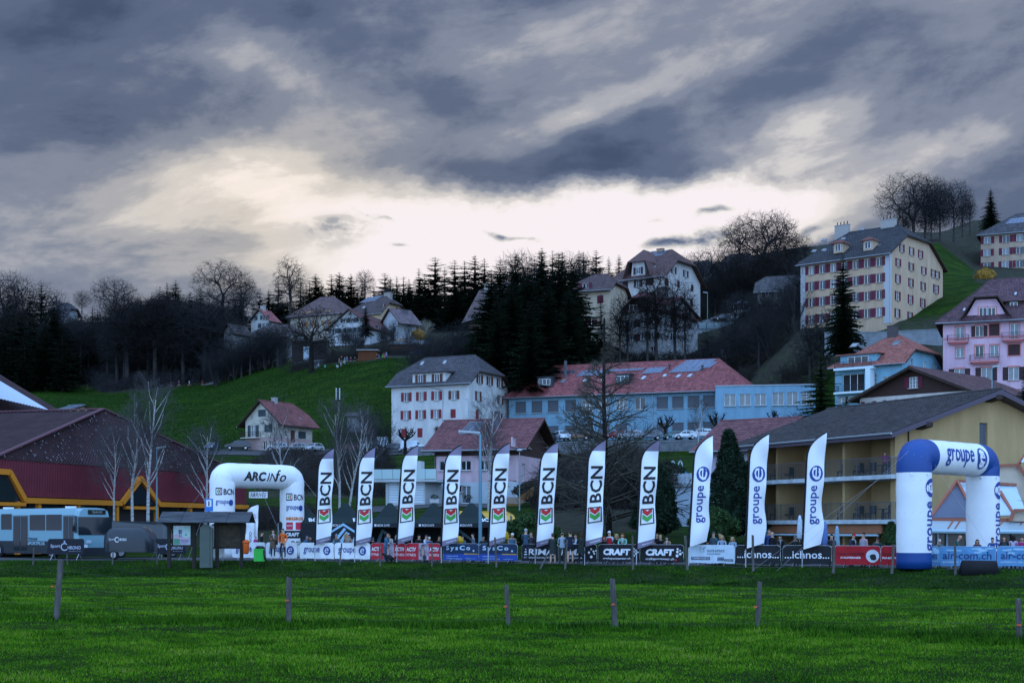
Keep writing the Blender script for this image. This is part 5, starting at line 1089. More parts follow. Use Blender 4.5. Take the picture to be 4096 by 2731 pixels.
def thicket(name, label, pts, mats_, hr, seed, proto=None):
 """undergrowth nobody could count: one mesh"""
 rng = np.random.default_rng(seed); V = []
 for (u, D, s_) in pts:
  x, y = PX(u, D); z = gz(x, y); n = 70; a = rng.uniform(0, 6.283, n); L = s_*rng.uniform(.5, 1.1, n); sp = rng.uniform(.05, .7, n)
  for j in range(n):
   bx, by = x+rng.normal(0, s_*.35), y+rng.normal(0, s_*.3); tx, ty = bx+math.cos(a[j])*L[j]*sp[j], by+math.sin(a[j])*L[j]*sp[j]; w = .012*s_+.00006*y; z1 = z+L[j]
   V += [(bx-w, by, z-.3), (bx+w, by, z-.3), (tx, ty, z1)]
   for q in range(3):
    f = rng.uniform(.35, .9); mx_, my_, mz = bx+(tx-bx)*f, by+(ty-by)*f, z+L[j]*f; e = rng.normal(0, .22*s_, 3); V += [(mx_, my_, mz-w), (mx_, my_, mz+w), (mx_+e[0], my_+e[1], mz+abs(e[2])+.1)]
 V = np.array(V); n = len(V); me = bpy.data.meshes.new(name); me.vertices.add(n); me.vertices.foreach_set('co', V.ravel()); me.loops.add(n); me.loops.foreach_set('vertex_index', np.arange(n, dtype=np.int32))
 me.polygons.add(n//3); me.polygons.foreach_set('loop_start', np.arange(0, n, 3, dtype=np.int32)); me.update(calc_edges=True); me.materials.append(mats_); o = link(name, me); o['kind'] = 'stuff'; tag(o, label, 'undergrowth')
pts = [(u, edge(u)+abs(R_.gauss(0, 16))+1, R_.uniform(1.6, 4.5)) for u in [R_.uniform(-200, 1180) for _ in range(420)]]
thicket('undergrowth', 'dense leafless undergrowth filling the wood on the left slope', pts, TWIG, 3, 1)
pts = []
for _ in range(430):
 u = R_.uniform(1700, 3230); D = R_.uniform(274, 305) if u < 3150 else R_.uniform(240, 265); pts.append((u, D, R_.uniform(1.5, 4.0)))
for _ in range(160): u = R_.uniform(1180, 1990); D = np.interp(u, [1180, 1500, 1700, 1990], [352, 348, 352, 330])+R_.uniform(0, 14); pts.append((u, D, R_.uniform(1.2, 2.6)))
for _ in range(150): u = R_.uniform(2600, 3200); D = R_.uniform(348, 395); pts.append((u, D, R_.uniform(2, 4)))
thicket('hillside_scrub', 'brown leafless scrub on the steep bank behind the school', pts, mat('scrub_twigs', (.020, .018, .014), .9), 3, 2)
pts = [(R_.uniform(2150, 2560), R_.uniform(150, 225), R_.uniform(1.6, 3.6)) for _ in range(170)]+[(R_.uniform(1020, 1560), R_.uniform(190, 236), R_.uniform(1.0, 2.6)) for _ in range(150)]+[(R_.uniform(700, 1250), R_.uniform(128, 150), R_.uniform(.8, 2.0)) for _ in range(60)]
thicket('garden_scrub', 'tangled leafless bushes on the slope between the chalet and the lane', pts, mat('garden_twigs', (.026, .021, .018), .9), 3, 3)
# --- great dark firs in the middle
for i, (u, v, D, w_, vb) in enumerate(((2000, 1035, 282, 1.05, 1500), (2062, 1015, 290, 1.1, 1500), (1965, 1075, 276, 1.0, 1520), (2110, 1060, 280, 1.1, 1530), (2165, 1030, 292, 1.1, 1500), (2235, 1005, 284, 1.15, 1500), (2285, 1030, 290, 1.05, 1500), (2050, 1120, 270, 1.2, 1560), (2190, 1140, 268, 1.2, 1560), (1990, 1180, 268, 1.0, 1560), (2275, 1150, 272, 1.0, 1520), (2120, 1200, 264, 1.1, 1590))):
 BIGC[i % 2].put(u, vb, v, D, 'great dark fir in the dense clump above the school', 'great firs clumped above the school', wide=w_*1.1)
mb = MB(); tr = P(2262, 1540, 262); mb.tube([(0, 0, -2), (0, 0, 4.5)], [.32, .28], 8); t = thing('bare_trunk', 'straight grey trunk with lopped top below the great firs', 'tree trunk', tr); mb.build('trunk', mat('grey_bark', (.08, .08, .09), .9, nscale=3, namt=.3), t)
CON[2].put(2404, 1400, 1175, 275, 'slim dark spruce in front of the cream house', wide=1.2)
BIGC[0].put(3372, 1430, 1010, 244, 'big dark spruce before the cream-yellow apartment block', wide=.78)
CON[1].put(3283, 1690, 1405, 138, 'green spruce beside the school extension', wide=1.55, cmn=NEEDL); CON[3].put(3385, 1700, 1580, 132, 'low green spruce just right of the taller green spruce', wide=1.4, cmn=NEEDL)
CON[3].put(3962, 925, 752, 385, 'dark spruce alone on the right-hand crest', wide=1.05); CON[3].put(1463, 1350, 1222, 385, 'dark spruce in front of the white farmhouse', wide=1.05)
BIGC[1].put(4110, 1700, 1430, 150, 'pine branch mass at the right picture edge', wide=.8); CON[0].put(4080, None, 1690, 140, 'dark low conifer by the right edge', wide=1.3)
# --- right-hand crest
BEECH[0].put(3050, 1130, 826, 385, 'big round many-stemmed beech against the bright sky gap', wide=1.18); BEECH[1].put(3110, 1130, 845, 382, 'right half of the paired round beech crown', wide=.9); BEECH[1].put(2960, 1130, 860, 388, 'left half of the paired round beech crown', wide=.85)
for i, (u, vb, v, w_, t) in enumerate(((3655, 980, 672, 1.05, BEECH[0]), (3700, 985, 690, .9, BEECH[1]), (3760, 970, 705, .75, BEECH[2]), (3815, 960, 702, .8, BEECH[1]), (3850, 945, 750, .8, ASH[1]), (3880, 940, 770, .8, ASH[2]), (3725, 985, 740, .7, ASH[1]), (3615, 1000, 800, .9, ASH[1]))):
 t.put(u, vb, v, 352, 'bare beech in the grove on the right-hand crest', 'beeches of the crest grove', wide=w_)
for u, v, D in ((2800, 985, 375), (2850, 975, 380), (2760, 1000, 372), (2890, 985, 378), (3180, 940, 380), (3220, 930, 385), (3170, 1000, 370)): R_.choice(ASH[1:]).put(u, None, v, D, 'bare tree in the belt flanking the round beech', 'bare trees flanking the round beech', wide=1.2)
for _ in range(26):
 u = R_.uniform(2820, 3200); D = R_.uniform(348, 372); R_.choice(ASH+THICK).put(u, None, V0-(gz(*PX(u, D))+R_.uniform(8, 14)-EYE)*F/D, D, 'bare tree on the slope below the round beech', 'bare trees below the round beech', wide=1.2, cmn=BARKD)
for u, v, D, w_ in ((2510, 1195, 292, 1.1), (2590, 1085, 290, 1.0), (2625, 1060, 291, 1.15), (2700, 1090, 290, 1.2), (2740, 1130, 288, 1.0), (2480, 1150, 292, .9)):
 R_.choice(ASH[:2]).put(u, 1450, v, D, 'bare tree before the pale villas', 'bare trees before the pale villas', wide=w_*.9, cmn=BARKD)
for i in range(26):
 u = R_.choice([R_.uniform(2760, 3200), R_.uniform(3060, 3240)]); D = R_.uniform(276, 305); h = R_.uniform(7, 13); R_.choice(ASH+THICK).put(u, None, V0-(gz(*PX(u, D))+h-EYE)*F/D, D, 'bare tree on the bank above the school extension', 'bare trees above the school extension', wide=1.25)
for i in range(16):
 u = R_.uniform(1660, 1960); D = R_.uniform(275, 310); h = R_.uniform(10, 16); R_.choice(ASH+THICK).put(u, None, V0-(gz(*PX(u, D))+h-EYE)*F/D, D, 'bare tree left of the great firs behind the white apartment house', 'bare trees left of the great firs', wide=1.3)
for i in range(22):
 u = R_.uniform(1100, 1750); D = R_.uniform(366, 396); h = R_.uniform(4.5, 8.5); R_.choice(ASH+THICK).put(u, None, V0-(gz(*PX(u, D))+h-EYE)*F/D, D, 'bare garden tree among the houses on the brow', 'bare garden trees on the brow', wide=1.1)
for u, v, D, h in ((3520, 1290, 262, 0), (3300, 1150, 258, 0), (3240, 1180, 258, 0)): R_.choice(ASH).put(u, None, v+60, D, 'thin bare tree at the foot of the cream-yellow block', 'thin bare trees below the cream-yellow block', wide=1.2)
for u, v, D in ((3600, 1690, 150), (3680, 1640, 150), (3830, 1660, 148)): BIR[0].put(u, None, v-30, D, 'small bare birch before the timber chalet', 'small bare birches before the timber chalet')
FRUIT.put(1246, 1482, 1215, 338, 'gnarled bare fruit tree standing alone at the meadow top', wide=1.0); THICK[1].put(1700, 1345, 1265, 392, 'pale blossoming bush by the brow car park', cat='bush', cmn=mat('pale_twigs', (.30, .28, .22), .9), wide=1.3)
for u, vt, vb, D in ((1675, 1318, 1362, 398), (3940, 1075, 1130, 300)):
 fm, cm = shrub_leafy(3, 3.2, 2.2, 900, mat('yellow_blossom', (.30, .17, .03), .9, island=.3)); t = thing('forsythia_bush', 'yellow flowering bush '+('beside the parked cars on the brow' if u < 2000 else 'below the far right apartment block'), 'bush', P(u, vb, D)); k = (ZV(vt, D)-ZV(vb, D))/3.2; t.scale = (k, k, k); link('foliage', fm, t); link('inner_foliage', cm, t)
# --- near trees
BIR[0].put(530, 2090, 1490, 112, 'tall white-barked birch, left one of the pair before the red hall', wide=1.0, lean=.02); BIR[1].put(592, 2085, 1480, 111, 'tall white-barked birch, right one of the pair before the red hall', wide=1.0, lean=.03); BIR[2].put(455, 2085, 1640, 113, 'thin birch leaning left beside the birch pair', wide=.9, lean=-.12)
BIR[2].put(818, 2110, 1640, 128, 'bare birch behind the white finish arch', wide=1.1); BIR[0].put(1130, 2080, 1560, 150, 'bare birch rising right behind the white finish arch', wide=1.1); BIR[1].put(1358, 2060, 1560, 148, 'white birch left of the garage terrace, first of the twin stems', wide=.9); BIR[2].put(1392, 2060, 1555, 149, 'white birch left of the garage terrace, second of the twin stems', wide=.9, lean=.03); BIR[0].put(1466, 2020, 1560, 170, 'thin birch before the white apartment house corner', wide=.8)
for u, v in ((1500, 1600), (1525, 1640), (1440, 1620)): THICK[0].put(u, 1900, v, 215, 'slim bare sapling left of the white apartment house', 'bare saplings left of the white apartment house', wide=.8)
BIR[1].put(1955, 2045, 1545, 142, 'white-stemmed birch in front of the chalet', wide=1.0); BIR[2].put(2790, 1790, 1560, 225, 'thin bare birch before the school right half', wide=.9); BIR[0].put(760, 2110, 1720, 135, 'small birch beside the red hall end', wide=1.1)
LARCH.put(2440, 2190, 1290, 112, 'large bare larch with a straight dark trunk before the school', wide=1.0)
ASH[1].put(2530, 2130, 1760, 128, 'dim bare tree right of the larch trunk', wide=1.1, cmn=BARKD); ASH[2].put(2200, 2120, 1800, 150, 'bare tree behind the sixth banner flag', wide=1.3); THICK[1].put(2300, 2120, 1850, 150, 'low tangled bare bush left of the larch', cat='bush', wide=1.4)
for i, (u, vb, vt, D) in enumerate(((1620, 1812, 1688, 243), (1748, 1765, 1695, 246), (2660, 1764, 1640, 243), (2868, 1762, 1632, 243), (3095, 1722, 1625, 236))):
 POL[i % 2].put(u, vb, vt, D, 'pollarded plane tree, %s' % ('before the parked white van', 'right of the white van near the chalet roof', 'before the school middle part', 'at the left end of the school extension', 'before the school extension windows')[i], wide=1.0)
def leafy(name, label, u, vb, vt, D, R, m, shape, n, seed, cat='bush'):
 H = ZV(vt, D)-ZV(vb, D); fm, cm = shrub_leafy(seed, H, R, n, m, shape); t = thing(name, label, cat, P(u, vb, D)); link('foliage', fm, t); link('inner_foliage', cm, t)
leafy('column_evergreen', 'tall dark column-shaped evergreen between ninth and tenth flags', 2915, 2130, 1722, 101, 1.55, NEED, 'column', 5200, 1, 'tree'); leafy('column_evergreen', 'wide dark evergreen behind the tenth flag', 2975, 2130, 1850, 104, 1.7, NEED, 'column', 4200, 2, 'tree')
leafy('column_evergreen', 'dark evergreen between the eighth and ninth flags', 2625, 2130, 1850, 102, 1.7, NEED, 'column', 4500, 3, 'tree'); leafy('garden_bush', 'round yellow-green bush behind the curly-haired spectators', 2850, 2170, 2035, 92, 1.5, NEEDL, 'round', 2600, 4)
leafy('garden_bush', 'round dark green bush between fifth and sixth flags', 2130, 2165, 2062, 95, 1.55, NEEDL, 'round', 3000, 5); leafy('garden_bush', 'low brown-green bush by the chalet steps', 2130, 2000, 1925, 160, 1.9, mat('brown_foliage', (.05, .045, .03), .9, island=.3), 'round', 1800, 6); leafy('garden_bush', 'small dark conifer bush beside the blue arch leg', 3565, 2180, 2085, 74, .55, NEEDL, 'column', 900, 7); leafy('garden_bush', 'dark bush behind the blue play slide', 2665, 1960, 1848, 125, 1.6, NEED, 'round', 1500, 8)
def skin_body(pose):
 """continuous body grown from a skeleton; the face of the figure looks towards -Y"""
 J = {}; E = []
 def j(n, p, r, par=None, r2=None):
  J[n] = (len(J), Vector(p), (r, r2 or r));
  if par: E.append((J[par][0], J[n][0]))
 lean = pose.get('lean', 0.0); sx = pose.get('w', 1.16)
 def up(y, z, h=.95): a = lean; return (y*1-(z-h)*math.sin(a), h+(z-h)*math.cos(a))
 def jj(n, x, y, z, r, par=None, r2=None): yy, zz = up(y, z); j(n, (x, yy, zz), r, par, r2)
 j('pelvis', (0, 0, .95), .145*sx, None, .11*sx); jj('belly', 0, 0, 1.10, .135*sx, 'pelvis', .10*sx); jj('chest', 0, .0, 1.28, .155*sx, 'belly', .11*sx); jj('collar', 0, .0, 1.42, .10*sx, 'chest', .085)
 jj('neck', 0, -.01, 1.49, .060, 'collar'); jj('jaw', 0, -.035, 1.565, .078, 'neck', .086); jj('head', 0, -.025, 1.655, .092, 'jaw', .106); jj('crown', 0, -.02, 1.745, .070, 'head', .080)
 arms = pose.get('arms', 'down')
 for s, q in ((-1, 'r'), (1, 'l')):
  jj('sh'+q, s*.165*sx, 0, 1.40, .062, 'collar'); ys, zs = J['sh'+q][1].y, J['sh'+q][1].z; x0 = s*.165*sx
  A = {'down': ((s*.22, .02, zs-.28), (s*.24, -.05, zs-.54), (s*.24, -.08, zs-.62)),
             'pockets': ((s*.27, .05, zs-.27), (s*.20, -.06, zs-.46), (s*.16, -.09, zs-.51)),
             'crossed': ((s*.22, -.05, zs-.26), (-s*.03, -.24, zs-.24), (-s*.10, -.20, zs-.22)),
             'rail': ((s*.24, -.20, zs-.20), (s*.12, -.44, zs-.30), (s*.06, -.50, zs-.30)),
             'front': ((s*.23, -.08, zs-.27), (s*.10, -.30, zs-.22), (s*.06, -.36, zs-.17)),
             'face': ((s*.22, -.14, zs-.24), (s*.08, -.20, zs-.02), (s*.05, -.20, zs+.06)),
             'run': ((s*.22, .14*s, zs-.24), (s*.17, .14*s-.22, zs-.22), (s*.15, .14*s-.28, zs-.17))}[arms if not isinstance(arms, tuple) else arms[0 if s < 0 else 1]]
  j('el'+q, A[0], .045, 'sh'+q); j('wr'+q, A[1], .030, 'el'+q); j('ha'+q, A[2], .034, 'wr'+q, .022)
 st = pose.get('stride', 0.0); wd = pose.get('stance', .09)
 for s, q in ((-1, 'r'), (1, 'l')):
  f = -s*st; j('hip'+q, (s*.09, 0, .88), .095*sx, 'pelvis'); kz = .50+abs(f)*.1
  j('kn'+q, (s*wd, -f*.45-(.10 if st else 0), kz), .062, 'hip'+q); az_ = .09+(.28*max(0, -f) if st > .3 else 0)
  j('an'+q, (s*wd*1.05, -f*1.0+(.05 if not st else (.1 if f < 0 else 0)), az_), .043, 'kn'+q); p = J['an'+q][1]; j('to'+q, (p.x*1.1, p.y-.15, p.z-.055), .035, 'an'+q, .045)
 names = list(J); me = bpy.data.meshes.new('body'); me.from_pydata([J[n][1] for n in names], E, []); ob = bpy.data.objects.new('body', me); COL.objects.link(ob)
 sk = ob.modifiers.new('s', 'SKIN'); sk.branch_smoothing = .5; ss = ob.modifiers.new('u', 'SUBSURF'); ss.levels = 1; ss.render_levels = 1
 for i, n in enumerate(names): me.skin_vertices[0].data[i].radius = J[n][2]; me.skin_vertices[0].data[i].use_root = (n == 'pelvis')
 dg = bpy.context.evaluated_depsgraph_get(); dg.update(); out = bpy.data.meshes.new_from_object(ob.evaluated_get(dg)); bpy.data.objects.remove(ob)
 # regions: 0 skin 1 jacket 2 trousers 3 shoes
 reg = {'pelvis': 2, 'belly': 1, 'chest': 1, 'collar': 1, 'neck': 0, 'jaw': 0, 'head': 0, 'crown': 0}
 for q in 'rl': reg.update({'sh'+q: 1, 'el'+q: 1, 'wr'+q: 1, 'ha'+q: 0, 'hip'+q: 2, 'kn'+q: 2, 'an'+q: 2, 'to'+q: 3})
 pts = np.array([J[n][1] for n in names]); rg = np.array([reg[n] for n in names]); seg = []
 vs = [v.co.copy() for v in out.vertices]; fs = [tuple(p.vertices) for p in out.polygons]; mi = []
 bare_ = pose.get('bare', False); hem = pose.get('hem', .88)
 for p in out.polygons:
  c = np.array(p.center); k = int(np.argmin(((pts-c)**2).sum(1))); r = int(rg[k])
  if names[k] in ('pelvis', 'hipr', 'hipl', 'belly'): r = 1 if c[2] > hem else 2
  if names[k].startswith('wr'): r = 1 if ((pts[k]-c)**2).sum() < 9 else 1
  if names[k].startswith('kn') and bare_: r = 0
  if names[k].startswith('an') and bare_: r = 0
  if names[k].startswith('an') and c[2] < .07 and not bare_: r = 3
  mi.append(r)
 mb = MB(); mb.v = [tuple(v) for v in vs]; mb.f = fs; mb.m = mi
 # hands: four fingers and a thumb each, curled
 for s, q in ((-1, 'r'), (1, 'l')):
  h = J['ha'+q][1]; w = J['wr'+q][1]; d = (h-w).normalized(); sd_ = d.cross(Vector((0, 0, 1)));
  if sd_.length < .3: sd_ = Vector((0, 1, 0))
  sd_.normalize(); nrm = sd_.cross(d).normalized(); nrm = nrm if nrm.z < 0 else -nrm
  for i, L in enumerate((.055, .068, .064, .048)):
   b = h+sd_*(i-1.5)*.017+d*.012; m1 = b+d*L*.6+nrm*.008; mb.tube([b, m1, m1+d*L*.35+nrm*.022], [.0095, .0085, .006], 5, 0)
  b = h+sd_*.03*s-d*.01; mb.tube([b, b+d*.03+sd_*.018*s, b+d*.055+sd_*.022*s+nrm*.01], [.011, .010, .007], 5, 0)
 hd = J['head'][1]; jw = J['jaw'][1]; F_ = Vector((0, -1, 0)); a = pose.get('lean', 0)
 R = Matrix.Rotation(a, 3, 'X')
 def hp(x, y, z): return hd+R @ Vector((x, y, z))
 mb.tube([hp(0, -.088, .02), hp(0, -.113, -.022), hp(0, -.09, -.032)], [.007, .015, .010], 5, 0)      # nose
 for s in (-1, 1): mb.ell(hp(s*.080, .0, -.01), (.012, .022, .034), 6, 0)                              # ears
 for s in (-1, 1): mb.ell(hp(s*.030, -.086, .012), (.009, .006, .005), 6, 4)                           # eyes
 mb.box(*(hp(-.024, -.094, -.060)), *(hp(.024, -.086, -.053)), 5)                                       # mouth
 me2 = mb.mesh('body', [mat('m%d' % i, (.5, .5, .5)) for i in range(6)], True)
 return me2, dict(J={n: J[n][1] for n in names}, hd=hd, lean=a)
POSES = {}
def pose_get(name):
 if name not in POSES:
  POSES[name] = skin_body({'stand': dict(arms='down'), 'pockets': dict(arms='pockets', stance=.13, hem=.92), 'crossed': dict(arms='crossed'), 'rail': dict(arms='rail', lean=.22), 'lean': dict(arms='rail', lean=.42),
   'front': dict(arms='front'), 'face': dict(arms=('rail', 'face'), lean=.12), 'back': dict(arms='front', stance=.12), 'shorts': dict(arms='front', stance=.12, bare=True), 'run': dict(arms='run', stride=.42, lean=.12, bare=True, hem=.95), 'wide': dict(arms='rail', lean=.3, w=1.25)}[name])
 return POSES[name]
SK = (.52, .31, .22); HAIRS = {'black': (.012, .010, .010), 'brown': (.05, .028, .016), 'red': (.16, .045, .018), 'blond': (.36, .24, .11), 'grey': (.33, .33, .34), 'white': (.60, .60, .60)}
HM = {}
def hair_mesh(kind, P_):
 key = (kind, round(P_['lean'], 2))
 if key in HM: return HM[key]
 mb = MB(); hd = P_['hd']; R = Matrix.Rotation(P_['lean'], 3, 'X')
 def tr(k0):
  for i in range(k0, len(mb.v)): mb.v[i] = tuple(hd+R @ Vector(mb.v[i]))
 if kind in ('short', 'long', 'curly', 'bun'):
  mb.ell((0, .022, .034), (.092, .100, .088), 12, 0, -.12, 1.0);
  if kind in ('short', 'bun'): mb.ell((0, .045, -.025), (.078, .065, .06), 10, 0)
  if kind == 'bun': mb.ell((0, .06, .11), (.035, .035, .035), 8, 0)
  if kind == 'long':
   for s in (-1, 1): mb.tube([(s*.065, .03, .04), (s*.085, .035, -.08), (s*.075, .02, -.20), (s*.06, .0, -.26)], [.04, .045, .04, .015], 7)
   mb.tube([(0, .07, .03), (0, .085, -.10), (0, .07, -.26)], [.07, .075, .04], 9)
  if kind == 'curly':
   rg_ = random.Random(3)
   for i in range(34):
    a = rg_.uniform(-.4, 3.55); z = rg_.uniform(-.17, .09); r = .10+max(0, -z)*.2; mb.ell((math.cos(a)*r, .02+math.sin(a)*r, z), (.035, .035, .04), 6)
  tr(0)
 elif kind == 'cap':
  mb.ell((0, .004, .030), (.091, .100, .085), 12, 0, 0.0, 1.0); mb.loft([[(-.075, -.07, .034), (-.05, -.15, .026), (.05, -.15, .026), (.075, -.07, .034)], [(-.075, -.07, .046), (-.05, -.15, .034), (.05, -.15, .034), (.075, -.07, .046)]]); tr(0)
 elif kind == 'backcap':
  mb.ell((0, .004, .030), (.091, .100, .085), 12, 0, 0.0, 1.0); mb.box(-.06, .09, .03, .06, .15, .042); tr(0)
 elif kind == 'beanie': mb.ell((0, .006, .018), (.093, .101, .108), 12, 0, -.1, 1.0); mb.lathe([(.095, 0), (.10, .015), (.095, .035)], 12, c=(0, .004, .0)); mb.ell((0, .0, .13), (.022, .022, .022), 6); tr(0)
 elif kind == 'hood': mb.ell((0, .03, .0), (.108, .105, .130), 12, 0, -.9, .97); mb.tube([(-.09, -.03, -.12), (0, .07, -.16), (.09, -.03, -.12)], .05, 8); tr(0)
 HM[key] = mb.mesh('hair', HAIRM); return HM[key]
HAIRM = mat('hair', (.03, .02, .02), .7)
def cmat(n, c, **k): return mat(n+'_%d_%d_%d' % tuple(int(x*250) for x in c), c, k.get('rough', .85), .2, nscale=k.get('ns', 7), namt=.2)
MOUTH = mat('mouth', (.22, .06, .05), .6); EYE_ = mat('eye', (.02, .015, .012), .3)
COATM = {}
def person(label, x, y, z, h, face, pose='rail', top=(.02, .02, .025), legs=(.02, .025, .04), shoes=(.03, .03, .03), hair='short', hairc='brown', hat=None, hatc=(.02, .02, .02), coat=None, scarf=None, skin=SK, group=None, vest=None, bag=None, zip_=None):
 """face: degrees turned from looking at the camera"""
 me, P_ = pose_get(pose); t = thing('person', label, 'person', (x, y, z), math.radians(face), group); k = h/1.80; t.scale = (k, k, k)
 b = link('body', me, t); setmats(b, cmat('skin', skin, ns=2), cmat('cloth', top), cmat('cloth', legs), cmat('shoe', shoes), EYE_, MOUTH)
 if hair and hat != 'hood': q = link('hair', hair_mesh(hair, P_), t); setmats(q, cmat('hair', HAIRS[hairc], ns=30))
 if hat: q = link({'cap': 'cap', 'backcap': 'cap', 'beanie': 'beanie', 'hood': 'hood'}[hat], hair_mesh(hat, P_), t); setmats(q, cmat('cloth', hatc))
 J = P_['J']
 def bodytube(name, p, c, m_=None):
  key = (name, pose)
  if key not in COATM:
   mb = MB(); rings = []
   for (zz, rx, ry, oy) in p: rings.append([(rx*math.cos(6.283*i/14), oy+ry*math.sin(6.283*i/14), zz) for i in range(14)])
   mb.loft(rings, caps=False); COATM[key] = mb.mesh(name, cmat('cloth', c), True)
  q = link(name, COATM[key], t); setmats(q, m_ or cmat('cloth', c))
 ln = P_['lean']; sh = lambda z_: -(z_-.95)*math.sin(ln)
 if coat: bodytube('coat', [(.58, .215, .165, .01), (.75, .205, .155, .005), (.95, .185, .145, 0), (1.12, .170, .135, sh(1.12)), (1.30, .182, .140, sh(1.3)), (.95+.43*math.cos(ln), .165, .12, sh(1.40)), (.95+.50*math.cos(ln), .085, .08, sh(1.46))], coat)
 if vest: bodytube('vest', [(.92, .180, .145, 0), (1.1, .175, .140, sh(1.1)), (1.28, .185, .145, sh(1.28)), (.95+.44*math.cos(ln), .15, .115, sh(1.4))], vest)
 if scarf:
  mb = MB(); nk = J['neck']; mb.lathe([(.085, -.09), (.108, -.06), (.105, -.02), (.08, .01), (.06, .015)], 12, c=tuple(nk)); mb.tube([nk+Vector((.03, -.085, -.02)), nk+Vector((.035, -.14, -.16)), nk+Vector((.03, -.15, -.34))], [.035, .04, .035], 6); mb.build('scarf', cmat('cloth', scarf), t, True)
 if bag: mb = MB(); mb.tube([(-.14, -.1, 1.42), (0.0, -.17, 1.2), (.2, -.12, .98)], .012, 5); mb.box(.14, -.17, .80, .30, -.05, .99); mb.build('bag', cmat('cloth', bag), t)
 if zip_: mb = MB(); mb.box(-.006, -.16, .98, .006, -.152, 1.36); mb.build('zip', cmat('cloth', zip_), t)
 return t
SAIL = mat('white_sail_cloth', (.80, .81, .83), .7, .2); PURP = mat('grey_purple_cloth', (.20, .17, .24), .7, .2); BLK = mat('black_cloth', (.012, .012, .014), .75, .2); INK = mat('black_print', (.018, .018, .022), .7); BLUEP = mat('blue_print', (.020, .055, .26), .6)
REDP = mat('red_print', (.50, .025, .03), .6); GRNP = mat('green_print', (.06, .33, .06), .6); WHP = mat('white_print', (.72, .74, .78), .6); ALU = mat('aluminium', (.45, .47, .50), .35, .5, .8)
ORD = ('first', 'second', 'third', 'fourth', 'fifth', 'sixth', 'seventh', 'eighth', 'ninth', 'tenth', 'eleventh')
def flag(i, ub, vb, ut, vt, kind):
 D = Dbar(ub)-.55; pm = F/D; H = (vb-vt)/pm; w = .93*H/5.87; x, y = PX(ub, D); z0 = gz(x, y)
 t = thing('feather_flag', '%s feather flag from the left, white, %s' % (ORD[i], 'black letters over red and green chevron' if kind == 'b' else 'blue lettering under a blue disc'), 'flag', (x, y, z0), 0, 'tall feather flags along the barriers')
 zb = ZV(vb, D)-z0; ln = .050+.009*((i*7) % 3-1); rng = random.Random(i*3+1); ph = rng.uniform(0, 6); A = rng.uniform(.06, .14); bulge = (.12 if kind == 'e' else .05)
 xl = lambda f: w*max(0, (f-.72)/.28)**3.4
 def S(X, f, out=0.0):
  q = X/w; rp = A*q*(math.sin(ph+5.2*f*3+q*2.2)+.5*math.sin(ph*2+13*f-q*3))+.16*q*q*math.sin(ph+f*3.1)+.028*q*math.sin(21*f+5*q+ph)
  return (X*(1+bulge*math.exp(-((f-.18)/.12)**2)*q-.04*q*math.exp(-((f-.42)/.15)**2))+ln*f*H, rp-out-.10*math.sin(q*3.14)*(1-f*.6), zb+f*H+.30*q*(1-f)**3)
 NX, NZ = 10, 56; vs, fs, ms = [], [], []
 for k in range(NZ+1):
  f = k/NZ
  for j in range(NX+1): a = xl(f); vs.append(S(a+(w-a)*j/NX, f))
 for k in range(NZ):
  for j in range(NX):
   fs.append((k*(NX+1)+j, k*(NX+1)+j+1, (k+1)*(NX+1)+j+1, (k+1)*(NX+1)+j)); f = (k+.5)/NZ; ms.append(1 if kind == 'b' and (f > .895 or f < .062) else 0)
 mb = MB(); mb.v, mb.f, mb.m = vs, fs, ms; mb.build('sail', [SAIL, PURP], t, True)
 mb = MB(); mb.tube([S(xl(k/40)+.0, k/40) for k in range(41)], [.058-.03*(k/40)**3 for k in range(41)], 8); mb.build('sleeve', BLK, t, True)
 mb = MB(); mb.tube([(0, 0, 0), (ln*.0, 0, zb), S(0, .1)], [.024, .022, .02], 8); mb.tube([(0, 0, 0), (0, 0, .9)], .03, 8); mb.build('pole', ALU, t)
 mb = MB(); o = .022
 if kind == 'b':
  letter(mb, 'BCN', lambda a, b: S(w*(.90-b), .408+a, o), 0, 0, .345, .72, 0, offset=.022, sub=2)
  q = lambda X, f: S(w*X, f, o)
  for r in ((.12, .215, .92, .226), (.12, .355, .92, .366), (.12, .226, .185, .355), (.855, .226, .92, .355)): rect(mb, q, *r, 0, 6, 2)
  letter(mb, 'www.bcn.ch', lambda a, b: S(w*(.30+a), .018+b+.0, o), 0, 0, .58, .020, 3, sub=1); lo = mb.build('lettering', [INK, REDP, GRNP, WHP], t)
  for nm, dz, m_ in (('emblem_red', .056, REDP), ('emblem_green', 0, GRNP)):
   mb = MB()
   for j in range(4):
    a = .235+.142*j; b_ = a+.142; za = .238+abs(a-.52)*.12+dz; zc = .238+abs(b_-.52)*.12+dz; mb.add([q(a, za), q(b_, zc), q(b_, zc+.045), q(a, za+.045)], [(0, 1, 2, 3)])
   mb.build('chevron', m_, t)
 else:
  letter(mb, 'groupe', lambda a, b: S(w*(.80-b), .20+a, o), 0, 0, .345, .50, 0, offset=.012, shear=.03, sub=2)
  cx_, cf = .55, .648; R = .40; n = 28; vs = [S(w*cx_, cf, o)]+[S(w*(cx_+R*math.cos(6.2832*k/n)*.92), cf+R*w/H*math.sin(6.2832*k/n)*1.08, o) for k in range(n)]; mb.add(vs, [(0, 1+k, 1+(k+1) % n) for k in range(n)])
  mb.build('lettering', BLUEP, t); mb = MB(); letter(mb, 'e', lambda a, b: S(w*(cx_+.24-b), cf-.055+a, o*1.9), 0, 0, .11, .50, 0, offset=.0, shear=.2, sub=1); mb.build('emblem_letter', WHP, t)
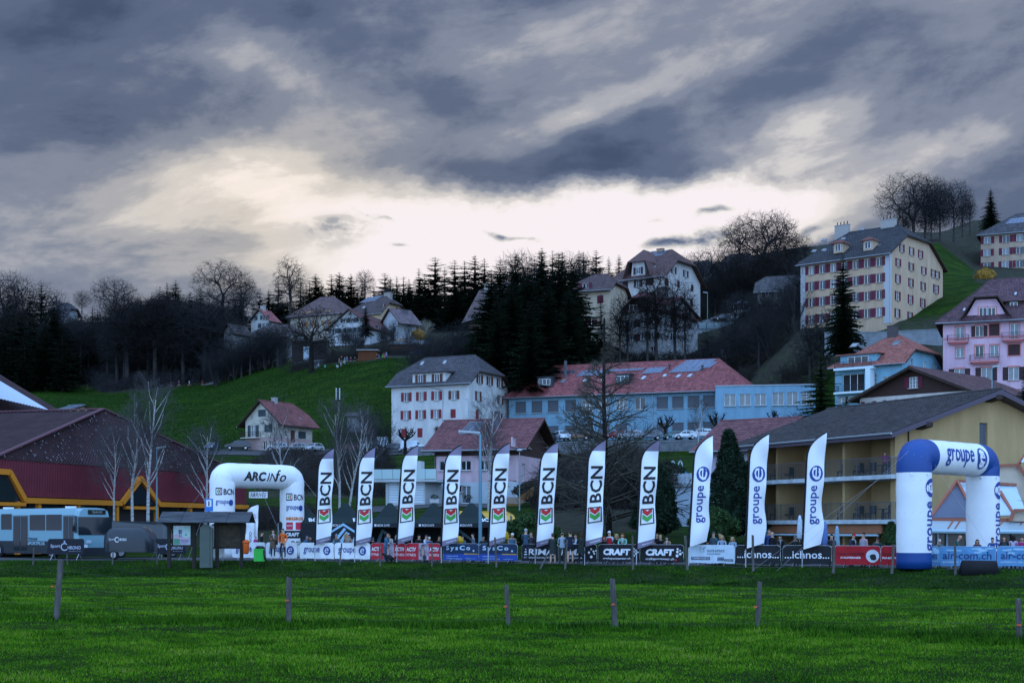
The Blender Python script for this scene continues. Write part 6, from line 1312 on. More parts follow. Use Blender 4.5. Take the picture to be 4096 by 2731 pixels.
for i, a in enumerate(((1260, 2180, 1343, 1793), (1419, 2184, 1497, 1788), (1587, 2178, 1666, 1779), (1765, 2186, 1840, 1777), (1953, 2186, 2040, 1770), (2141, 2190, 2231, 1766), (2338, 2187, 2434, 1757), (2546, 2196, 2642, 1757), (2755, 2187, 2838, 1738), (2983, 2194, 3068, 1735), (3209, 2198, 3303, 1728))): flag(i, *a, 'b' if i < 8 else 'e')
# ---- barriers with banners
def arc_rect(L, z0, z1, r=.14, y=0):
 pts = []
 for cx_, cz_, a0 in ((L-r, z1-r, 0), (r, z1-r, 90), (r, z0+r, 180), (L-r, z0+r, 270)):
  for k in range(4): a = math.radians(a0+k*30); pts.append((cx_+r*math.cos(a), y, cz_+r*math.sin(a)))
 return pts+[pts[0]]
BD = {}
def bmat(n, c): return mat('banner_'+n, c, .75, .25, nscale=2, namt=.10)
BC = {'groupe': (.76, .78, .80), 'activ': (.46, .02, .035), 'sysco': (.018, .035, .08), 'erima': (.014, .014, .018), 'craft': (.014, .014, .018), 'suisse': (.50, .60, .68), 'ichnos': (.016, .017, .02), 'carros': (.36, .012, .02), 'air': (.10, .27, .48), 'sport': (.016, .017, .024)}
def barrier(u0, u1, kind, label, cut=None, off=0.0, hh=1.08):
 p0 = Vector(PX(u0, Dbar(u0)+off)); p1 = Vector(PX(u1, Dbar(u1)+off)); d = p1-p0; L = d.length; z = max(gz(*p0), 0)
 t = thing('crowd_barrier', label, 'barrier', (p0.x, p0.y, z), math.atan2(d.y, d.x), 'banner-covered barriers beside the race road')
 mb = MB(); mb.tube(arc_rect(L-.02, .16, hh), .020, 6, caps=False)
 for k in range(1, int(L/.14)): mb.tube([(k*.14, 0, .17), (k*.14, 0, hh-.01)], .008, 4)
 fo = mb.build('frame', ALU, t, kind=None); fo['kind'] = 'stuff'
 for s in (.22, .78): mb = MB(); mb.tube([(L*s, .28, .01), (L*s, 0, .20), (L*s, -.26, .01)], .016, 5); mb.build('foot', ALU, t)
 rr = random.Random(int(u0)); ph = rr.uniform(0, 6); z0, z1 = .13, hh+.01
 def S(X, zz, o=0.0): return (X, -.035-o-.018*math.sin(ph+X*4.2+zz*3)*math.sin(3.14*min(1, max(0, (zz-z0)/(z1-z0))))-.01*math.sin(X*11+zz*7+ph), zz-.012*math.sin(X*5+ph)*(1 if zz < .3 else 0))
 nx = 24; mb = MB(); r = .13; zlist = [z0+(z1-z0)*k/8 for k in range(9)]
 vs = []
 for zz in zlist:
  ins = r-math.sqrt(max(0, r*r-(zz-(z1-r))**2)) if zz > z1-r else 0
  for j in range(nx+1): vs.append(S(ins+(L-.01-2*ins)*j/nx, zz))
 def mi(X, zz):
  if kind == 'sysco': return 1 if zz < .45 else 0
  if kind == 'activ': return 2 if (cut is None and .37 < X/L < .66) else 0
  return 0
 mb.v = vs; mb.f = [(k*(nx+1)+j, k*(nx+1)+j+1, (k+1)*(nx+1)+j+1, (k+1)*(nx+1)+j) for k in range(8) for j in range(nx)]
 mb.m = [mi(L*(j+.5)/nx, zlist[k]+.05) for k in range(8) for j in range(nx)]
 bo = mb.build('banner', [bmat(kind, BC[kind]), mat('sysco_blue', (.02, .06, .30), .7), mat('photo_panel', (.30, .26, .34), .7, nscale=2.2, namt=.8, col2=(.48, .42, .5))], t, True)
 mb = MB(); o = .02; fn = lambda a, b: S(a, b, o)
 mats = [WHP]
 def T(s_, x0, zz, w, h, mi_=0, **k): letter(mb, s_, fn, x0*L, zz, w*L, h, mi_, **k)
 if kind == 'groupe':
  mats = [BLUEP, bmat('groupe', BC['groupe'])]; T('groupe', .11, .38, .48, .42, 0, offset=.012, shear=.03, sub=1); disc(mb, fn, .79*L, .62, .26, .27)
  letter(mb, 'e', lambda a, b: S(a, b, o*1.8), .79*L-.14, .45, .28, .33, 1, shear=.2)
 elif kind == 'activ':
  for x0 in ((.02, .69) if cut is None else (.25,)): T('ACTIV', x0, .62, .28 if cut is None else .9, .24, 0, offset=.035, sub=1); T('FITNESS', x0, .34, .28 if cut is None else .9, .15, 0, sub=1)
  if cut is None:
   mats = [WHP, mat('skin_print', (.42, .26, .22), .7), mat('dark_print', (.05, .035, .05), .7)]
   for q in ((.50, .90, .10, .13, 2), (.505, .86, .065, .09, 1), (.50, .55, .10, .24, 1), (.46, .45, .07, .13, 2), (.55, .28, .13, .15, 2)): disc(mb, fn, q[0]*L, q[1], q[2], q[3], q[4])
 elif kind == 'sysco':
  mats = [mat('pale_blue_print', (.45, .62, .78), .6), mat('ochre_print', (.50, .30, .05), .6)]; T('SysCo', .09, .64, .68, .34, 0, offset=.03, space=1.35, sub=1); disc(mb, fn, .86*L, .68, .055, .055); rect(mb, fn, .60*L, .47, .98*L, .52, 1, 6, 1)
  T("L'INFORMATIQUE", .09, .32, .34, .08); T('À VOTRE CONVENANCE.', .09, .19, .46, .08); T('www.sysco.ch', .64, .19, .25, .06)
 elif kind == 'erima':
  if cut == 'a': T('ERIMA', .03, .48, .85, .34, 0, offset=.02, shear=.12, sub=1); T('INTERNATIONAL SPORT', .05, .28, .85, .10, 0, shear=.15)
  else: T('RIMA', .05, .48, .60, .34, 0, offset=.02, shear=.12, sub=1); T('SPORTSWEAR', .12, .28, .55, .10, 0, shear=.15)
  if cut != 'a':
   for q in ((.86, .84, .05), (.80, .66, .06), (.94, .60, .05), (.86, .42, .07), (.98, .76, .04), (.92, .72, .055)): disc(mb, fn, q[0]*L, q[1]-.02, q[2]*1.1, q[2]*1.1)
 elif kind == 'craft':
  T('CRAFT', .12, .50, .66, .36, 0, offset=.06, shear=.12, sub=1); T('craftsportswear.ch', .12, .24, .66, .15, 0, offset=.01, shear=.1, sub=1)
  for q in ((.86, .88, .05), (.855, .73, .062), (.85, .52, .07), (.915, .80, .04), (.92, .62, .06), (.965, .70, .036)): disc(mb, fn, q[0]*L, q[1]-.02, q[2]*1.15, q[2]*1.15)
  mats = [WHP, REDP]; rect(mb, fn, .80*L, .22, .84*L, .32, 1)
 elif kind == 'suisse':
  mats = [mat('slate_print', (.06, .10, .15), .7), mat('navy_print', (.02, .05, .12), .7), WHP]; T('suissetec', .40, .72, .38, .18, 0, sub=1); T('neuchâtel', .40, .58, .28, .11);
  for r in ((.24, .72, .25, .98), (.24, .72, .33, .735), (.325, .72, .333, .90), (.24, .965, .29, .98)): rect(mb, fn, r[0]*L, r[1], r[2]*L, r[3], 0)
  for k in range(3): poly(mb, fn, [((.27+k*.02)*L, .84+k*.02), ((.35+k*.01)*L, .93+k*.02), ((.35+k*.01)*L, .96+k*.02), ((.27+k*.02)*L, .87+k*.02)], 0)
  rect(mb, fn, .05*L, .30, .46*L, .46, 1, 6, 1); rect(mb, fn, .62*L, .36, .76*L, .45, 1, 3, 1); rect(mb, fn, .62*L, .24, .96*L, .35, 1, 6, 1); letter(mb, 'TOPAPPRENTISSAGES.CH', lambda a, b: S(a, b, o*1.6), .07*L, .33, .37*L, .10, 2, offset=.01); letter(mb, 'NOUS, LES', lambda a, b: S(a, b, o*1.6), .63*L, .38, .12*L, .055, 2); letter(mb, 'TECHNICIENS DU BÂTIMENT.', lambda a, b: S(a, b, o*1.6), .63*L, .26, .32*L, .07, 2)
 elif kind == 'ichnos': T('...ichnos...', .04, .42, .92, .40, 0, offset=.012, sub=1)
 elif kind == 'carros':
  mats = [mat('dark_red_print', (.13, .008, .012), .6), WHP, mat('white_disc', (.55, .58, .62), .6), INK]
  if cut is None:
   T('CARROSSERIE', .06, .62, .58, .12, 0, offset=.02, sub=1); T("D'AUVERNIER", .14, .44, .44, .10, 1, offset=.02, sub=1); disc(mb, fn, .83*L, .58, .33, .32, 2, 28); letter(mb, '', fn, 0, 0, 1, 1) if False else None
   poly(mb, lambda a, b: S(a, b, o*1.6), [(.77*L, .58), (.80*L, .66), (.86*L, .68), (.90*L, .62), (.91*L, .42), (.86*L, .36), (.80*L, .40), (.78*L, .5)], 3)
  else: T('SERIE', .05, .62, .7, .12, 0, offset=.02); T('RNIER', .05, .44, .5, .10, 1, offset=.02)
 elif kind == 'air':
  mats = [mat('deep_blue_print', (.02, .05, .16), .5), WHP, mat('cloud_print', (.32, .52, .68), .7)]
  if cut is None: T('air-com.ch', .06, .46, .86, .38, 0, offset=.015, shear=.05, sub=1); T('solutions en signalétique', .06, .26, .78, .12, 1, sub=1)
  else: T('om', .1, .46, .7, .26, 0, offset=.015); T('signalé', .05, .30, .85, .10, 1)
  mb2 = MB(); rg_ = random.Random(int(u0))
  for _ in range(7): disc(mb2, lambda a, b: S(a, b, o*.45), rg_.uniform(.1, .9)*L, rg_.uniform(.72, 1.0), rg_.uniform(.1, .3), rg_.uniform(.03, .07), 0, 12)
  mb2.build('cloud_print', mats[2], bo)
 if mb.v: mb.build('lettering', mats, bo)
 return t
k_ = 0
for u0, u1, kd, lb, cut in ((931, 1063, 'groupe', 'white banner barrier with blue lettering behind the orange bin', None), (1065, 1190, 'groupe', 'white banner barrier with blue disc behind the two standing people', None), (1201, 1337, 'groupe', 'white banner barrier with blue lettering left of the first flag base', None), (1339, 1482, 'groupe', 'white banner barrier with blue lettering between first and second flags', None),
 (1485, 1624, 'activ', 'red banner barrier beside the woman in the denim jacket', None), (1625, 1762, 'activ', 'red banner barrier just left of the fourth flag', None), (1773, 1916, 'sysco', 'navy and blue banner barrier right of the fourth flag', None), (1918, 2071, 'sysco', 'navy and blue banner barrier under the fifth flag', None),
 (2088, 2234, 'erima', 'black banner barrier behind the man in the puffer jacket', 'a'), (2238, 2388, 'erima', 'black banner barrier with white dots behind the standing group', 'b'), (2394, 2560, 'craft', 'black banner barrier with white lettering and dots between seventh and eighth flags', None), (2564, 2736, 'craft', 'black banner barrier with white dots just right of the eighth flag', None),
 (2757, 2941, 'suisse', 'pale blue banner barrier under the ninth flag', None), (2943, 3123, 'ichnos', 'black banner barrier with dotted white word under the tenth flag', None), (3132, 3327, 'ichnos', 'black banner barrier with dotted white word under the eleventh flag', None), (3338, 3523, 'carros', 'red banner barrier with round white emblem', None), (3525, 3640, 'carros', 'red banner barrier cut off by the blue arch leg', 'x'),
 (3715, 3757, 'air', 'short blue sky-printed banner barrier between the arch legs', 'x'), (3758, 3985, 'air', 'blue sky-printed banner barrier below the right arch leg', None), (3990, 4215, 'air', 'blue sky-printed banner barrier at the right picture edge', None)): barrier(u0, u1, kd, lb, cut)
for u0, u1, lb in ((192, 336, 'dark timing-company banner board standing before the bus'), (622, 742, 'dark timing-company banner board behind the notice shelter')):
 D = 88.6; p0 = P(u0, 2228, D); L = (u1-u0)/F*D; t = thing('banner_board', lb, 'banner', (p0.x, D, 0)); mb = MB(); z0, z1 = .34, 1.32; q = [(p[0], 0, p[2]) for p in arc_rect(L, z0, z1, .12)[:-1]]; mb.prism(q[::-1], (0, .04, 0)); mb.build('board', bmat('sport', BC['sport']), t)
 for s in (.14, .86):
  mb = MB(); mb.tube([(L*s-.14, -.1, 0), (L*s, .02, .4)], .018, 5); mb.tube([(L*s+.14, .2, 0), (L*s, .02, .4)], .018, 5); mb.build('leg', ALU, t)
 mb = MB(); fn = lambda a, b: (a, -.012, b); letter(mb, 'Sport', fn, .07*L, .72, .27*L, .26, 0, offset=.02); letter(mb, 'HRONO', fn, .55*L, .66, .36*L, .22, 0, offset=.02); mb.add([fn(.46*L+.24*math.cos(a)*r, .82+.24*math.sin(a)*r) for k in range(20) for a in [math.radians(45+k*270/19)] for r in (1, .74)], [(2*k, 2*k+1, 2*k+3, 2*k+2) for k in range(19)]); rect(mb, fn, .44*L, 1.08, .48*L, 1.2, 0); letter(mb, 'sportchrono.ch', fn, .58*L, .52, .33*L, .06, 0); mb.build('lettering', mat('pale_violet_print', (.42, .44, .56), .6), t)
# ---- inflatable arches
def arch(name, label, L_, R_2, vt, dia, cmats, band, group=None, nstick=None):
 pL, pR = Vector(PX(*L_)), Vector(PX(*R_2)); d = pR-pL; S_ = d.length; H = ZV(vt, L_[1]); r = dia/2; zc = H-r
 t = thing(name, label, 'inflatable arch', (pL.x, pL.y, 0), math.atan2(d.y, d.x)); rc = .26*dia
 path = [(0, z) for z in np.linspace(0, zc-rc, 14)]+[(rc-rc*math.cos(a), zc-rc+rc*math.sin(a)) for a in np.linspace(.2, 1.57, 8)]+[(x, zc) for x in np.linspace(rc, S_-rc, 12)[1:-1]]+[(S_-rc+rc*math.sin(a), zc-rc+rc*math.cos(a)) for a in np.linspace(0, 1.37, 8)]+[(S_, z) for z in np.linspace(zc-rc, 0, 14)]
 mb = MB(); n = 28; rings = []
 for i, (x, z) in enumerate(path):
  a = path[max(0, i-1)]; b = path[min(len(path)-1, i+1)]; tx, tz = b[0]-a[0], b[1]-a[1]; l = math.hypot(tx, tz); tx /= l; tz /= l; k = r*(1+.012*math.sin(i*2.1))
  rings.append([(x-tz*k*math.cos(6.2832*j/n), -k*math.sin(6.2832*j/n), z+tx*k*math.cos(6.2832*j/n)) for j in range(n)])
 mb.loft(rings)
 mb.m = [band((path[i][0]+path[min(i+1, len(path)-1)][0])/2, (path[i][1]+path[min(i+1, len(path)-1)][1])/2, S_, zc, r) for i in range(len(path)-1) for j in range(n)]+[0, 0]
 mb.build('tube', cmats, t, True); mb = MB()
 for i in range(3, len(rings)-2, 4): mb.tube([tuple(p) for p in rings[i][::2]+[rings[i][0]]], .007, 3, caps=False)
 q = mb.build('seam', mat('seam_grey', (.30, .33, .38), .7), t); q['kind'] = 'stuff'
 leg = lambda cx_: (lambda a, b: (cx_+r*math.sin(a/r)*1.022, -r*math.cos(a/r)*1.022, b)); beam = lambda a, b: (a, -r*math.cos((b-zc)/r)*1.022, zc+r*math.sin((b-zc)/r)*1.022)
 global beam2
 beam2 = lambda a, b: (a, -r*math.cos((b-zc)/r)*1.03, zc+r*math.sin((b-zc)/r)*1.03)
 return t, S_, H, r, zc, leg, beam
ARW = mat('white_inflated_fabric', (.78, .79, .80), .5, .3, nscale=.8, namt=.05); ARB = mat('blue_inflated_fabric', (.008, .055, .23), .45, .35)
t, S_, H, r, zc, leg, beam = arch('finish_arch', 'white inflatable finish arch with black lettering left of the flags', (889, 94), (1168, 98), 1850, 1.66, [ARW], lambda *a: 0)
mb = MB(); letter(mb, 'ARC', beam2, S_*.20, zc-.34, S_*.32, .62, 0, offset=.04, shear=.2, sub=3); letter(mb, 'IN', beam2, S_*.53, zc-.34, S_*.155, .56, 0, offset=.0, shear=.3, sub=3); letter(mb, 'f', beam2, S_*.65, zc-.34, S_*.09, .80, 0, shear=.3, sub=3); letter(mb, 'o', beam2, S_*.715, zc-.34, S_*.09, .46, 0, offset=.01, shear=.3, sub=3)
mb.build('lettering', INK, t); mb = MB(); lm = [INK, BLUEP, mat('orange_print', (.60, .16, .02), .6), mat('crimson_print', (.55, .03, .07), .6), WHP, GRNP, REDP]
for cx_ in (0, S_):
 f = leg(cx_); z = lambda v: ZV(v, 94 if cx_ == 0 else 98); o = 0 if cx_ == 0 else 22; a0 = -.92
 def T(s_, x0, v1, v0, w, mi_, **k): letter(mb, s_, f, a0+x0, z(v1+o), w, z(v0+o)-z(v1+o), mi_, sub=1, **k)
 for rr_ in ((0, 1980, .42, 1976), (0, 1955, .42, 1951), (0, 1976, .04, 1955), (.38, 1976, .42, 1955)): rect(mb, f, a0+rr_[0], z(rr_[1]+o), a0+rr_[2], z(rr_[3]+o), 0, 2, 1)
 for x_, m_ in ((.10, 5), (.22, 6)): poly(mb, f, [(a0+x_, z(1966+o)), (a0+x_+.08, z(1957+o)), (a0+x_+.14, z(1957+o)), (a0+x_+.07, z(1966+o)), (a0+x_+.14, z(1974+o)), (a0+x_+.08, z(1974+o))], m_)
 T('BCN', .52, 1979, 1955, .8, 0, offset=.02); T('groupe', 0, 2022, 2001, .85, 1, offset=.01, shear=.03); disc(mb, f, a0+1.05, z(2010+o), .19, .2, 1); T('MIGROS', 0, 2058, 2045, 1.3, 2, offset=.05)
 rect(mb, f, a0, z(2095+o), a0+.45, z(2066+o), 3, 3, 1); letter(mb, 'ACTIV', leg(cx_) if False else (lambda a, b: tuple(np.array(f(a, b))*np.array([1, 1.006, 1]))), a0+.05, z(2083+o), .35, .12, 4, offset=.03)
 rect(mb, f, a0+.65, z(2095+o), a0+1.1, z(2066+o), 3, 3, 1); rect(mb, f, a0-.15, z(2129+o), a0+1.3, z(2099+o), 0, 8, 1); letter(mb, 'CRAFT', (lambda a, b: tuple(np.array(f(a, b))*np.array([1, 1.008, 1]))), a0-.05, z(2122+o), .95, .26, 4, offset=.05, shear=.1, sub=1); T('FELCO', .35, 2158, 2140, .6, 0, offset=.03)
mb.build('sponsor_print', lm, t)
mb = MB();
for x in (S_*.42, S_*.60): mb.tube([(x, -r*.6, zc-r*.6), (x, -.2, zc-r-.55)], .008, 4)
mb.build('rope', ALU, t)
mb = MB();
for x0, y0, x1, y1 in ((-.6, -.3, -4.5, -3), (-.3, .4, -3.6, 2.8), (S_+.5, -.3, S_+3.6, -3.2), (S_*.35, -.8, S_*.40, -4.5)): mb.tube([(x0, y0, zc+.1), (x1, y1, .05)], .005, 4)
mb.build('guy_rope', ALU, t, kind=None)
x, y = PX(1033, 95.6); tt = thing('finish_sign', 'white hanging sign reading the French word for finish under the white arch', 'sign', (x, y, 0), math.radians(8)); w = 73/F*95.6; z1, z0 = ZV(1966, 95.6), ZV(1991, 95.6)
mb = MB(); mb.box(-w/2, 0, z0, w/2, .02, z1); mb.build('board', WHP, tt); mb = MB(); letter(mb, 'ARRIVÉE', lambda a, b: (a, -.012, b), -w*.45, z0+.07, w*.9, (z1-z0)*.84, 0, offset=.0, shear=.2); mb.build('lettering', INK, tt)
def band(x, z, S_, zc, r): return 1 if (z < .62 or (z > zc-r*.95 and (x < r*1.05 or x > S_-r*1.05))) else 0
t, S_, H, r, zc, leg, beam = arch('blue_and_white_arch', 'big blue and white inflatable arch at the right with blue lettering', (3656, 70), (3931, 75), 1753, 1.70, [ARW, ARB], band)
mb = MB(); letter(mb, 'groupe', beam2, S_*.24, zc-.48, S_*.40, .92, 0, offset=.012, shear=.1, sub=2); n = 24; disc(mb, beam, S_*.76, zc+.02, .50, .58)
for cx_ in (0, S_):
 f = leg(cx_); letter(mb, 'groupe', lambda a, b: f(.48-b+.02, .85+a), 0, 0, 2.45, .72, 0, offset=.012, shear=.03, sub=3)
 g_ = lambda a, b: f(a, b); disc(mb, g_, .14, 3.95, .46, .46)
mb.build('lettering', BLUEP, t); mb = MB(); letter(mb, 'e', (lambda a, b: tuple(np.array(beam(a, b))*np.array([1, 1.012, 1]))), S_*.76-.28, zc-.28, .56, .66, 0, sub=1)
for cx_ in (0, S_):
 f = leg(cx_); letter(mb, 'e', (lambda a, b: tuple((np.array(f(.14+.30-b, 3.95-.27+a))-np.array([cx_, 0, 0]))*np.array([1.012, 1.012, 1])+np.array([cx_, 0, 0]))), 0, 0, .54, .60, 0, sub=1)
mb.build('emblem_letter', WHP, t)
for x in (0, S_):
 for a in (-1.2, -.2): mb = MB(); px_, py_ = x+r*math.sin(a)*1.02, -r*math.cos(a)*1.02; mb.tube([(px_, py_, zc-.9), (px_*1.0+.06*math.sin(a), py_-.06, zc-1.0)], [.05, .02], 6); mb.build('anchor_loop', WHP, t)
mb = MB();
for a, b in (((-r, -.2, zc+.2), (-9.5, 1.5, .05)), ((-r, .4, zc-.5), (-8.5, 3.5, .05)), ((r*.8, -.7, zc-.4), (4.0, -2.6, .0)), ((S_+r, 0, zc), (S_+5, -3, .0))): mb.tube([a, b], .005, 4)
mb.build('guy_rope', ALU, t)
# ---- row of black tents
TB = mat('black_tent_fabric', (.010, .013, .017), .6, .3, nscale=.8, namt=.2); TG = mat('dark_green_tent_roof', (.010, .020, .020), .7, .2, nscale=.9, namt=.2); PB = mat('light_blue_print', (.30, .52, .70), .6)
for i, u in enumerate((1208, 1383, 1560, 1735, 1885)):
 D = 99; x, y = PX(u, D); t = thing('event_tent', '%s pop-up tent of the black row behind the barriers' % ('leftmost', 'second', 'middle', 'fourth', 'rightmost')[i], 'tent', (x, y, 0), math.radians(4), 'row of black pop-up tents'); h = 1.5; e = 2.32; pk = 3.72; mb = MB()
 c = [(-h, -h, e), (h, -h, e), (h, h, e), (-h, h, e)]; m_ = [(a*.28, b*.28, pk-.35+.0) for a, b, _ in c]; tp = [(a*.09, b*.09, pk) for a, b, _ in c]; mb.loft([c, [(a*.62, b*.62, e+(pk-e)*.30) for a, b, _ in c], m_, tp]); mb.build('roof', TG, t)
 mb = MB(); q = [(a*1.005, b*1.005, 0) for a, b, _ in c]; s_ = [(a*1.005, b*1.005, e-.02) for a, b, _ in c]; mb.add([q[0], q[1], q[2], q[3], s_[0], s_[1], s_[2], s_[3]], [(2, 3, 7, 6), (3, 0, 4, 7)]+([(1, 2, 6, 5)] if i == 4 else [])+([(0, 1, 5, 4)] if i in (0, 1) else [])); mb.build('side_wall', TB, t)
 mb = MB(); v0 = [(a*1.01, b*1.01, e-.30) for a, b, _ in c]; v1 = [(a*1.01, b*1.01, e) for a, b, _ in c]; mb.loft([v0, v1], caps=False); mb.build('valance', TB, t)
 for a, b in ((-h, -h), (h, -h), (h, h), (-h, h)): mb = MB(); mb.tube([(a, b, 0), (a, b, e)], .025, 6); mb.build('pole', ALU, t)
 mb = MB(); fn = lambda a, b: (a, -h*1.01-.015, b); letter(mb, 'BCN', fn, -.82, e-.22, .36, .15, 0, offset=.02); letter(mb, 'SAFE', fn, -.40, e-.22, .40, .15, 0); rect(mb, fn, -1.04, e-.22, -.90, e-.07, 0)
 sl = lambda a, b: (a, -h+(b)*h*.38/.42-.03, e+b+.03); letter(mb, 'BCN', lambda a, b: (a+.25-b*.25, -h+.05+b*1.15-.02, e+.06+b*.98), .35, .05, .95, .24, 0, offset=.03); mb.build('lettering', WHP, t)
 if i in (1, 2, 4):
  mb = MB(); f2 = (lambda a, b: (a, -h*1.01-.02, b)) if i == 1 else (lambda a, b: (a, h*.9, b))
  if i == 1:
   for q in ([(-.95, .9), (-.05, 2.0), (.10, 1.9), (-.70, .9)], [(-1.0, 1.75), (-.1, 2.32), (1.0, 1.6), (.6, .9), (.42, .9), (.75, 1.6), (-.1, 2.15), (-1.0, 1.6)], [(-.5, .9), (.1, 1.75), (.35, 1.6), (-.1, .9)]): poly(mb, f2, q)
  elif i == 2: poly(mb, f2, [(-1.0, .9), (-.6, 1.95), (-.1, 1.6), (-.15, 1.45), (-.5, 1.65), (-.75, .9)])
  else: poly(mb, f2, [(-.75, 1.9), (.1, 1.25), (.1, 1.05), (-.85, 1.7)])
  mb.build('graphic_print', PB, t)
# white banner flag behind the shelter
t = thing('feather_flag', 'short white feather flag with dark vertical lettering behind the notice shelter', 'flag', (*PX(980, 92.5), 0)); mb = MB(); D = 92.5; w = .78;
vs = []
for k in range(21):
 f = k/20; a = w*max(0, (f-.8)/.2)**3 if f > .8 else 0
 for j in range(5): vs.append((a+(w-a)*j/4+.2*f*.5, .05*math.sin(k*.8+j), .45+f*3.05))
mb.add(vs, [(k*5+j, k*5+j+1, k*5+j+6, k*5+j+5) for k in range(20) for j in range(4)]); mb.build('sail', SAIL, t, True)
mb = MB(); mb.tube([(0, 0, 0), (0, 0, .6), (.09, 0, 3.0), (.4, 0, 3.45), (.88, 0, 3.5)], .02, 6); mb.build('pole', BLK, t); mb = MB(); fn = lambda a, b: (.62-b, -.09, .6+a); letter(mb, 'JUNOD', fn, 0, .12, 1.15, .22, 0, offset=.01); letter(mb, 'PARTNERING & COMMUNICATION', fn, 0, -.10, 1.8, .12, 0); mb.build('lettering', INK, t)
mb = MB(); letter(mb, 'm', lambda a, b: (.3+a, -.09, 2.6+b), 0, 0, .4, .3, 0, offset=.0); mb.build('emblem', mat('pale_pink_print', (.5, .3, .4), .6), t)
TYRE = mat('tyre', (.012, .012, .013), .85); RIM = mat('wheel_rim', (.35, .36, .38), .35, .5, .7); CARG = mat('car_glass', (.015, .02, .026), .05, .7); HL = mat('headlight', (.5, .55, .6), .15, .7); TL = mat('tail_light', (.35, .01, .012), .3)
def wheel(parent, x, y, r=.32, w=.2, s=-1):
 mb = MB(); n = 16; R = [(r*.86, -w/2), (r, -w/2+.03), (r, w/2-.03), (r*.86, w/2)]
 mb.loft([[(x+a*math.cos(6.2832*k/n), y+b, r+a*math.sin(6.2832*k/n)) for k in range(n)] for a, b in R]); wo_ = mb.build('wheel', TYRE, parent, True); mb = MB()
 mb.add([(x, y+s*(w/2+.012), r)]+[(x+r*.64*(1 if k % 2 else .92)*math.cos(6.2832*k/20), y+s*(w/2+.012), r+r*.64*(1 if k % 2 else .92)*math.sin(6.2832*k/20)) for k in range(20)], [(0, k+1, (k+1) % 20+1) for k in range(20)]); mb.build('rim', RIM, wo_)
CARP = {  # side profiles, front at x=0: lower outline and glasshouse
 'hatch': (4.0, 1.72, [(0, .35), (.05, .62), (.25, .78), (1.0, .92), (3.55, .98), (3.95, .9), (4.0, .5), (3.95, .28), (.1, .25)], [(.95, .90), (1.65, 1.42), (2.2, 1.50), (3.3, 1.46), (3.85, 1.0)]),
 'suv': (4.5, 1.84, [(0, .4), (.05, .75), (.3, .95), (1.1, 1.05), (4.2, 1.12), (4.48, 1.0), (4.5, .55), (4.45, .32), (.1, .30)], [(1.05, 1.03), (1.75, 1.60), (2.4, 1.70), (3.9, 1.66), (4.4, 1.1)]),
 'mpv': (4.6, 1.82, [(0, .38), (.05, .7), (.3, .88), (.9, 1.0), (4.35, 1.06), (4.58, 1.0), (4.6, .5), (4.55, .28), (.1, .26)], [(.8, .98), (1.7, 1.58), (2.4, 1.66), (4.1, 1.62), (4.52, 1.05)]),
 'wagon': (4.6, 1.80, [(0, .35), (.05, .6), (.3, .75), (1.2, .88), (4.35, .94), (4.58, .88), (4.6, .5), (4.55, .28), (.1, .25)], [(1.1, .87), (1.9, 1.38), (2.5, 1.45), (4.0, 1.38), (4.5, .93)]),
 'van': (4.4, 1.80, [(0, .4), (.05, .75), (.25, .95), (.75, 1.10), (4.36, 1.15), (4.4, .5), (4.36, .30), (.1, .28)], [(.7, 1.08), (1.35, 1.72), (1.7, 1.82), (4.25, 1.84), (4.36, 1.15)]),
 'bigvan': (5.6, 2.0, [(0, .45), (.05, .85), (.3, 1.1), (.8, 1.25), (5.55, 1.3), (5.6, .5), (5.55, .33), (.1, .33)], [(.75, 1.22), (1.5, 2.15), (2.0, 2.42), (5.45, 2.45), (5.55, 1.3)])}
CARS = {}
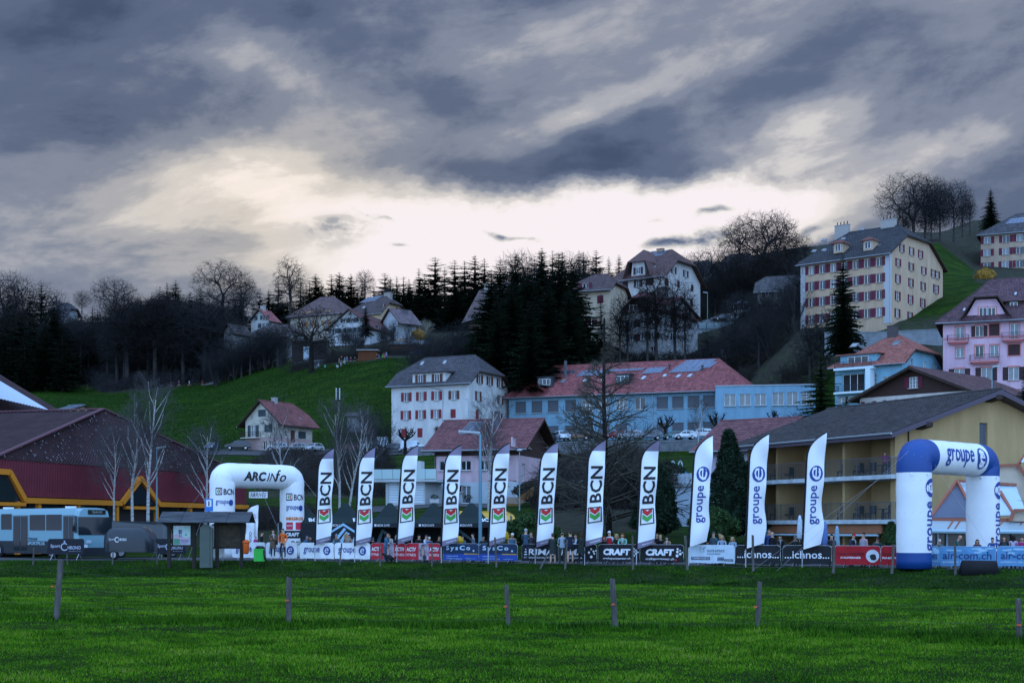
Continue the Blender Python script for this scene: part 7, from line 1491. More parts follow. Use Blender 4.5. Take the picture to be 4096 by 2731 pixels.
def car(kind, label, u, D, rot, col, dz=.2, group=None, name='parked_car', cat='car', z=None):
 if kind not in CARS:
  L, Wd, lo, gh = CARP[kind]; h = Wd/2; r = .33 if L < 5 else .37; xw = (L*.19, L*.80); body = MB()
  # lower body with wheel cut-outs in the outline
  out = [p for p in lo if p[1] > .4 or p[0] < .2 or p[0] > L-.2]; bot = []
  for xc in xw[::-1]:
   for k in range(9): a = math.pi*k/8; bot.append((xc+(r+.06)*math.cos(a), max(.27, r+(r+.06)*math.sin(a))))
  prof = [p for p in lo[:-2]]+[lo[-2]]+bot+[lo[-1]]
  inset = lambda z: h-(.05 if z > .8 else (.03 if z < .4 else 0))
  f = [(x, -inset(z), z) for x, z in prof]; bk = [(x, inset(z), z) for x, z in prof]; n = len(prof)
  body.add(f+bk, [tuple(range(n))[::-1], tuple(range(n, 2*n))]+[(i, (i+1) % n, n+(i+1) % n, n+i) for i in range(n)])
  g = gh; gi = h-.07; gt = h-.20; yy = lambda z: gi-(gi-gt)*min(1, (z-g[0][1])/(.55))
  f = [(x, -yy(z), z) for x, z in g]; bk = [(x, yy(z), z) for x, z in g]; n = len(g); body.add(f+bk, [tuple(range(n))[::-1], tuple(range(n, 2*n))]+[(i, (i+1) % n, n+(i+1) % n, n+i) for i in range(n)])
  gl = MB(); c = (sum(p[0] for p in g)/n, sum(p[1] for p in g)/n+.02)
  xe = g[-1][0] if kind not in ('van', 'bigvan') else (1.95 if kind == 'van' else 2.3); sg = [p for p in g]
  zt = lambda x: np.interp(x, [p[0] for p in g], [p[1] for p in g])
  spl = [(.14, .40), (.42, .66), (.68, .88)] if kind not in ('van', 'bigvan') else [(.05, .22)] if kind == 'van' else [(.06, .20)]
  x0, x1 = g[0][0], g[-1][0]
  for a, b in spl:
   xa, xb = x0+(x1-x0)*a, x0+(x1-x0)*b; zb_ = g[0][1]+.05
   pts = [(xa, zb_), (xb, zb_), (xb, zt(xb)-.09), (xa+.05, max(zb_+.05, zt(xa+.1)-.09))]
   for s in (-1, 1): gl.add([(x, s*(yy(z)+.008), z) for x, z in pts], [(0, 1, 2, 3) if s < 0 else (3, 2, 1, 0)])
  p, q = g[0], g[1]; e = .008; nx_, nz_ = -(q[1]-p[1]), q[0]-p[0]; l = math.hypot(nx_, nz_); nx_ /= l; nz_ /= l
  A = [(p[0]+(q[0]-p[0])*k+nx_*e, s*(yy(p[1]+(q[1]-p[1])*k)-.08), p[1]+(q[1]-p[1])*k+nz_*e) for k, s in ((.12, -1), (.12, 1), (.92, 1), (.92, -1))]; gl.add(A, [(0, 1, 2, 3)])
  if kind not in ('van', 'bigvan'):
   p, q = g[-1], g[-2]; A = [(p[0]+(q[0]-p[0])*k+e, s*(yy(p[1]+(q[1]-p[1])*k)-.1), p[1]+(q[1]-p[1])*k+e) for k, s in ((.2, -1), (.2, 1), (.9, 1), (.9, -1))]; gl.add(A, [(0, 1, 2, 3)])
  CARS[kind] = (body.mesh('body', mat('car_paint', (.3, .3, .3), .3)), gl.mesh('glass', CARG), L, Wd, r, xw, lo)
 bm_, gm, L, Wd, r, xw, lo = CARS[kind]; x, y = PX(u, D); zz = (gz(x, y)+dz) if z is None else z; t = thing(name, label, cat, (x, y, zz), math.radians(rot), group); R = Matrix.Rotation(math.radians(rot), 3, 'Z'); off = R @ Vector((-L/2, 0, 0)); t.location += off
 b = link('body', bm_, t); setmats(b, mat('paint_%d_%d_%d' % tuple(int(c*200) for c in col), col, .28, .5, .2, coat=.5)); link('glass', gm, t)
 for xx in xw:
  for s in (-1, 1): wheel(t, xx, s*(Wd/2-.12), r, .2, s)
 for s in (-1, 1):
  zf = lo[1][1]-.02; mb = MB(); mb.box(-.01, s*(Wd/2-.2)-.13, zf-.09, .10, s*(Wd/2-.2)+.13, zf+.04); mb.build('headlight', HL, t)
  mb = MB(); mb.box(L-.06, s*(Wd/2-.14)-.09, zf+.02, L+.012, s*(Wd/2-.14)+.09, zf+.24); mb.build('tail_light', TL, t)
 mb = MB(); mb.box(L+.001, -.26, .55, L+.015, .26, .66); mb.box(-.014, -.26, .42, -.001, .26, .52); mb.build('number_plate', WHP, t, kind=None)
 return t
street = 'cars parked along the village street'
for a in (('suv', 'black sport utility car parked before the small cream house', 952, 251, 8, (.012, .013, .016)), ('hatch', 'dark blue hatchback left of the black car', 850, 252, 80, (.03, .06, .10)), ('hatch', 'silver hatchback below the small cream house', 1110, 250, 6, (.35, .38, .42)), ('hatch', 'grey hatchback half hidden by bare bushes', 1185, 250, 10, (.20, .22, .25)), ('hatch', 'pale hatchback behind the bare bushes left of the red car', 1255, 251, 60, (.40, .42, .45)), ('wagon', 'dark red car behind the twin birches', 1395, 251, 4, (.18, .012, .02)),
          ('bigvan', 'long white van left of the white apartment house', 1492, 252, 3, (.42, .48, .54)), ('wagon', 'dark grey estate car between the two white vans', 1568, 248, 3, (.04, .055, .07)), ('van', 'small white delivery van before the white apartment house', 1652, 247, 184, (.50, .57, .64))): car(*a, group=street, name='delivery_van' if 'van' in a[0] else 'parked_car', cat='van' if 'van' in a[0] else 'car')
terr = 'cars parked on the terrace below the school'
for a in (('suv', 'dark car with glowing red tail lights at the left of the school terrace', 2192, 243, 70, (.03, .035, .05)), ('suv', 'white sport utility car on the school terrace near the chalet roof', 2248, 243.5, 105, (.50, .55, .60)), ('wagon', 'rusty orange estate car behind the larch branches', 2310, 243, 6, (.14, .05, .02)), ('hatch', 'dark hatchback left of the larch trunk on the terrace', 2390, 243, 20, (.02, .025, .03)), ('hatch', 'red car right of the larch trunk on the terrace', 2462, 243, 30, (.22, .012, .015)),
          ('mpv', 'silver people carrier right of the red car on the terrace', 2515, 243, 12, (.22, .24, .27)), ('mpv', 'dark grey people carrier in the middle of the terrace row', 2595, 242.5, 6, (.09, .11, .14)), ('hatch', 'teal hatchback right of the pollarded plane', 2692, 243.5, 12, (.03, .10, .10)), ('hatch', 'white hatchback before the school right part', 2738, 242, 8, (.55, .60, .64)), ('suv', 'silver sport utility car at the right end of the terrace row', 2800, 242.5, 10, (.40, .44, .48))): car(*a, group=terr, dz=.25)
car('suv', 'black car parked on the brow beside the yellow bush', 1632, 392, 5, (.012, .015, .02), .1); car('hatch', 'small orange car partly hidden on the brow beside the black one', 1603, 391, 8, (.35, .13, .03), .1)
car('wagon', 'dark car with red lights on the upper road, left one', 2792, 334, 20, (.03, .03, .04), .9); car('wagon', 'dark car with red lights on the upper road, right one', 2885, 334, 20, (.03, .03, .04), .9)
car('bigvan', 'yellow van parked behind the rightmost black tents', 1985, 106, 176, (.62, .36, .02), 0, z=.8, name='delivery_van', cat='van')
# ---- bus
def local(t):
 c = t.matrix_world if False else (Matrix.Translation(t.location) @ t.rotation_euler.to_matrix().to_4x4()).inverted(); return c
def face_map(t, p0, nrm):
 c = local(t); o = c @ Vector((0, 0, EYE)); R = c.to_3x3(); p0, nrm = Vector(p0), Vector(nrm)
 def f(u, v): d = R @ Vector(((u-U0)/F, 1, (V0-v)/F)); return o+d*((p0-o).dot(nrm)/d.dot(nrm))
 return f
BW = mat('bus_paint', (.17, .33, .39), .35, .5, coat=.3); BDK = mat('bus_dark_skirt', (.022, .026, .032), .5)
t = thing('city_bus', 'long pale blue-grey city bus with dark skirt at the left edge', 'bus', (*PX(309, 90.5), .02), math.radians(-38)); Lb, Wb, Hb = 11.8, 2.5, 2.98
mb = MB(); prof = [(.32, 0), (.32, 0), (.34, -.0), (2.55, 0), (2.82, .10), (2.95, .35), (2.98, .8)]
ring = [(0, .32), (0, 2.8), (.10, 3.1), (.32, 3.23), (.8, 3.27), (Wb-.8, 3.27), (Wb-.32, 3.23), (Wb-.10, 3.1), (Wb, 2.8), (Wb, .32)]
mb.loft([[(x, y, z) for y, z in ring] for x in (-Lb, -.35)]+[[(.02, .12+(y/Wb)*(Wb-.24), z-(.06 if z > 2.7 else 0)) for y, z in ring]]); mb.build('body', BW, t, True if False else False)
A = face_map(t, (0, 0, 0), (0, 1, 0)); Fr = face_map(t, (.03, 0, 0), (1, 0, 0))
def quad(parent, name, m, f, u0, v0, u1, v1, ax='A', off=.015, sub=None, d=.0):
 a, b = f(u0, v0), f(u1, v1); mb = MB()
 if ax == 'A': mb.box(min(a.x, b.x), -off, min(a.z, b.z), max(a.x, b.x), -.001, max(a.z, b.z))
 else: mb.box(.02, min(a.y, b.y), min(a.z, b.z), .03+off, max(a.y, b.y), max(a.z, b.z))
 return mb.build(name, m, parent)
mb = MB(); z_ = A(150, 2163).z; mb.box(-Lb+.01, -.02, .30, -.36, -.001, z_); mb.build('skirt', BDK, t)
for u0, u1, v0, v1 in ((5, 47, 2055, 2117), (119, 181, 2058, 2120), (185, 247, 2057, 2120), (-75, -10, 2055, 2117), (298, 306, 2062, 2130)): quad(t, 'window', CARG, A, u0, v0, u1, v1)
for u0, u1 in ((52, 113), (252, 296)):
 d_ = quad(t, 'door', mat('door_frame_grey', (.10, .13, .15), .5), A, u0, 2060, u1, 2208, off=.012); um = (u0+u1)/2
 for a, b in ((u0+4, um-2), (um+2, u1-4)): quad(d_, 'door_glass', CARG, A, a, 2066, b, 2200, off=.03)
w_ = quad(t, 'windscreen', CARG, Fr, 313, 2066, 447, 2138, 'F', .02); q = quad(t, 'destination_display', mat('display_black', (.01, .01, .012), .2), Fr, 352, 2038, 422, 2057, 'F', .03)
mb = MB(); a, b = Fr(368, 2053), Fr(406, 2042); letter(mb, 'Spécial', lambda s_, h_: (.068, a.y+s_, a.z+h_), 0, 0, b.y-a.y, b.z-a.z, 0, offset=.0); mb.build('lettering', mat('display_amber', (.35, .38, .30), .5), q)
a = quad(t, 'number_plate', WHP, Fr, 336, 2178, 349, 2189, 'F', .04); quad(t, 'bumper', BDK, Fr, 312, 2190, 446, 2222, 'F', .06);
for u0 in (345, 420): quad(t, 'headlight', HL, Fr, u0, 2160, u0+18, 2172, 'F', .05)
mb = MB(); a, b = A(113, 2160), A(149, 2149); letter(mb, 'TEAM', lambda s_, h_: (a.x+s_, -.02, a.z+h_), 0, 0, b.x-a.x, b.z-a.z, 0, offset=.04); a2, b2 = A(112, 2178), A(180, 2166); letter(mb, 'SPORTPLUS', lambda s_, h_: (a2.x+s_, -.03, a2.z+h_), 0, 0, b2.x-a2.x, b2.z-a2.z, 1, offset=.03); mb.build('lettering', [mat('bus_dark_print', (.04, .08, .11), .6), mat('bus_pale_print', (.30, .45, .52), .6)], t)
for x in (-2.7, -8.7): wheel(t, x, .06, .48, .3, -1)
for x in (-9.3, -2.2): mb = MB(); mb.box(x-.25, .8, 3.27, x+.25, 1.3, 3.38); mb.build('roof_vent', WHP, t)
mb = MB(); mb.tube([(.1, -.1, 2.2), (.35, -.45, 2.25), (.35, -.48, 2.05)], .025, 5); mb.box(.27, -.56, 1.75, .40, -.38, 2.1); mb.build('mirror', BLK, t)
# people as silhouettes inside are seats behind the glass: left to the dark glass
# ---- dark van and trailer
DP = mat('dark_slate_paint', (.010, .015, .022), .4, .4, coat=.2)
t = car('bigvan', 'dark slate panel van behind the rounded trailer', 575, 96, 205, (.008, .013, .020), 0, name='panel_van', cat='van')
t = thing('trailer', 'rounded dark trailer with white stopwatch logo in front of the dark van', 'trailer', (*PX(411, 89.6), 0), math.radians(-14)); L, Wd = 3.1, 1.8; mb = MB(); rings = []
for k, x in enumerate(np.linspace(0, L, 12)):
 f = x/L; top = 2.08-.35*(max(0, .18-f)/.18)**1.8-.75*(max(0, f-.72)/.28)**2.0; lo_ = .48; w = Wd/2-.12*(max(0, .1-f)/.1)-.30*(max(0, f-.8)/.2)**2; ring = []
 for j in range(14): a = math.pi*j/13; ring.append((x, Wd/2-w*math.copysign(abs(math.cos(a))**.55, math.cos(a)), lo_+(top-lo_)*abs(math.sin(a))**.42))
 rings.append(ring)
mb.loft(rings, close=False); n = 14; mb.add([p for r_ in rings for p in (r_[0], r_[-1])], [(2*k, 2*k+2, 2*k+3, 2*k+1) for k in range(11)]); mb.build('body', DP, t, True)
wheel(t, .75, .08, .30, .2, -1); mb = MB(); mb.tube([(L-.2, Wd/2, .45), (L+.9, Wd/2, .42)], .05, 6); mb.tube([(L+.5, Wd/2, .42), (L+.5, Wd/2, .05)], .03, 6); mb.build('drawbar', ALU, t)
mb = MB(); fn = lambda a, b: (a, -.012-.0+.20*max(0, (b-1.45)/.5)**2, b); letter(mb, 'Sport', fn, .42, 1.18, .42, .18, 0, offset=.0); letter(mb, 'HRONO', fn, 1.12, 1.18, .55, .17, 0, offset=.02); mb.add([fn(1.0+.17*math.cos(a)*r_, 1.26+.17*math.sin(a)*r_) for k in range(16) for a in [math.radians(45+k*270/15)] for r_ in (1, .7)], [(2*k, 2*k+1, 2*k+3, 2*k+2) for k in range(15)]); mb.build('lettering', WHP, t)
DW = mat('weathered_dark_wood', (.030, .026, .022), .85, .15, nscale=2, namt=.5, stretch=(1, 1, .2), island=.2); PLK = mat('grey_weathered_planks', (.06, .064, .07), .9, .1, nscale=2.5, namt=.45, stretch=(.25, 1, 2), island=.3)
D = 84.5; x, y = PX(645, D); t = thing('notice_shelter', 'wooden notice-board shelter with grey plank roof standing on the bank', 'notice board', (x, y, 0)); m = 1/(F/D); X = lambda u: (u-645)*m; Z = lambda v: ZV(v, D)
for u in (676, 776, 868, 966): mb = MB(); mb.box(X(u)-.10, -.05, -.5, X(u)+.10, .12, Z(2090)); mb.build('post', DW, t)
for i in range(4):
 for k in range(4):
  mb = MB(); x0 = X(642)+(X(1006)-X(642))*k/4; x1 = X(642)+(X(1006)-X(642))*(k+1)/4-.02; y0 = -.75+i*.28; z0 = Z(2090)+i*.14+(0 if k % 2 else .012); mb.prism([(x0, y0, z0), (x1, y0, z0), (x1, y0+.34, z0+.20), (x0, y0+.34, z0+.20)], (0, 0, .035)); mb.build('roof_board', PLK, t)
mb = MB(); mb.prism([(X(642), .38, Z(2090)+.58), (X(1006), .38, Z(2090)+.58), (X(1006), 1.3, Z(2090)), (X(642), 1.3, Z(2090))], (0, 0, .04)); mb.build('roof', PLK, t)
for u0, u1, v0, v1, nm in ((690, 770, 2090, 2182, 'a'), (856, 978, 2090, 2190, 'b')):
 mb = MB(); mb.box(X(u0), .0, Z(v1), X(u1), .05, Z(v0)); q = mb.build('panel', DW, t);
 for zz in (Z(v1), Z(v0)-.12): mb = MB(); mb.box(X(u0)-.1, -.04, zz-.05, X(u1)+.1, -.001, zz+.06); mb.build('rail', DW, q)
 if nm == 'b':
  n = 14
  for k in range(n): mb = MB(); a = X(u0)+.1+(X(u1)-X(u0)-.2)*k/n; mb.box(a, -.03, Z(v1)+.08, a+(X(u1)-X(u0)-.2)/n-.015, -.002, Z(v0)-.15); mb.build('slat', mat('brown_slat', (.045, .035, .022), .85, nscale=3, namt=.5), q)
 else:
  mb = MB(); px0, px1, pz0, pz1 = X(694), X(762), Z(2178), Z(2097); mb.box(px0, -.03, pz0, px1, -.01, pz1); po = mb.build('poster', mat('poster_paper', (.42, .58, .56), .6), q); mb = MB(); w, h = px1-px0, pz1-pz0; fn = lambda a, b: (px0+a*w, -.036, pz0+b*h); rect(mb, fn, .02, .02, .38, .30, 1); rect(mb, fn, .38, .02, .98, .30, 2); poly(mb, fn, [(.02, .30), (.98, .30), (.98, .40), (.75, .34), (.5, .42), (.2, .55), (.02, .50)], 3); rect(mb, fn, .30, .55, .50, .75, 4); rect(mb, fn, .34, .38, .38, .55, 4); rect(mb, fn, .44, .38, .48, .55, 4); poly(mb, fn, [(.68, .45), (.80, .45), (.74, .58)], 1); disc(mb, fn, .38, .90, .25, .07, 5); letter(mb, 'infos', fn, .24, .87, .28, .05, 4); rect(mb, fn, .42, .20, .9, .23, 4); rect(mb, fn, .42, .14, .9, .155, 4); rect(mb, fn, .42, .09, .8, .105, 4); mb.build('print', [mat('poster_green', (.08, .25, .16), .6), mat('poster_green', (.08, .25, .16), .6), mat('poster_lilac', (.42, .36, .48), .6), mat('poster_pink', (.50, .36, .42), .6), mat('poster_ink', (.16, .12, .22), .6), WHP], po)
D = 84.0; x, y = PX(824, D); t = thing('grey_stele', 'tall plain grey-green metal cabinet before the notice shelter', 'cabinet', (x, y, -.05)); w = 50*D/F/2; mb = MB(); h = ZV(2106, D)+.05; mb.prism([(-w, 0, -.3), (w*.6, 0, -.3), (w*.6, 0, h-.0), (-w, 0, h)], (0, .25, 0)); mb.prism([(w*.6+.01, .03, -.3), (w, .03, -.3), (w, .03, h-.1), (w*.6+.01, .03, h-.03)], (0, .2, 0)); mb.build('body', mat('sage_metal', (.08, .10, .085), .6, nscale=1, namt=.15), t); mb = MB(); mb.prism([(-w*.8, -.02, h), (w*.5, -.02, h), (w*.2, -.02, h+.16), (-w*.4, -.02, h+.16)], (0, .28, 0)); mb.build('cap', mat('sage_metal', (.08, .10, .085), .6), t)
x, y = PX(848, 86); t = thing('white_board', 'white display board behind the grey cabinet', 'board', (x, y, 0)); mb = MB(); mb.box(-.35, 0, .3, .75, .04, ZV(2097, 86)); mb.build('panel', SAIL, t); mb = MB(); mb.box(-.3, .05, 0, -.24, .1, .35); mb.box(.6, .05, 0, .66, .1, .35); mb.build('stand', ALU, t, kind='stuff')
D = 86.5; x, y = PX(827, D); t = thing('information_sign', 'blue square information sign with white panel above the shelter', 'sign', (x, y, 0)); mb = MB(); mb.tube([(0, .04, 0), (0, .04, ZV(1992, D))], .04, 8); mb.build('pole', ALU, t); mb = MB(); a, b = -7*D/F, 25*D/F; z0, z1 = ZV(2044, D), ZV(1994, D); mb.box(a, -.02, z0, b, .02, z1); q = mb.build('plate', mat('sign_blue', (.03, .16, .50), .5), t); mb = MB(); c = (a+b)/2; mb.box(c-.15, -.03, z0+.28, c+.15, -.021, z1-.07); mb.build('panel', WHP, q); mb = MB(); letter(mb, 'i', lambda p, r_: (c-.045+p, -.036, z0+.33+r_), 0, 0, .09, .30, 0, offset=.06); mb.build('lettering', INK, q)
D = 84.3; x, y = PX(984, D); t = thing('orange_bin', 'orange litter bin hung on the shelter end post', 'litter bin', (x, y, ZV(2214, D))); mb = MB(); mb.lathe([(.12, 0), (.17, .08), (.19, .55), (.20, .66)], 12); mb.build('body', mat('orange_plastic', (.62, .10, .01), .5), t, True); mb = MB(); mb.lathe([(.22, .62), (.225, .70), (.16, .80), (.06, .83)], 12); mb.build('lid', mat('orange_plastic', (.62, .10, .01), .5), t, True)
D = 84.6; x, y = PX(1038, D); t = thing('green_bin', 'bright green square bin with a black bag on top', 'bin', (x, y, 0)); mb = MB(); mb.box(-.30, -.22, .02, .30, .25, .72); mb.build('body', mat('green_plastic', (.03, .42, .05), .5), t); mb = MB(); mb.box(-.26, -.225, .38, .26, -.215, .40); mb.box(-.32, -.24, .70, .32, .27, .76); mb.build('rim', mat('green_plastic', (.03, .42, .05), .5), t, kind='stuff'); mb = MB(); mb.ell((.05, 0, .82), (.28, .2, .12), 10); mb.tube([(.28, -.1, .8), (.34, -.26, .5), (.38, -.28, .15), (.45, -.25, .02)], [.08, .09, .06, .03], 6); b = mb.build('bag', mat('black_plastic_bag', (.012, .012, .014), .35), t, True)
D = 67.5; x, y = PX(3915, D); t = thing('covered_crate', 'low box under a black sheet at the foot of the right arch leg', 'covered box', (x, y, gz(x, y)-.05)); mb = MB(); w = 72*D/F; mb.loft([[(-w*1.0, -.3, 0), (w, -.3, 0), (w, .5, 0), (-w, .5, 0)], [(-w*.86, -.2, .60), (w*.97, -.2, .56), (w*.95, .4, .56), (-w*.85, .4, .6)], [(-w*.8, -.1, .70), (w*.9, -.1, .68), (w*.9, .3, .68), (-w*.8, .3, .7)]]); mb.build('sheet', BLK, t, True)
WOOD = mat('weathered_post_wood', (.10, .092, .085), .9, .1, nscale=3, namt=.55, stretch=(2, 2, .25), bump=.8, bscale=14)
def post(u, vt, vb, D, r, tilt, label, group, seed, tilt2=0.0):
 x, y = PX(u, D); z = ZV(vb, D); h = (vb-vt)/F*D; rng = random.Random(seed); t = thing('fence_post', label, 'fence post', (x, y, z-.02), rng.uniform(-.5, .5), group); mb = MB(); n = 9; rings = []; off = [rng.uniform(.8, 1.2) for _ in range(n)]; dxr = math.tan(math.radians(tilt))
 for k in range(8):
  f = k/7; f_ = f*(h+.25)-.25; rr_ = r*(1.08-.14*f)*(1+.05*math.sin(k*2+seed)); rings.append([(dxr*f_+rr_*off[j]*math.cos(6.2832*j/n), tilt2*f_+rr_*.8*off[j]*math.sin(6.2832*j/n), f_+(0 if k < 7 else rng.uniform(-.04, .04))) for j in range(n)])
 mb.loft(rings); mb.build('stake', WOOD, t); return t
NP = [(224, 2235, 2476, 38, .080, 5.5), (1154, 2308, 2510, 36, .062, .5), (2034, 2338, 2528, 35, .060, -3.0), (2465, 2313, 2540, 34.5, .072, -3.5), (3028, 2320, 2553, 34, .052, 3.0), (4078, 2392, 2625, 30.5, .062, -1.5)]
for i, (u, vt, vb, D, r, tl) in enumerate(NP):
 t = post(u, vt, vb, D, r, tl, ('tall leaning fence post, leftmost in the near row', 'upright dark fence post, second in the near row', 'short dark fence post leaning left in the middle of the field', 'pale grey fence post leaning left with an orange insulator', 'thin dark fence post leaning right', 'fence post at the right picture edge')[i], 'near row of wooden fence posts', i+1)
 mb = MB(); hh = (vb-vt)/F*D; mb.box(-.10, -.09, hh*.55, -.02, -.03, hh*.55+.035); mb.build('insulator', mat('orange_insulator', (.55, .12, .03), .5), t)
mb = MB(); ext = [(-500, 2190, 2440, 40)]+[n_[:4] for n_ in NP]+[(4700, 2440, 2680, 29)]
for fr in (.82, .55, .28):
 pts = []
 for a, b in zip(ext[:-1], ext[1:]):
  pa, pb = [P(q[0], q[2]-(q[2]-q[1])*fr, q[3]-.08) for q in (a, b)]
  for k in range(8): f = k/8; p = pa.lerp(pb, f); p.z -= .10*math.sin(math.pi*f); pts.append(p)
 mb.tube(pts, 0.0024, 3, caps=False)
o = mb.build('fence_wire', mat('dull_wire', (.10, .11, .10), .6)); o['kind'] = 'stuff'; tag(o, 'thin sagging wires strung along the near fence posts', 'wire')
FP = ((132, 2190, 2262), (270, 2213, 2272), (450, 2205, 2252), (628, 2168, 2248), (841, 2206, 2272), (1129, 2200, 2276), (1360, 2172, 2246), (1520, 2164, 2245), (1728, 2162, 2243), (1985, 2148, 2244), (2168, 2222, 2254), (2262, 2156, 2252), (2532, 2141, 2258), (2749, 2142, 2254), (3013, 2137, 2258), (3334, 2158, 2266), (3568, 2177, 2268), (3822, 2175, 2276))
for i, (u, vt, vb) in enumerate(FP):
 D = Dcrest(u)-1.6; post(u, vt, vb+4, D, .045 if i < 9 else .062, (2, -2, 3, -2, 3, -1, 5, -1, 0, -3, 28, 4, -1, -4, -1, 1, 4, -1)[i], 'wooden fence post on the bank, number %d of the far row from the left' % (i+1) if False else ('weathered post on the bank ' + ('before the bus', 'before the left banner board', 'before the trailer', 'left of the notice shelter', 'before the grey cabinet', 'before the man in orange', 'before the second white banner barrier', 'beside the woman in denim', 'before the red banner barrier', 'before the navy banner under the fifth flag', 'tilted low beside the puffer-jacket man', 'before the standing group', 'left of the eighth flag', 'left of the ninth flag', 'right of the tenth flag', 'left of the red banner barrier', 'left of the blue arch leg', 'before the right blue banner')[i]), 'far row of fence posts on the bank', i+20)
def lamp(u, vh, vb, D, label, arm=.7, side=1, r=.06, col=(.16, .28, .32), dome=False):
 x, y = PX(u, D); z = ZV(vb, D); h = ZV(vh, D)-z; t = thing('street_lamp', label, 'street lamp', (x, y, z)); mb = MB(); mb.tube([(0, 0, -.5), (0, 0, h*.5), (0, 0, h)], [r*1.3, r*1.1, r*.8], 8); mb.build('pole', mat('lamp_pole_%d' % int(col[2]*100), col, .45, .4, .3), t); mb = MB()
 if dome: mb.lathe([(.05, -.12), (.30, -.05), (.26, .08), (.1, .16)], 12, c=(0, 0, h))
 else: mb.tube([(0, 0, h-.05), (side*arm*.4, 0, h+.06)], r*.7, 6); mb.prism([(0, -.16, h+.02), (side*arm, -.13, h+.12), (side*arm, .13, h+.12), (0, .16, h+.02)], (0, 0, .12))
 mb.build('lamp_head', mat('lamp_head_grey', (.36, .40, .42), .4), t)
lamp(627, 1795, 2075, 113, 'tall teal street lamp between the birches and the notice shelter'); lamp(1921, 1735, 2215, 92, 'tall blue-grey street lamp before the chalet', 1.4, -1, .10, (.12, .24, .30)); lamp(2078, 1800, 2023, 150, 'white domed street lamp beside the chalet', dome=True, col=(.22, .32, .36)); lamp(1873, 1598, 1800, 246, 'thin street lamp at the corner of the white apartment house', .9, -1, .05); lamp(2830, 1172, 1300, 330, 'slender green street lamp on the upper road', 1.0, -1, .07, (.10, .22, .20)); lamp(3968, 1470, 1600, 150, 'thin lamp pole before the pink house', .8, 1, .05)
t = thing('telegraph_pole', 'wooden telegraph pole with rows of white insulators in the meadow', 'pole', G(1352, 262)); mb = MB(); h = ZV(1550, 262)-t.location.z; mb.tube([(0, 0, -.5), (0, 0, h)], [.16, .11], 7); mb.build('pole', BARKD, t)
for k in range(6):
 for s in (-1, 1): mb = MB(); mb.lathe([(.05, 0), (.11, .05), (.11, .16), (.04, .22)], 6, c=(s*.32, -.1, h-.35-k*.36)); mb.beam((0, 0, h-.3-k*.36), (s*.32, -.1, h-.3-k*.36), .04); mb.build('insulator', WHP, t)
HR = mat('dark_red_corrugated_roof', (.040, .020, .022), .8, .2, nscale=.7, namt=.35); HC = mat('red_corrugated_cladding', (.13, .020, .030), .65, .25, nscale=.6, namt=.15); ORG = mat('orange_painted_timber', (.58, .20, .015), .6)
C0 = Vector((-38.1, 104.0)); fdir = Vector((.294, .956)).normalized(); t = thing('sports_hall', 'large dark red hall with corrugated hipped roof and orange timber trim', 'hall', (C0.x, C0.y, 0), math.atan2(fdir.y, fdir.x)); Lh = 39.2; ze, zf = 7.06, 3.96; Wg = 46
f_ = face_map(t, (0, 0, 0), (0, 1, 0)); ap = 3.3; za = 12.25; eave = [(0, -.35, ze), (Lh, -.35, ze), (Lh/2, ap, za)]
mb = MB();
def corr(mb, a, b, c, d, n, amp, mi=0):                       # corrugated sheet between edge a-b (bottom) and d-c (top)
 a, b, c, d = map(Vector, (a, b, c, d)); nn = (b-a).cross(d-a).normalized(); vs = []
 for k in range(2*n+1): f = k/(2*n); o = nn*(amp if k % 2 else 0); vs += [a+(b-a)*f+o, d+(c-d)*f+o]
 mb.add(vs, [(2*k, 2*k+2, 2*k+3, 2*k+1) for k in range(2*n)], mi)
corr(mb, (0, -.35, ze), (Lh, -.35, ze), (Lh/2, ap, za), (Lh/2, ap, za), 90, -.07)
corr(mb, (-.35, Wg, ze), (0, -.35, ze), (Lh/2, ap, za), (Lh/2, Wg, za), 110, -.07); corr(mb, (Lh, -.35, ze), (Lh, Wg, ze), (Lh/2, Wg, za), (Lh/2, ap, za), 60, -.07); ro = mb.build('roof', HR, t)
mb = MB(); rng = random.Random(9)
for _ in range(330):
 f, g = rng.random(), rng.random()
 if f+g > 1: f, g = 1-f, 1-g
 a, b, c = map(Vector, eave); p = a+(b-a)*f+(c-a)*g+Vector((0, -.09, .10)); s = rng.uniform(.03, .10); e1 = (b-a).normalized()*s; e2 = (c-(a+b)/2).normalized()*s*1.6; mb.add([p, p+e1, p+e1*.7+e2, p-e1*.2+e2], [(0, 1, 2, 3)])
mb.build('lichen_patches', mat('lichen', (.22, .20, .22), .9), ro, kind='stuff'); mb = MB()
for a, b in (((0, -.35, ze), (Lh/2, ap, za)), ((Lh, -.35, ze), (Lh/2, ap, za)), ((Lh/2, ap, za), (Lh/2, Wg, za))): mb.beam(Vector(a)+Vector((0, 0, .08)), Vector(b)+Vector((0, 0, .08)), .35, .12)
mb.build('ridge_cap', mat('pale_ridge_red', (.12, .05, .06), .8), ro, kind='stuff')
mb = MB(); corr(mb, (0, -.2, zf+.4), (Lh, -.2, zf+.4), (Lh, -.3, ze), (0, -.3, ze), 120, -.06); corr(mb, (-.3, Wg, zf+.4), (-.3, 0, zf+.4), (-.3, 0, ze), (-.3, Wg, ze), 90, -.06); mb.build('cladding', HC, t, kind='stuff')
def og(name, a, b, w=.42, d=.3): mb = MB(); mb.beam(a, b, d, w, up=(0, 1, 0)) if False else mb.beam(a, b, w, d, up=(0, 1, 0)); return mb.build(name, ORG, t)
xs = lambda u: f_(u, 2000).x
pk = xs(545); a0, a1 = xs(470), xs(620)
og('fascia', (xs(80), -.38, zf+.1), (a0, -.38, zf+.1)); og('fascia', (a1, -.38, zf+.1), (Lh, -.38, zf+.1))
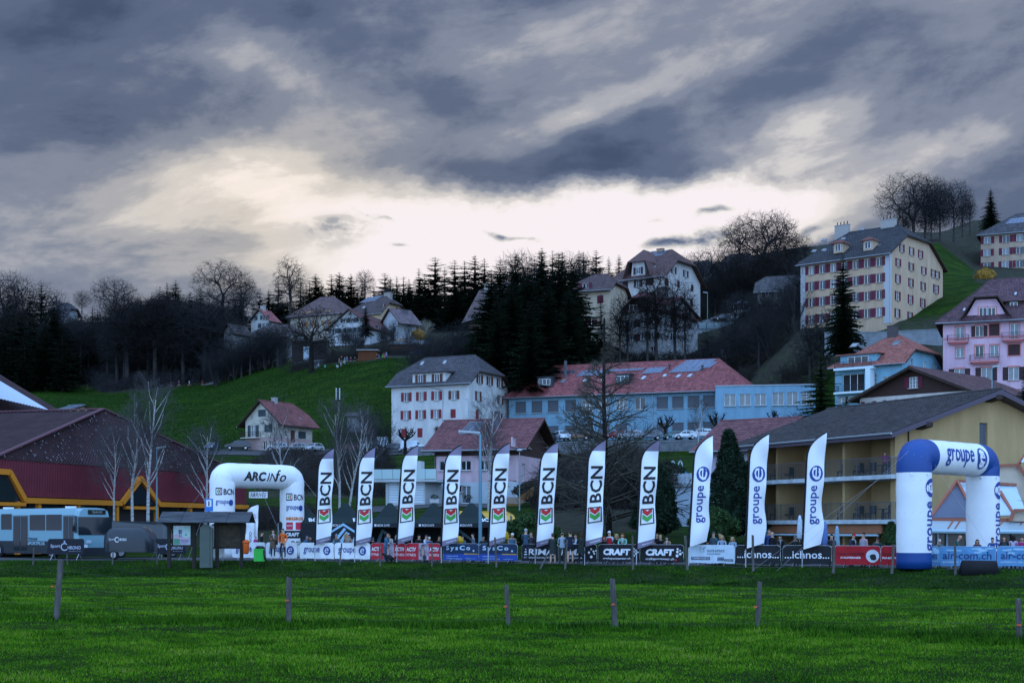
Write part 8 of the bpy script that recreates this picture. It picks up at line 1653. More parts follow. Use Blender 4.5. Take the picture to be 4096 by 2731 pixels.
zp = f_(545, 1912).z; og('gable_trim', (a0, -.42, zf+.1), (pk, -.42, zp)); og('gable_trim', (a1, -.42, zf+.1), (pk, -.42, zp)); mb = MB(); mb.add([(a0, -.32, zf), (a1, -.32, zf), (pk, -.32, zp)], [(0, 1, 2)]); mb.build('gable_window', CARG, t); og('tie_beam', (a0+.5, -.40, zf-.25), (a1-.5, -.40, zf-.25), .26)
b0 = xs(80); zt2 = f_(18, 1888).z; og('gable_trim', (b0, -.42, zf+.1), (xs(18), -.42, zt2)); og('gable_trim', (xs(18), -.42, zt2), (0, -.42, zt2)); mb = MB(); mb.add([(0, -.34, zf), (b0-.4, -.34, zf), (xs(18), -.34, zt2-.2), (0, -.34, zt2-.2)], [(0, 1, 2, 3)]); mb.build('gable_window', CARG, t); og('tie_beam', (0, -.40, zf-.2), (b0, -.40, zf-.2), .26)
for u in (58, 142, 300, 455, 615, 750, 870): og('post', (xs(u), -.25, 0), (xs(u), -.25, zf), .36, .3)
mb = MB(); mb.box(0, .4, 0, Lh, .5, zf+.4); mb.box(0, .5, 0, .1, Wg, zf+.4); mb.box(Lh-.1, .5, 0, Lh, Wg, ze); mb.build('wall', mat('dark_glazed_wall', (.03, .028, .03), .35, .5), t, kind='stuff')
for u0, u1 in ((85, 130), (160, 290), (320, 440), (640, 740)): mb = MB(); mb.box(xs(u0), .30, .6, xs(u1), .36, zf-.1); mb.build('window', CARG, t)
# second hall behind it, with the pale metal strip
t = thing('far_hall', 'second dark red hall with a pale corrugated metal roof strip at the left edge', 'hall', (*PX(-700, 150), 0)); D2 = 150
def pp(u, v, D=150): q = P(u, v, D); return q-Vector(t.location)
mb = MB(); corr(mb, pp(-700, 1800, 146), pp(245, 1645, 165), pp(0, 1498, 172), pp(-700, 1100, 176), 70, .05); mb.build('roof', HR, t); mb = MB(); a, b, c, d = pp(-300, 1530, 157), pp(205, 1648, 162), pp(0, 1528, 166), pp(-300, 1350, 168)
off = Vector((0, -.5, .15)); corr(mb, a+off, b+off, c+off, d+off, 40, .06); mb.build('metal_strip', mat('pale_corrugated_metal', (.42, .46, .52), .4, .5, .4), t); mb = MB(); mb.prism([pp(-700, 2100, 146), pp(245, 2100, 165), pp(245, 1645, 165), pp(-700, 1800, 146)], (0, 1, 0)); mb.build('wall', HC, t)
b = Bld('yellow_shed', 'small pale yellow building peeping over the red hall roof', 'shed', (292, 230), (240, 231), depth=5, vbase=1690, wall=(.42, .38, .22)); b.roof(ZV(1632, 230)-b.zb, ZV(1617, 231)-b.zb, 'x', o=.4, og=.4, col=(.10, .12, .15), tile=(.6, .7)); b.walls()
b = Bld('hotel', 'ochre hotel wing with two rows of balconies and long grey-brown tiled roof', 'hotel', (3580, 92), (2990, 106.6), depth=16.4, vbase=2240, wall=(.40, .27, .13))
b.zb = 0; b.root.location.z = 0; zw = 8.45; zr = 11.2; b.roof(zw, zr, 'x', o=1.1, og=1.0, col=(.045, .037, .036), tile=(.33, .36), th=.34, edge=mat('purple_grey_fascia', (.085, .065, .085), .7))
b.window('B', b.sx('B', 3918), b.z('B', 3918, 1788), b.sx('B', 3950)-b.sx('B', 3918), b.z('B', 3918, 1690)-b.z('B', 3918, 1788), 'blind', sill=False, recess=.15)
b.walls(extra={'A': lambda pl: []}, below=1); L = b.L; YW = b.wallm
mb = MB(); mb.box(0, 2.4, -.5, L-.25, 2.5, zw); mb.build('recessed_wall', YW, b.root)
pu = [b.sx('A', u) for u in (3102, 3369)]
for x in [.12]+pu+[L-.45]:
 for z0, z1 in ((-.5, 2.25), (2.56, 5.15), (5.46, 8.3)): mb = MB(); mb.box(x-.12, .12, z0, x+.12, 2.39, z1); mb.build('partition_wall', YW, b.root)
mb = MB(); mb.box(L-.33, .1, -.5, L-.002, 2.5, 8.3); mb.build('corner_pier', YW, b.root)
SL = mat('stained_concrete_slab', (.42, .47, .50), .85, .2, nscale=1.4, namt=.3)
for z0 in (2.26, 5.16):
 mb = MB(); mb.box(-.2, -.55, z0, L+.25, 2.39, z0+.28); sl_ = mb.build('balcony_slab', SL, b.root); railing(sl_, [(-.15, -.5, z0+.28), (L+.15, -.5, z0+.28), (L+.15, .4, z0+.28)], 1.12, .115, mat('railing_steel', (.13, .15, .17), .4, .5, .5), post=1.7)
 edges = [0]+pu+[L-.4]
 for i in range(3):
  xa, xb = edges[i], edges[i+1]; w = min(2.0, (xb-xa)*.42); fm, pm, _, sm = win_mesh(w, 2.15, 'two'); q = link('balcony_door', fm, b.root, loc=(xb-w-.4, 2.3, z0+.3)); setmats(q, mat('dark_red_frame', (.08, .03, .025), .6)); p = link('pane', pm, q)
  mb = MB(); mb.box(.1, .03, .1, .55, .045, 2.05); mb.build('curtain', mat('pale_curtain', (.42, .46, .45), .8), q)
mb = MB(); mb.box(-.2, -.35, 1.62, L-.9, -.2, 2.2); mb.build('terracotta_panel', mat('terracotta', (.30, .12, .06), .8, nscale=1, namt=.15), b.root); mb = MB(); mb.tube([(-.2, -.55, 1.5), (L-1, -.55, 1.5)], .08, 8); mb.build('awning_roller', mat('pale_blue_metal', (.35, .48, .55), .4), b.root)
for x in (pu[0]-.1, pu[1]-.1, L-2.6): mb = MB(); mb.box(x, -.5, 0, x+.14, -.38, 1.6); mb.build('terrace_post', mat('pale_post', (.38, .40, .40), .6), b.root)
for u in (3015, 3190, 3280, 3430, 3490): x = b.sx('A', u); fm, pm, _, sm = win_mesh(1.6, 2.0, 'two'); q = link('terrace_door', fm, b.root, loc=(x, 2.3, .05)); link('pane', pm, q)
for x in (2.0, 8.0, 14.5): mb = MB(); mb.prism([(L+.02, x-.28, zw-.75), (L+1.0, x-.28, zw-.6), (L+1.0, x+.28, zw-.6), (L+.02, x+.28, zw-.75)], (0, 0, .3)); ob = mb.build('roof_bracket', DARKW, b.root); ob.location.z = (min(x, 16.4-x))/8.2*(zr-zw)
mb = MB(); mb.tube([(L+.06, b.sx('B', 3632), zw-.1), (L+.06, b.sx('B', 3632), 4.5)], .04, 6); mb.build('downpipe', DARKW, b.root)
HOT = b
def bchair(x, y, z, rot, label):
 M = Matrix.Translation(b.root.location) @ Matrix.Rotation(b.root.rotation_euler.z, 4, 'Z'); p = M @ Vector((x, y, z)); t = thing('balcony_chair', label, 'chair', p, b.root.rotation_euler.z+rot, 'dark chairs on the hotel balconies'); m = mat('dark_rattan', (.02, .022, .028), .7)
 mb = MB(); mb.box(-.27, -.27, .38, .27, .27, .46); mb.build('seat', m, t); mb = MB(); mb.box(-.27, .22, .46, .27, .29, .95); mb.build('backrest', m, t)
 for a in (-.24, .24):
  for c in (-.24, .24): mb = MB(); mb.box(a-.025, c-.025, 0, a+.025, c+.025, .38); mb.build('leg', m, t)
def btable(x, y, z, label):
 M = Matrix.Translation(b.root.location) @ Matrix.Rotation(b.root.rotation_euler.z, 4, 'Z'); p = M @ Vector((x, y, z)); t = thing('balcony_table', label, 'table', p, b.root.rotation_euler.z, 'dark tables on the hotel balconies'); m = mat('dark_rattan', (.02, .022, .028), .7); mb = MB(); mb.box(-.5, -.35, .70, .5, .35, .74); mb.build('tabletop', m, t); mb = MB(); mb.box(-.06, -.06, 0, .06, .06, .70); mb.build('pedestal', m, t)
for z0, nm in ((5.44, 'upper'), (2.54, 'lower')):
 for i, u in enumerate((3060, 3330, 3440)):
  x = b.sx('A', u); w_ = ('left', 'middle', 'right')[i]; bchair(x, .9, z0, .2, 'dark chair on the %s hotel balcony, %s bay, nearer the partition' % (nm, w_)); bchair(x+1.5, 1.0, z0, -1.2, 'dark chair on the %s hotel balcony, %s bay, beyond the table' % (nm, w_)); btable(x+.75, 1.3, z0, 'dark table on the %s hotel balcony, %s bay' % (nm, w_))
for u, vt, vb, D, c, lb in ((3300, 2085, 2180, 86, (.10, .16, .38), 'closed blue parasol right of the eleventh flag'), (3348, 2102, 2180, 87, (.22, .34, .42), 'closed pale blue parasol before the hotel terrace'), (3199, 2060, 2160, 88, (.45, .52, .60), 'closed white parasol left of the eleventh flag'), (3055, 2040, 2150, 90, (.20, .38, .42), 'closed teal parasol behind the tenth flag')):
 x, y = PX(u, D); t = thing('closed_parasol', lb, 'parasol', (x, y, 0)); h = ZV(vt, D); mb = MB(); mb.tube([(0, 0, 0), (0, 0, h)], .025, 6); mb.build('pole', ALU, t); mb = MB(); mb.lathe([(.05, h), (.12, h-.25), (.17, h-.9), (.20, h-1.35), (.10, h-1.5)], 9); mb.build('canopy', cmat('cloth', c), t, True)
# conservatory
TC = mat('red_brown_timber_frame', (.30, .10, .06), .6); t = thing('conservatory', 'glazed conservatory with steep triangular gables and red-brown timber frame', 'conservatory', (*PX(3722, 84), 0)); O = Vector(t.location)
def cp(u, v, D): return P(u, v, D)-O
def glz(name, m, *pts): mb = MB(); q = [cp(*p) for p in pts]; n_ = (q[1]-q[0]).cross(q[2]-q[0]).normalized(); mb.prism(q, n_*.05); return mb.build(name, m, t)
def tim(a, b, w=.16): mb = MB(); mb.beam(cp(*a), cp(*b), w, w); return mb.build('timber', TC, t)
slate = mat('dark_slate_panel', (.10, .11, .15), .7, nscale=1, namt=.15); pg = mat('pale_glass_roof', (.40, .50, .56), .15, .6); beige = mat('beige_render', (.42, .34, .26), .9, nscale=.6, namt=.1)
glz('slate_panel', slate, (3722, 2072, 83), (3905, 2072, 83), (3828, 1928, 85.5)); glz('glass_roof', pg, (3835, 1925, 86), (4060, 1935, 86), (4110, 2060, 83), (3900, 2060, 83)); tim((3722, 2072, 83), (3828, 1922, 85.4)); tim((3828, 1922, 85.4), (3905, 2072, 83)); tim((3828, 1922, 85.6), (4065, 1938, 85.8)); tim((4000, 1965, 85.0), (4060, 2068, 82.9)); tim((3722, 2078, 82.9), (4200, 2080, 82.6), .22)
glz('glass_band', mat('grey_glass_band', (.30, .36, .38), .2, .5), (3722, 2118, 81.8), (4200, 2122, 81.5), (4200, 2084, 82.8), (3722, 2082, 82.9));
for u in (3790, 3818, 3900, 3990, 4070): tim((u, 2118, 81.7), (u+22, 2083, 82.7), .08)
mb = MB(); mb.tube([cp(3715, 2124, 81.5), cp(4200, 2128, 81.2)], .13, 8); mb.build('gutter_pipe', mat('pale_blue_metal', (.35, .48, .55), .4), t)
glz('lower_wall', mat('dark_terrace_glazing', (.03, .035, .04), .2, .5), (3715, 2260, 83.5), (4210, 2262, 83.5), (4210, 2120, 83.5), (3715, 2118, 83.5))
for u in (3752, 3788, 3870, 3960, 4050): mb = MB(); a = cp(u, 2200, 83.3); mb.box(a.x-.05, a.y-.03, 0, a.x+.05, a.y+.03, 1.85); mb.build('mullion', mat('pale_blue_metal', (.35, .48, .55), .4), t)
glz('beige_wall', beige, (3995, 1862, 87), (4120, 1866, 87), (4260, 2060, 86), (4010, 2060, 86)); tim((3990, 1862, 86.8), (4072, 1858, 86.8)); tim((4072, 1858, 86.8), (4140, 1960, 86)); tim((4072, 1858, 86.8), (4130, 1780, 87.5)); glz('glass_roof', pg, (4082, 1850, 86.5), (4200, 1850, 86.5), (4200, 1760, 88), (4135, 1772, 88)); glz('beige_panel', beige, (4036, 2084, 82.5), (4200, 2088, 82.3), (4200, 2040, 82.6), (4052, 2042, 82.6)); tim((4040, 2085, 82.3), (4056, 2040, 82.4)); tim((4056, 2040, 82.4), (4200, 2040, 82.2))
railing(t, [cp(4005, 2038, 84.5), cp(4200, 2040, 84.2)], .55, .16, mat('railing_steel', (.13, .15, .17), .4, .5, .5))
STW = mat('grey_stone_wall', (.13, .14, .15), .9, .1, nscale=1.2, namt=.4, bump=.8, bscale=3); CONC = mat('grey_concrete_wall', (.20, .22, .235), .9, .1, nscale=.7, namt=.25, bump=.4, bscale=5)
def wall(name, label, pts, m, th=.4, cat='wall', below=1.0, stones=None):
 """pts: (u, D, v_top, v_bottom)"""
 t = thing(name, label, cat, (*PX(pts[0][0], pts[0][1]), 0)); O = Vector(t.location); mb = MB()
 for a, b in zip(pts[:-1], pts[1:]):
  A0, A1, B0, B1 = P(a[0], a[3], a[1])-O, P(a[0], a[2], a[1])-O, P(b[0], b[3], b[1])-O, P(b[0], b[2], b[1])-O; d = Vector((0, th, 0)); A0.z -= below; B0.z -= below
  mb.add([A0, B0, B1, A1, A0+d, B0+d, B1+d, A1+d], [(0, 1, 2, 3), (3, 2, 6, 7), (4, 7, 6, 5), (0, 3, 7, 4), (1, 5, 6, 2)])
 mb.build('masonry', m, t); mb = MB()
 for a, b in zip(pts[:-1], pts[1:]): A1, B1 = P(a[0], a[2], a[1])-O, P(b[0], b[2], b[1])-O; mb.beam(A1+Vector((0, th/2, .08)), B1+Vector((0, th/2, .08)), th+.16, .15)
 mb.build('coping', CONC, t, kind='stuff'); return t, O
t, O = wall('retaining_wall', 'long grey stone retaining wall below the parked cars', [(1640, 239.5, 1790, 1835), (1760, 239.2, 1782, 1835), (2100, 238.6, 1772, 1836), (2500, 238.6, 1766, 1832), (2860, 238.6, 1762, 1826), (3240, 236, 1748, 1800)], STW)
wall('meadow_wall', 'low old stone wall along the path at the top of the left meadow', [(765, 391, 1556, 1562), (850, 391, 1530, 1550), (900, 391.5, 1524, 1538), (1030, 392, 1512, 1524), (1160, 393, 1492, 1505)], mat('pale_stone_wall', (.12, .125, .12), .95, nscale=1.5, namt=.5), .5)
t, O = wall('upper_road_wall', 'tall concrete wall below the upper road with a glass guard', [(2790, 331, 1318, 1405), (2900, 331, 1312, 1395), (3050, 330, 1308, 1395), (3225, 329, 1308, 1400)], CONC)
for k in range(14): u = 2795+k*31; mb = MB(); a, b = P(u, 1315-k*.4, 330.8)-O, P(u+29, 1315-k*.4, 330.8)-O; mb.box(a.x, a.y, a.z, b.x, a.y+.05, a.z+1.45); mb.build('glass_panel', mat('guard_glass', (.10, .15, .17), .15, .5), t)
wall('block_wall', 'grey concrete wall below the cream-yellow apartment block', [(3300, 252, 1330, 1400), (3500, 252, 1330, 1400), (3770, 252, 1318, 1400)], CONC)
wall('garden_wall', 'dark garden wall beneath the brow houses', [(1180, 356, 1452, 1475), (1300, 354, 1440, 1462), (1420, 352, 1432, 1450), (1560, 350, 1425, 1436), (1680, 352, 1405, 1418)], mat('dark_garden_wall', (.05, .05, .055), .9, nscale=1, namt=.3)); wall('brow_wall', 'grey wall beneath the car park on the brow', [(1560, 386, 1365, 1390), (1720, 386, 1362, 1385)], CONC); wall('ramp_wall', 'sloping concrete ramp wall left of the pavilion', [(2790, 334, 1292, 1330), (2900, 335, 1260, 1318), (2960, 336, 1250, 1315)], CONC)
def shed(name, label, u0, u1, vt, vb, D, col, roofc=(.05, .05, .055), slope=.35, cat='shed', opening=None, **k):
 p = P(u0, vb, D); w = (u1-u0)/F*D; h = (vb-vt)/F*D; t = thing(name, label, cat, p); mb = MB(); m = mat(name+'_wall_%d' % len(MATS), col, .85, .15, nscale=1.5, namt=.3, stretch=(6, 6, .5)); mb.box(0, 0, -1.5, w, 3.2, h); mb.build('wall', m, t); mb = MB(); mb.prism([(-.4, -.6, h+.05), (w+.4, -.6, h+.05), (w+.4, 3.6, h+slope), (-.4, 3.6, h+slope)], (0, 0, .15)); mb.build('roof', mat('felt_roof_%d' % int(roofc[0]*100), roofc, .6), t)
 n = max(3, int(w/.5))
 for k_ in range(n): mb = MB(); mb.box(w*k_/n+.02, -.04, 0, w*(k_+1)/n-.02, -.003, h-.05); mb.build('board', m, t)
 if opening: mb = MB(); mb.box(w*opening[0], -.09, 0, w*opening[1], -.045, h*.75); mb.build('door', mat('shed_door_%d' % int(opening[2][0]*100), opening[2], .6), t)
shed('garden_shed', 'orange-brown wooden shed with pale flat roof at the meadow top', 1432, 1508, 1402, 1442, 343, (.12, .045, .02), (.40, .42, .44)); shed('log_shed', 'dark red-brown log shed near the blue barrel', 1560, 1662, 1380, 1424, 352, (.07, .028, .018)); shed('open_barn', 'dark open shed with a pale covered vehicle inside behind the fruit tree', 1168, 1300, 1366, 1448, 358, (.022, .018, .018), (.03, .03, .032), opening=(.35, .58, (.30, .36, .40))); shed('tiny_barn', 'small stone hut with brown roof in the middle of the meadow', 1388, 1448, 1668, 1688, 215, (.22, .23, .24), (.05, .03, .03), .9); shed('wooden_cabin', 'dim white hut among trees right of the pavilion', 2900, 2955, 1148, 1178, 372, (.18, .19, .20))
x, y = PX(1679, 350); t = thing('blue_barrel', 'blue plastic barrel beside the log shed', 'barrel', P(1679, 1417, 350)); mb = MB(); mb.lathe([(.34, 0), (.40, .15), (.40, .95), (.34, 1.1)], 12); mb.build('drum', mat('blue_plastic', (.02, .06, .35), .5), t)
t = thing('pavilion', 'small glazed pavilion with dark pyramid roof above the upper road', 'pavilion', P(2968, 1252, 345)); mb = MB(); mb.lathe([(2.2, 0), (2.2, .5)], 8); mb.build('base', WHP, t); mb = MB(); mb.lathe([(2.0, .5), (2.0, 1.9)], 8); mb.build('glazing', CARG, t); mb = MB(); mb.lathe([(2.9, 1.9), (1.0, 2.8), (.1, 3.1)], 8); mb.build('roof', mat('slate_roof', (.07, .08, .10), .6), t)
for k in range(8): a = 6.2832*k/8; mb = MB(); mb.tube([(2.05*math.cos(a), 2.05*math.sin(a), .5), (2.05*math.cos(a), 2.05*math.sin(a), 1.9)], .06, 5); mb.build('post', WHP, t)
b = Bld('flat_annex', 'low white flat building behind the pavilion', 'building', (3022, 352), (2910, 354), depth=6, vbase=1232, wall=(.45, .50, .55)); zt = ZV(1200, 352)-b.zb; b.roof(zt, zt+.9, 'x', o=.2, og=.2, col=(.10, .05, .05), tile=(.6, .8)); b.walls()
t = thing('greenhouse_frame', 'row of bare polytunnel hoops with torn white sheets', 'polytunnel', P(2890, 1442, 298)); O = t.location
for k in range(8):
 x = k*1.75; mb = MB(); mb.tube([(x+.35*math.cos(a)*1, -2.0*math.cos(a)*.9, 2.3*math.sin(a)) for a in np.linspace(0, math.pi, 11)], .035, 5); mb.build('hoop', ALU, t)
for x0, x1 in ((-.4, 1.2), (11.2, 13.0)): mb = MB(); mb.loft([[(x, -1.8*math.cos(a), 2.3*math.sin(a)) for a in np.linspace(.0, math.pi*.8, 8)] for x in (x0, (x0+x1)/2, x1)], caps=False, close=False); mb.build('sheet', mat('white_plastic_sheet', (.40, .46, .52), .5), t)
# playground terrace with slide and white fence
b = Bld('terrace_garage', 'pale blue garage block with white fence and play slide on its roof', 'garage', (2830, 122), (2695, 124), depth=6, vbase=2080, wall=(.36, .44, .52)); zt = ZV(1945, 123)-b.zb; b.prof = {f: [(0, 0), (l, 0), (l, zt), (0, zt)] for f, l in (('A', b.L), ('B', b.W), ('L', b.W), ('K', b.L))}; b.walls(); mb = MB(); mb.box(-.2, -.2, zt, b.L+.2, b.W+.2, zt+.18); mb.build('roof_slab', CONC, b.root); WF = mat('white_fence_paint', (.50, .58, .66), .6)
n = 26
for k in range(n): x = b.L*k/n; mb = MB(); mb.box(x, -.12, zt+.2, x+.06, -.08, zt+1.15); mb.build('paling', WF, b.root)
mb = MB(); mb.box(0, -.075, zt+.35, b.L, -.05, zt+.42); mb.box(0, -.075, zt+.9, b.L, -.05, zt+.97); mb.build('fence_rail', WF, b.root, kind='stuff')
t = thing('play_slide', 'blue plastic play slide with two hoops above the white fence', 'slide', (*PX(2705, 125.5), b.zb+zt+.18)); SB = mat('slide_blue', (.08, .25, .42), .4); mb = MB(); mb.loft([[(.2+1.9*f, -.3, 1.5*(1-f)**1.3+.1), (.2+1.9*f, .3, 1.5*(1-f)**1.3+.1), (.2+1.9*f, .32, 1.5*(1-f)**1.3+.3), (.2+1.9*f, -.32, 1.5*(1-f)**1.3+.3)] for f in np.linspace(0, 1, 8)]); mb.build('chute', SB, t)
for x in (-.3, .35): mb = MB(); mb.tube([(x-.22, 0, 0), (x-.2, 0, 1.6), (x-.12, 0, 2.0), (x, 0, 2.15), (x+.12, 0, 2.0), (x+.2, 0, 1.6), (x+.22, 0, 0)], .06, 6); mb.build('hoop', WF, t)
# chalet garden: orange fence, planters
t = thing('picket_fence', 'orange wooden picket fence stepping down beside the chalet', 'fence', P(2027, 2018, 158)); PF = mat('orange_pickets', (.30, .15, .05), .8); O = t.location
for k in range(30): u = 2027+k*3.6; D = 158-k*.1; vb_ = 2022-max(0, k-13)*2.6; q = P(u, vb_, D)-Vector(O); mb = MB(); mb.box(q.x, q.y, q.z, q.x+.07, q.y+.03, q.z+.95); mb.build('picket', PF, t)
for u, lb, c in ((1738, 'white box planter with small shrub beside the chalet door', (.5, .5, .5)), (1872, 'dark pot with plant beside the chalet door', (.03, .04, .06))):
 t = thing('planter', lb, 'planter', P(u, 2010, 160)); mb = MB(); mb.box(-.5 if u < 1800 else -.25, -.2, 0, .5 if u < 1800 else .25, .2, .45); mb.build('box', mat('planter_%d' % int(c[0]*100), c, .7), t); fm, cm = shrub_leafy(5, .5, .45, 300, NEED); q = link('foliage', fm, t); q.location = (0, 0, .4)
t = thing('white_garden_edge', 'low white edging beside the larch on the slope', 'edging', P(2240, 1932, 165)); mb = MB()
for k in range(9): mb.box(k*.35, 0, 0, k*.35+.28, .1, .35)
mb.build('slats', WF, t, kind='stuff')
t = thing('meadow_fence', 'thin wooden stakes and rails on the meadow left of the small house', 'fence', (*PX(905, 258), 0)); O = t.location
for k in range(7): q = G(905+k*11, 262)-Vector(O); mb = MB(); mb.tube([q, q+Vector((0, 0, 1.2))], .05, 5); mb.build('stake', BARK, t)
K, NV, GR = (.014, .014, .017), (.02, .028, .055), (.12, .13, .14)
def near(u, vtop, label, pose='rail', face=0, off=.55, D=None, h=None, front=False, **k):
 D = D or (Dbar(u)+off); x, y = PX(u, D); zt = ZV(vtop, D)
 me, P_ = pose_get(pose); top = max(v.co.z for v in me.vertices)*1.0;
 hh = h or min(1.95, max(.9, (zt-0)/top*1.80)); z = zt-top*hh/1.80
 if h is None: z = 0 if hh < 1.94 else z
 return person(label, x, y, max(z, -.35) if not front else z, hh, face, pose, **k)
sp = 'spectators along the barriers'
F_ = lambda u, v, lb, **k: near(u, v, lb, group=sp, **k)
# standing in front of the barriers
F_(1092, 2119, 'woman with curly dark hair, arms crossed in long brown coat', pose='crossed', face=12, off=-1.3, h=1.72, front=True, coat=(.15, .10, .07), top=(.15, .10, .07), legs=(.05, .06, .07), scarf=(.35, .35, .36), hair='curly', hairc='black', bag=(.02, .02, .02), shoes=(.5, .5, .5))
F_(1131, 2115, 'man in bright orange jacket, hands in pockets', pose='pockets', face=-10, off=-1.4, h=1.80, front=True, top=(.72, .13, .012), legs=(.018, .024, .045), hairc='black', zip_=(.4, .4, .4))
F_(1542, 2131, 'woman in blue denim jacket and wide jeans seen from the side', pose='face', face=75, off=-1.2, h=1.66, front=True, top=(.05, .13, .22), legs=(.04, .09, .15), hair='long', hairc='black')
F_(2103, 2115, 'grey-haired man in dark blue puffer jacket seen from behind', pose='back', face=165, off=-1.2, h=1.84, front=True, top=(.035, .07, .11), legs=(.015, .02, .04), hairc='grey')
F_(2211, 2134, 'person in dark green parka and grey cap seen from behind', pose='shorts', face=190, off=-1.1, h=1.74, front=True, top=(.025, .035, .033), legs=K, hat='backcap', hatc=(.12, .15, .17), shoes=(.55, .55, .58), coat=(.025, .035, .033))
F_(2249, 2128, 'man in light grey hoodie and white cap seen from behind', pose='back', face=175, off=-1.1, h=1.80, front=True, top=(.26, .32, .38), legs=(.035, .04, .035), hat='backcap', hatc=(.55, .6, .65))
F_(2281, 2123, 'tall man in navy jacket, shorts and dark cap seen from behind', pose='shorts', face=185, off=-1.15, h=1.84, front=True, top=(.015, .02, .04), legs=K, hat='backcap', hatc=(.05, .06, .08), shoes=(.5, .3, .1))
F_(2325, 2131, 'woman with brown hair in long dark coat seen from behind', pose='back', face=200, off=-1.0, h=1.75, front=True, top=(.02, .025, .024), legs=K, coat=(.02, .025, .024), hair='long', hairc='brown')
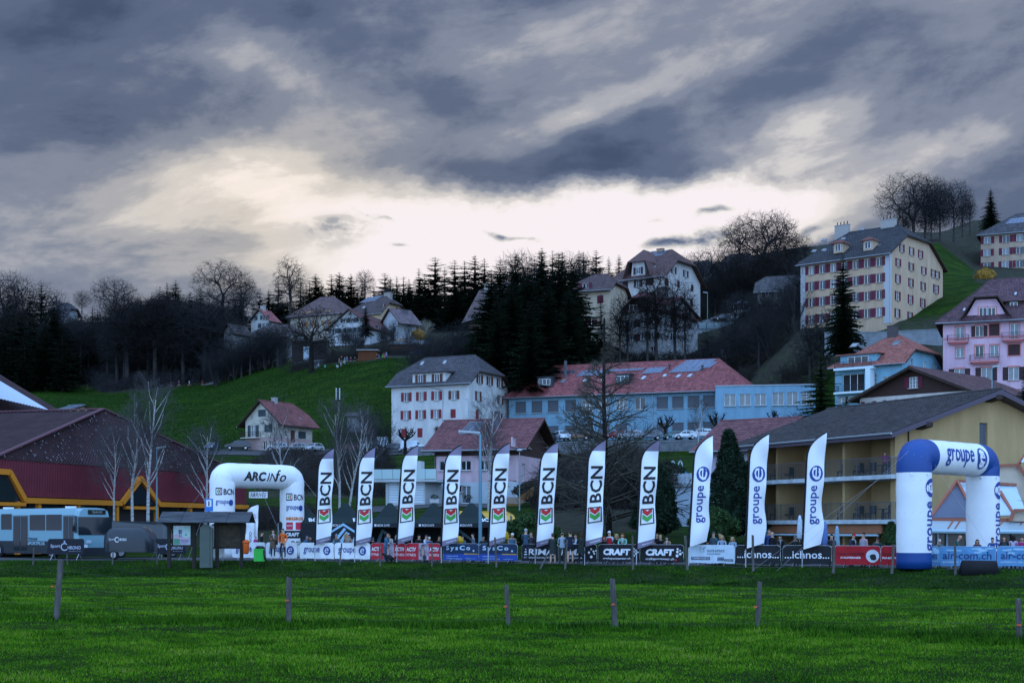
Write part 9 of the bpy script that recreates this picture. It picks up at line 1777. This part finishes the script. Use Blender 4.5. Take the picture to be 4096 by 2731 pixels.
# behind the barriers
L_ = [
 (1046, 2125, 'person in black beanie and dark coat behind the bin', dict(pose='stand', face=90, top=K, hat='beanie', hatc=K, off=1.4)), (1022, 2143, 'child in pink and lilac jacket behind the bin', dict(pose='stand', face=60, h=1.25, top=(.5, .06, .25), hat='beanie', hatc=(.4, .35, .5), off=1.0)),
 (1226, 2144, 'woman with blue hood leaning behind the white banner', dict(face=20, top=(.03, .10, .20), hat='hood', hatc=(.05, .09, .16))), (1235, 2147, 'child in turquoise jacket between two women', dict(face=10, top=(.05, .35, .36), hairc='brown', off=.8)), (1245, 2146, 'dark-haired woman in black fur-collar coat behind the white banner', dict(face=-10, top=K, hair='long', hairc='black', scarf=(.05, .04, .04))),
 (1345, 2137, 'man in grey knitted beanie and dark teal jacket', dict(face=10, top=(.06, .09, .10), hat='beanie', hatc=(.22, .26, .30))), (1376, 2133, 'blond-haired woman in profile holding a baby', dict(face=80, top=(.20, .12, .08), hair='long', hairc='blond', off=.9)), (1390, 2140, 'bald baby in arms behind the white banner', dict(face=-20, h=1.05, pose='stand', top=(.35, .3, .28), hair=None, off=.7, D=None)), (1405, 2139, 'woman in beige fur-hooded coat beside the baby', dict(face=-40, top=(.26, .19, .15), scarf=(.35, .27, .22), hairc='brown')),
 (1490, 2149, 'person in black cap leaning far over beside the second flag', dict(pose='lean', face=10, top=K, hat='cap', hatc=(.03, .06, .10))), (1560, 2137, 'brown-haired woman in cream coat facing the denim woman', dict(face=-15, top=(.45, .42, .38), hair='bun', hairc='brown')), (1583, 2141, 'woman in black coat half hidden by the third flag', dict(face=30, top=K, hair='long', hairc='grey')),
 (1674, 2140, 'dark-haired young man in black top right of the third flag', dict(face=25, top=K, hairc='black', pose='face')), (1700, 2140, 'person in navy cap and white jacket raising a hand', dict(face=60, pose='face', top=(.50, .50, .60), hat='cap', hatc=(.03, .04, .10))), (1717, 2147, 'man in pale cap and blue jacket beside the white jacket', dict(face=5, top=(.05, .16, .30), hat='cap', hatc=(.5, .5, .45), vest=(.05, .05, .08))), (1755, 2145, 'smiling person in black jacket left of the fourth flag', dict(face=15, top=K, hairc='brown')),
 (1855, 2144, 'woman in grey-teal jacket right of the fourth flag', dict(face=-30, top=(.08, .12, .13), hair='bun', hairc='brown')), (1893, 2134, 'slim woman in grey shirt standing in profile', dict(face=-70, pose='stand', top=(.12, .13, .15), hair='bun', hairc='black', off=.8)), (1930, 2144, 'person with glasses in dark jacket left of the fifth flag', dict(face=20, top=(.03, .045, .05), hairc='black')), (2046, 2133, 'grey-haired man in tan leather jacket looking down', dict(pose='lean', face=10, top=(.26, .16, .11), hairc='white', vest=(.06, .18, .32))),
 (2125, 2128, 'curly-haired person in dark plaid shirt behind the puffer jacket man', dict(face=-20, pose='stand', top=(.05, .04, .05), hairc='brown', off=.8)), (2303, 2138, 'curly brown-haired woman in white top between standing men', dict(face=-10, pose='stand', top=(.55, .62, .68), hair='curly', hairc='brown', off=.7)), (2418, 2147, 'person in red headscarf and black coat', dict(face=-10, top=K, hat='hood', hatc=(.30, .03, .03))), (2439, 2124, 'bearded man in white cap and white jacket over red shirt', dict(face=-40, pose='stand', top=(.50, .55, .60), hat='cap', hatc=(.65, .7, .75), vest=(.40, .02, .03), hairc='brown')),
 (2471, 2137, 'blond curly-haired woman in black coat left of the red-haired woman', dict(face=-30, top=K, hair='curly', hairc='blond')), (2492, 2134, 'red-haired woman in mint green jacket', dict(face=-15, top=(.22, .42, .33), hair='long', hairc='red', scarf=(.4, .45, .45))), (2627, 2133, 'young man in black jacket just right of the eighth flag', dict(face=10, top=K, hairc='brown', pose='stand')), (2643, 2140, 'fair-haired person in black coat touching the chin', dict(face=-20, pose='face', top=K, hairc='blond')), (2674, 2146, 'dark-haired woman in camel coat with pale scarf', dict(face=-40, top=(.26, .17, .11), scarf=(.42, .33, .30), hair='long', hairc='black')),
 (2617, 2165, 'person in pale jacket hidden behind the eighth flag', dict(face=0, top=(.3, .38, .36), pose='lean', hairc='brown')), (2855, 2128, 'man in teal cap and green plaid shirt right of the ninth flag', dict(face=-40, pose='stand', top=(.04, .13, .15), hat='cap', hatc=(.03, .09, .11), vest=(.05, .07, .09))), (2882, 2130, 'dark-haired man in navy behind the curly blond woman', dict(face=-60, pose='stand', top=NV, hairc='black', off=1.1)), (2889, 2142, 'curly blond woman in grey-blue pullover, left of two', dict(face=-15, top=(.26, .34, .44), hair='curly', hairc='blond')), (2934, 2149, 'curly blond woman in grey-blue pullover, right of two', dict(face=-30, top=(.24, .36, .48), hair='curly', hairc='blond')), (2828, 2165, 'person in black jacket tucked beside the ninth flag', dict(face=0, pose='lean', top=K, hairc='black')),
 (3077, 2117, 'bearded man in blue jacket behind the bald man', dict(face=-20, pose='stand', top=(.03, .07, .22), hairc='brown', off=1.1)), (3090, 2127, 'bald man in black jacket right of the tenth flag', dict(face=-55, pose='stand', top=K, hair=None)), (3125, 2141, 'grey-haired woman with scarf leaning with clasped hands', dict(face=-25, top=K, scarf=(.2, .2, .22), hairc='brown', pose='wide')), (3185, 2143, 'person in dark cap holding a red cup', dict(face=-25, top=(.025, .03, .03), hat='cap', hatc=(.08, .10, .12), pose='wide')), (3326, 2138, 'woman in dark blouse with hand at her mouth right of the eleventh flag', dict(face=-10, pose='face', top=(.04, .035, .045), hairc='black', hair='bun')),
 (3405, 2136, 'man in red cap with grey scarf and navy jacket', dict(face=35, top=NV, hat='cap', hatc=(.55, .02, .03), scarf=(.25, .25, .22))), (3454, 2132, 'dark-haired woman in pink hoodie under a grey vest', dict(face=-50, pose='stand', top=(.50, .28, .32), vest=(.25, .28, .32), hairc='black')), (3504, 2150, 'person in black cap bowed over in teal jacket', dict(face=5, pose='lean', top=(.035, .07, .09), hat='cap', hatc=K)), (3754, 2158, 'white-haired man with glasses in grey-green jacket', dict(face=5, top=(.10, .13, .13), hairc='white')), (3815, 2140, 'bald man in dark green pullover leaning forward', dict(face=70, pose='lean', top=(.05, .10, .09), hair=None)), (3908, 2158, 'long-haired woman in maroon top below the right arch leg', dict(face=-10, top=(.07, .02, .03), hair='long', hairc='brown')),
 (3970, 2151, 'dark-haired young man in bright blue jacket', dict(face=-20, top=(.03, .07, .22), hairc='black')), (4020, 2145, 'brown-haired woman in black jacket with teal straps', dict(face=-35, top=K, vest=(.03, .05, .06), hair='long', hairc='brown')), (4053, 2141, 'dark-haired woman in lilac top seen from behind', dict(face=160, pose='stand', top=(.42, .36, .48), hair='long', hairc='black')), (4088, 2147, 'person in magenta top at the right picture edge', dict(face=-20, top=(.30, .03, .14), hairc='brown'))]
for u, v, lb, k in L_:
 k.setdefault('legs', (.02, .024, .035)); k.pop('D', None) if k.get('D') is None else None; F_(u, v, lb, **k)
x, y = PX(3540, 93.2); person('person in purple hooded jacket leaning on the upper hotel balcony rail', x, y, 5.44, ZV(1803, 93.2)-5.44+.02, -12, 'rail', top=(.24, .02, .16), legs=K, hairc='brown', zip_=(.4, .35, .4))
# yellow bag / banner piece beside the fourth flag
t = thing('yellow_bag', 'yellow plastic bag hanging beside the fourth flag', 'bag', (*PX(1836, Dbar(1836)+.3), ZV(2172, Dbar(1836)))); mb = MB(); mb.loft([[(-.22, -.08, 0), (.26, -.08, .02), (.26, .08, .02), (-.22, .08, 0)], [(-.25, -.12, .25), (.22, -.12, .25), (.22, .12, .25), (-.25, .12, .25)], [(-.12, -.04, .44), (.08, -.04, .42), (.08, .04, .42), (-.12, .04, .44)]]); mb.build('bag', mat('yellow_plastic', (.60, .38, .02), .5), t, True)
# black dog lying by the woman in denim
D = Dbar(1553)-1.3; t = thing('dog', 'small black long-haired dog sitting beside the woman in denim', 'dog', (*PX(1556, D), 0), math.radians(160)); DF = mat('black_fur', (.010, .010, .011), .9, bump=.6, bscale=30); mb = MB()
mb.tube([(-.28, 0, .18), (-.15, 0, .24), (.08, 0, .30), (.22, 0, .36), (.30, 0, .44), (.36, 0, .47), (.46, 0, .43), (.50, 0, .42)], [.07, .13, .125, .095, .07, .075, .04, .025], 10)
for x_, s in ((.14, -.07), (.14, .07)): mb.tube([(x_, s, .28), (x_+.01, s, .14), (x_+.0, s, .03), (x_+.06, s, .015)], [.05, .032, .025, .03], 7)
for s in (-.09, .09): mb.tube([(-.18, s, .24), (-.08, s*1.2, .14), (-.18, s*1.2, .07), (-.10, s*1.2, .02)], [.08, .055, .03, .032], 7)
mb.tube([(-.28, 0, .2), (-.42, 0, .24), (-.50, 0, .34)], [.04, .045, .015], 7)
for s in (-.06, .06): mb.tube([(.34, s, .52), (.33, s*1.5, .45), (.35, s*1.4, .39)], [.02, .032, .012], 6)
mb.build('body', DF, t, True)
# far runners on the meadow path and onlookers
def far(u, vt, vb, D, label, pose='run', face=-80, cat=None, group='runners on the meadow path', **k):
 x, y = PX(u, D); z = max(ZV(vb, D), gz(x, y)+.05); person(label, x, y, z, max(1.0, (vb-vt)/F*D*1.03), face, pose, group=group, **k)
RUN = [(717, 1537, 1560, 391, 'runner in magenta top', (.45, .03, .20)), (758, 1533, 1555, 390.6, 'runner in white and blue top before the pale wall end', (.45, .55, .75)), (810, 1526, 1546, 390.4, 'runner in red before the pale wall', (.45, .04, .03)), (915, 1510, 1532, 390.5, 'runner in neon yellow-green top', (.50, .85, .02)), (1061, 1502, 1518, 391, 'runner in ochre yellow at the stone wall', (.45, .28, .02)), (1161, 1480, 1506, 388, 'runner in pale blue top and dark shorts', (.10, .30, .42)), (461, 1567, 1583, 393, 'crouching runner in bright orange', (.75, .12, .01)), (351, 1583, 1598, 393, 'dim runner in blue at the wood edge', (.03, .05, .22)), (610, 1548, 1566, 392, 'dim runner in pink behind the birches', (.25, .03, .10)), (685, 1543, 1562, 391.5, 'dim runner in dark clothes behind the magenta one', (.03, .03, .05))]
for u, vt, vb, D, lb, c in RUN: far(u, vt, vb+1, D, lb, top=c, legs=K, face=-85)
ON = 'onlookers at the top of the meadow'
for u, vt, vb, lb, c, lg, ps, fa in ((1274, 1452, 1476, 'onlooker in striped shirt right of the fruit tree', (.20, .24, .32), K, 'stand', 10), (1266, 1466, 1479, 'child seated near the fruit tree', (.10, .15, .3), K, 'stand', 0), (1259, 1464, 1479, 'child in dim green near the fruit tree trunk', (.05, .08, .04), K, 'stand', 40), (1300, 1458, 1477, 'child in turquoise standing alone', (.05, .40, .42), K, 'stand', 0), (1366, 1424, 1456, 'onlooker in dark coat, leftmost of the group', K, K, 'stand', 40), (1357, 1432, 1458, 'onlooker in grey beside the leftmost of the group', GR, K, 'stand', -30), (1364, 1444, 1467, 'onlooker in lilac with grey trousers in front of the group', (.40, .30, .42), (.2, .25, .3), 'stand', 10), (1379, 1428, 1457, 'onlooker in pale blue jeans in the group', (.12, .14, .16), (.25, .33, .42), 'stand', 0), (1388, 1425, 1456, 'onlooker in blue jacket in the group', (.05, .12, .25), NV, 'stand', -20), (1375, 1447, 1458, 'child in neon green in the group', (.35, .7, .02), K, 'stand', 0),
 (1403, 1427, 1456, 'onlooker in dark red right of the group', (.12, .02, .03), K, 'stand', 10), (1419, 1427, 1456, 'onlooker in black at the group right end', K, K, 'stand', 0), (1508, 1430, 1457, 'onlooker in dark clothes left of the second group', K, NV, 'stand', 10), (1516, 1432, 1457, 'onlooker in blue-grey in the second group', (.06, .10, .15), NV, 'stand', -10), (1531, 1442, 1463, 'child in neon green in the second group', (.03, .55, .05), K, 'stand', 20), (1536, 1427, 1452, 'onlooker in red in the second group', (.35, .02, .03), K, 'stand', 0), (1545, 1428, 1457, 'onlooker in blue jacket at the second group right end', (.10, .20, .38), NV, 'stand', -20), (1538, 1452, 1460, 'small child sitting in the second group', (.45, .3, .3), K, 'stand', 0), (1665, 1428, 1450, 'onlooker in brown near the white apartment roof', (.12, .05, .02), K, 'stand', 10)):
 far(u, vt, vb, 334, lb, ps, fa, group=ON, top=c, legs=lg)
for u, vt, vb, lb, c in ((2329, 1325, 1350, 'marshal in neon vest below the cream house', (.45, .8, .02)), (2341, 1308, 1325, 'person in neon green before the cream house', (.30, .65, .02)), (2333, 1292, 1325, 'person in dark clothes before the cream house, left', K), (2340, 1292, 1322, 'person in grey before the cream house, middle', (.06, .08, .11)), (2349, 1290, 1325, 'person in blue before the cream house, right', NV)): far(u, vt, vb, 290, lb, 'stand', 10, group='people before the cream house', top=c, legs=NV)
for u, vt, vb, lb in ((1350, 1461, 1471, 'white dog on the meadow near the onlookers'), (1484, 1460, 1467, 'small white dog left of the second group'), (1500, 1461, 1466, 'tiny white dog right beside the second group'), (1323, 1497, 1504, 'pale dog lower on the meadow')):
 t = thing('dog', lb, 'dog', P(u, vb, 333), random.uniform(0, 3)); mb = MB(); mb.tube([(-.3, 0, .40), (0, 0, .42), (.25, 0, .46), (.38, 0, .6), (.5, 0, .62), (.62, 0, .58)], [.08, .13, .12, .08, .08, .03], 8)
 for x_ in (-.25, .2):
  for s in (-.08, .08): mb.tube([(x_, s, .4), (x_+.02, s, .2), (x_, s, 0)], [.05, .03, .03], 5)
 mb.tube([(-.3, 0, .42), (-.45, 0, .55)], [.03, .015], 5); mb.build('body', mat('white_fur', (.5, .5, .5), .9), t, True)
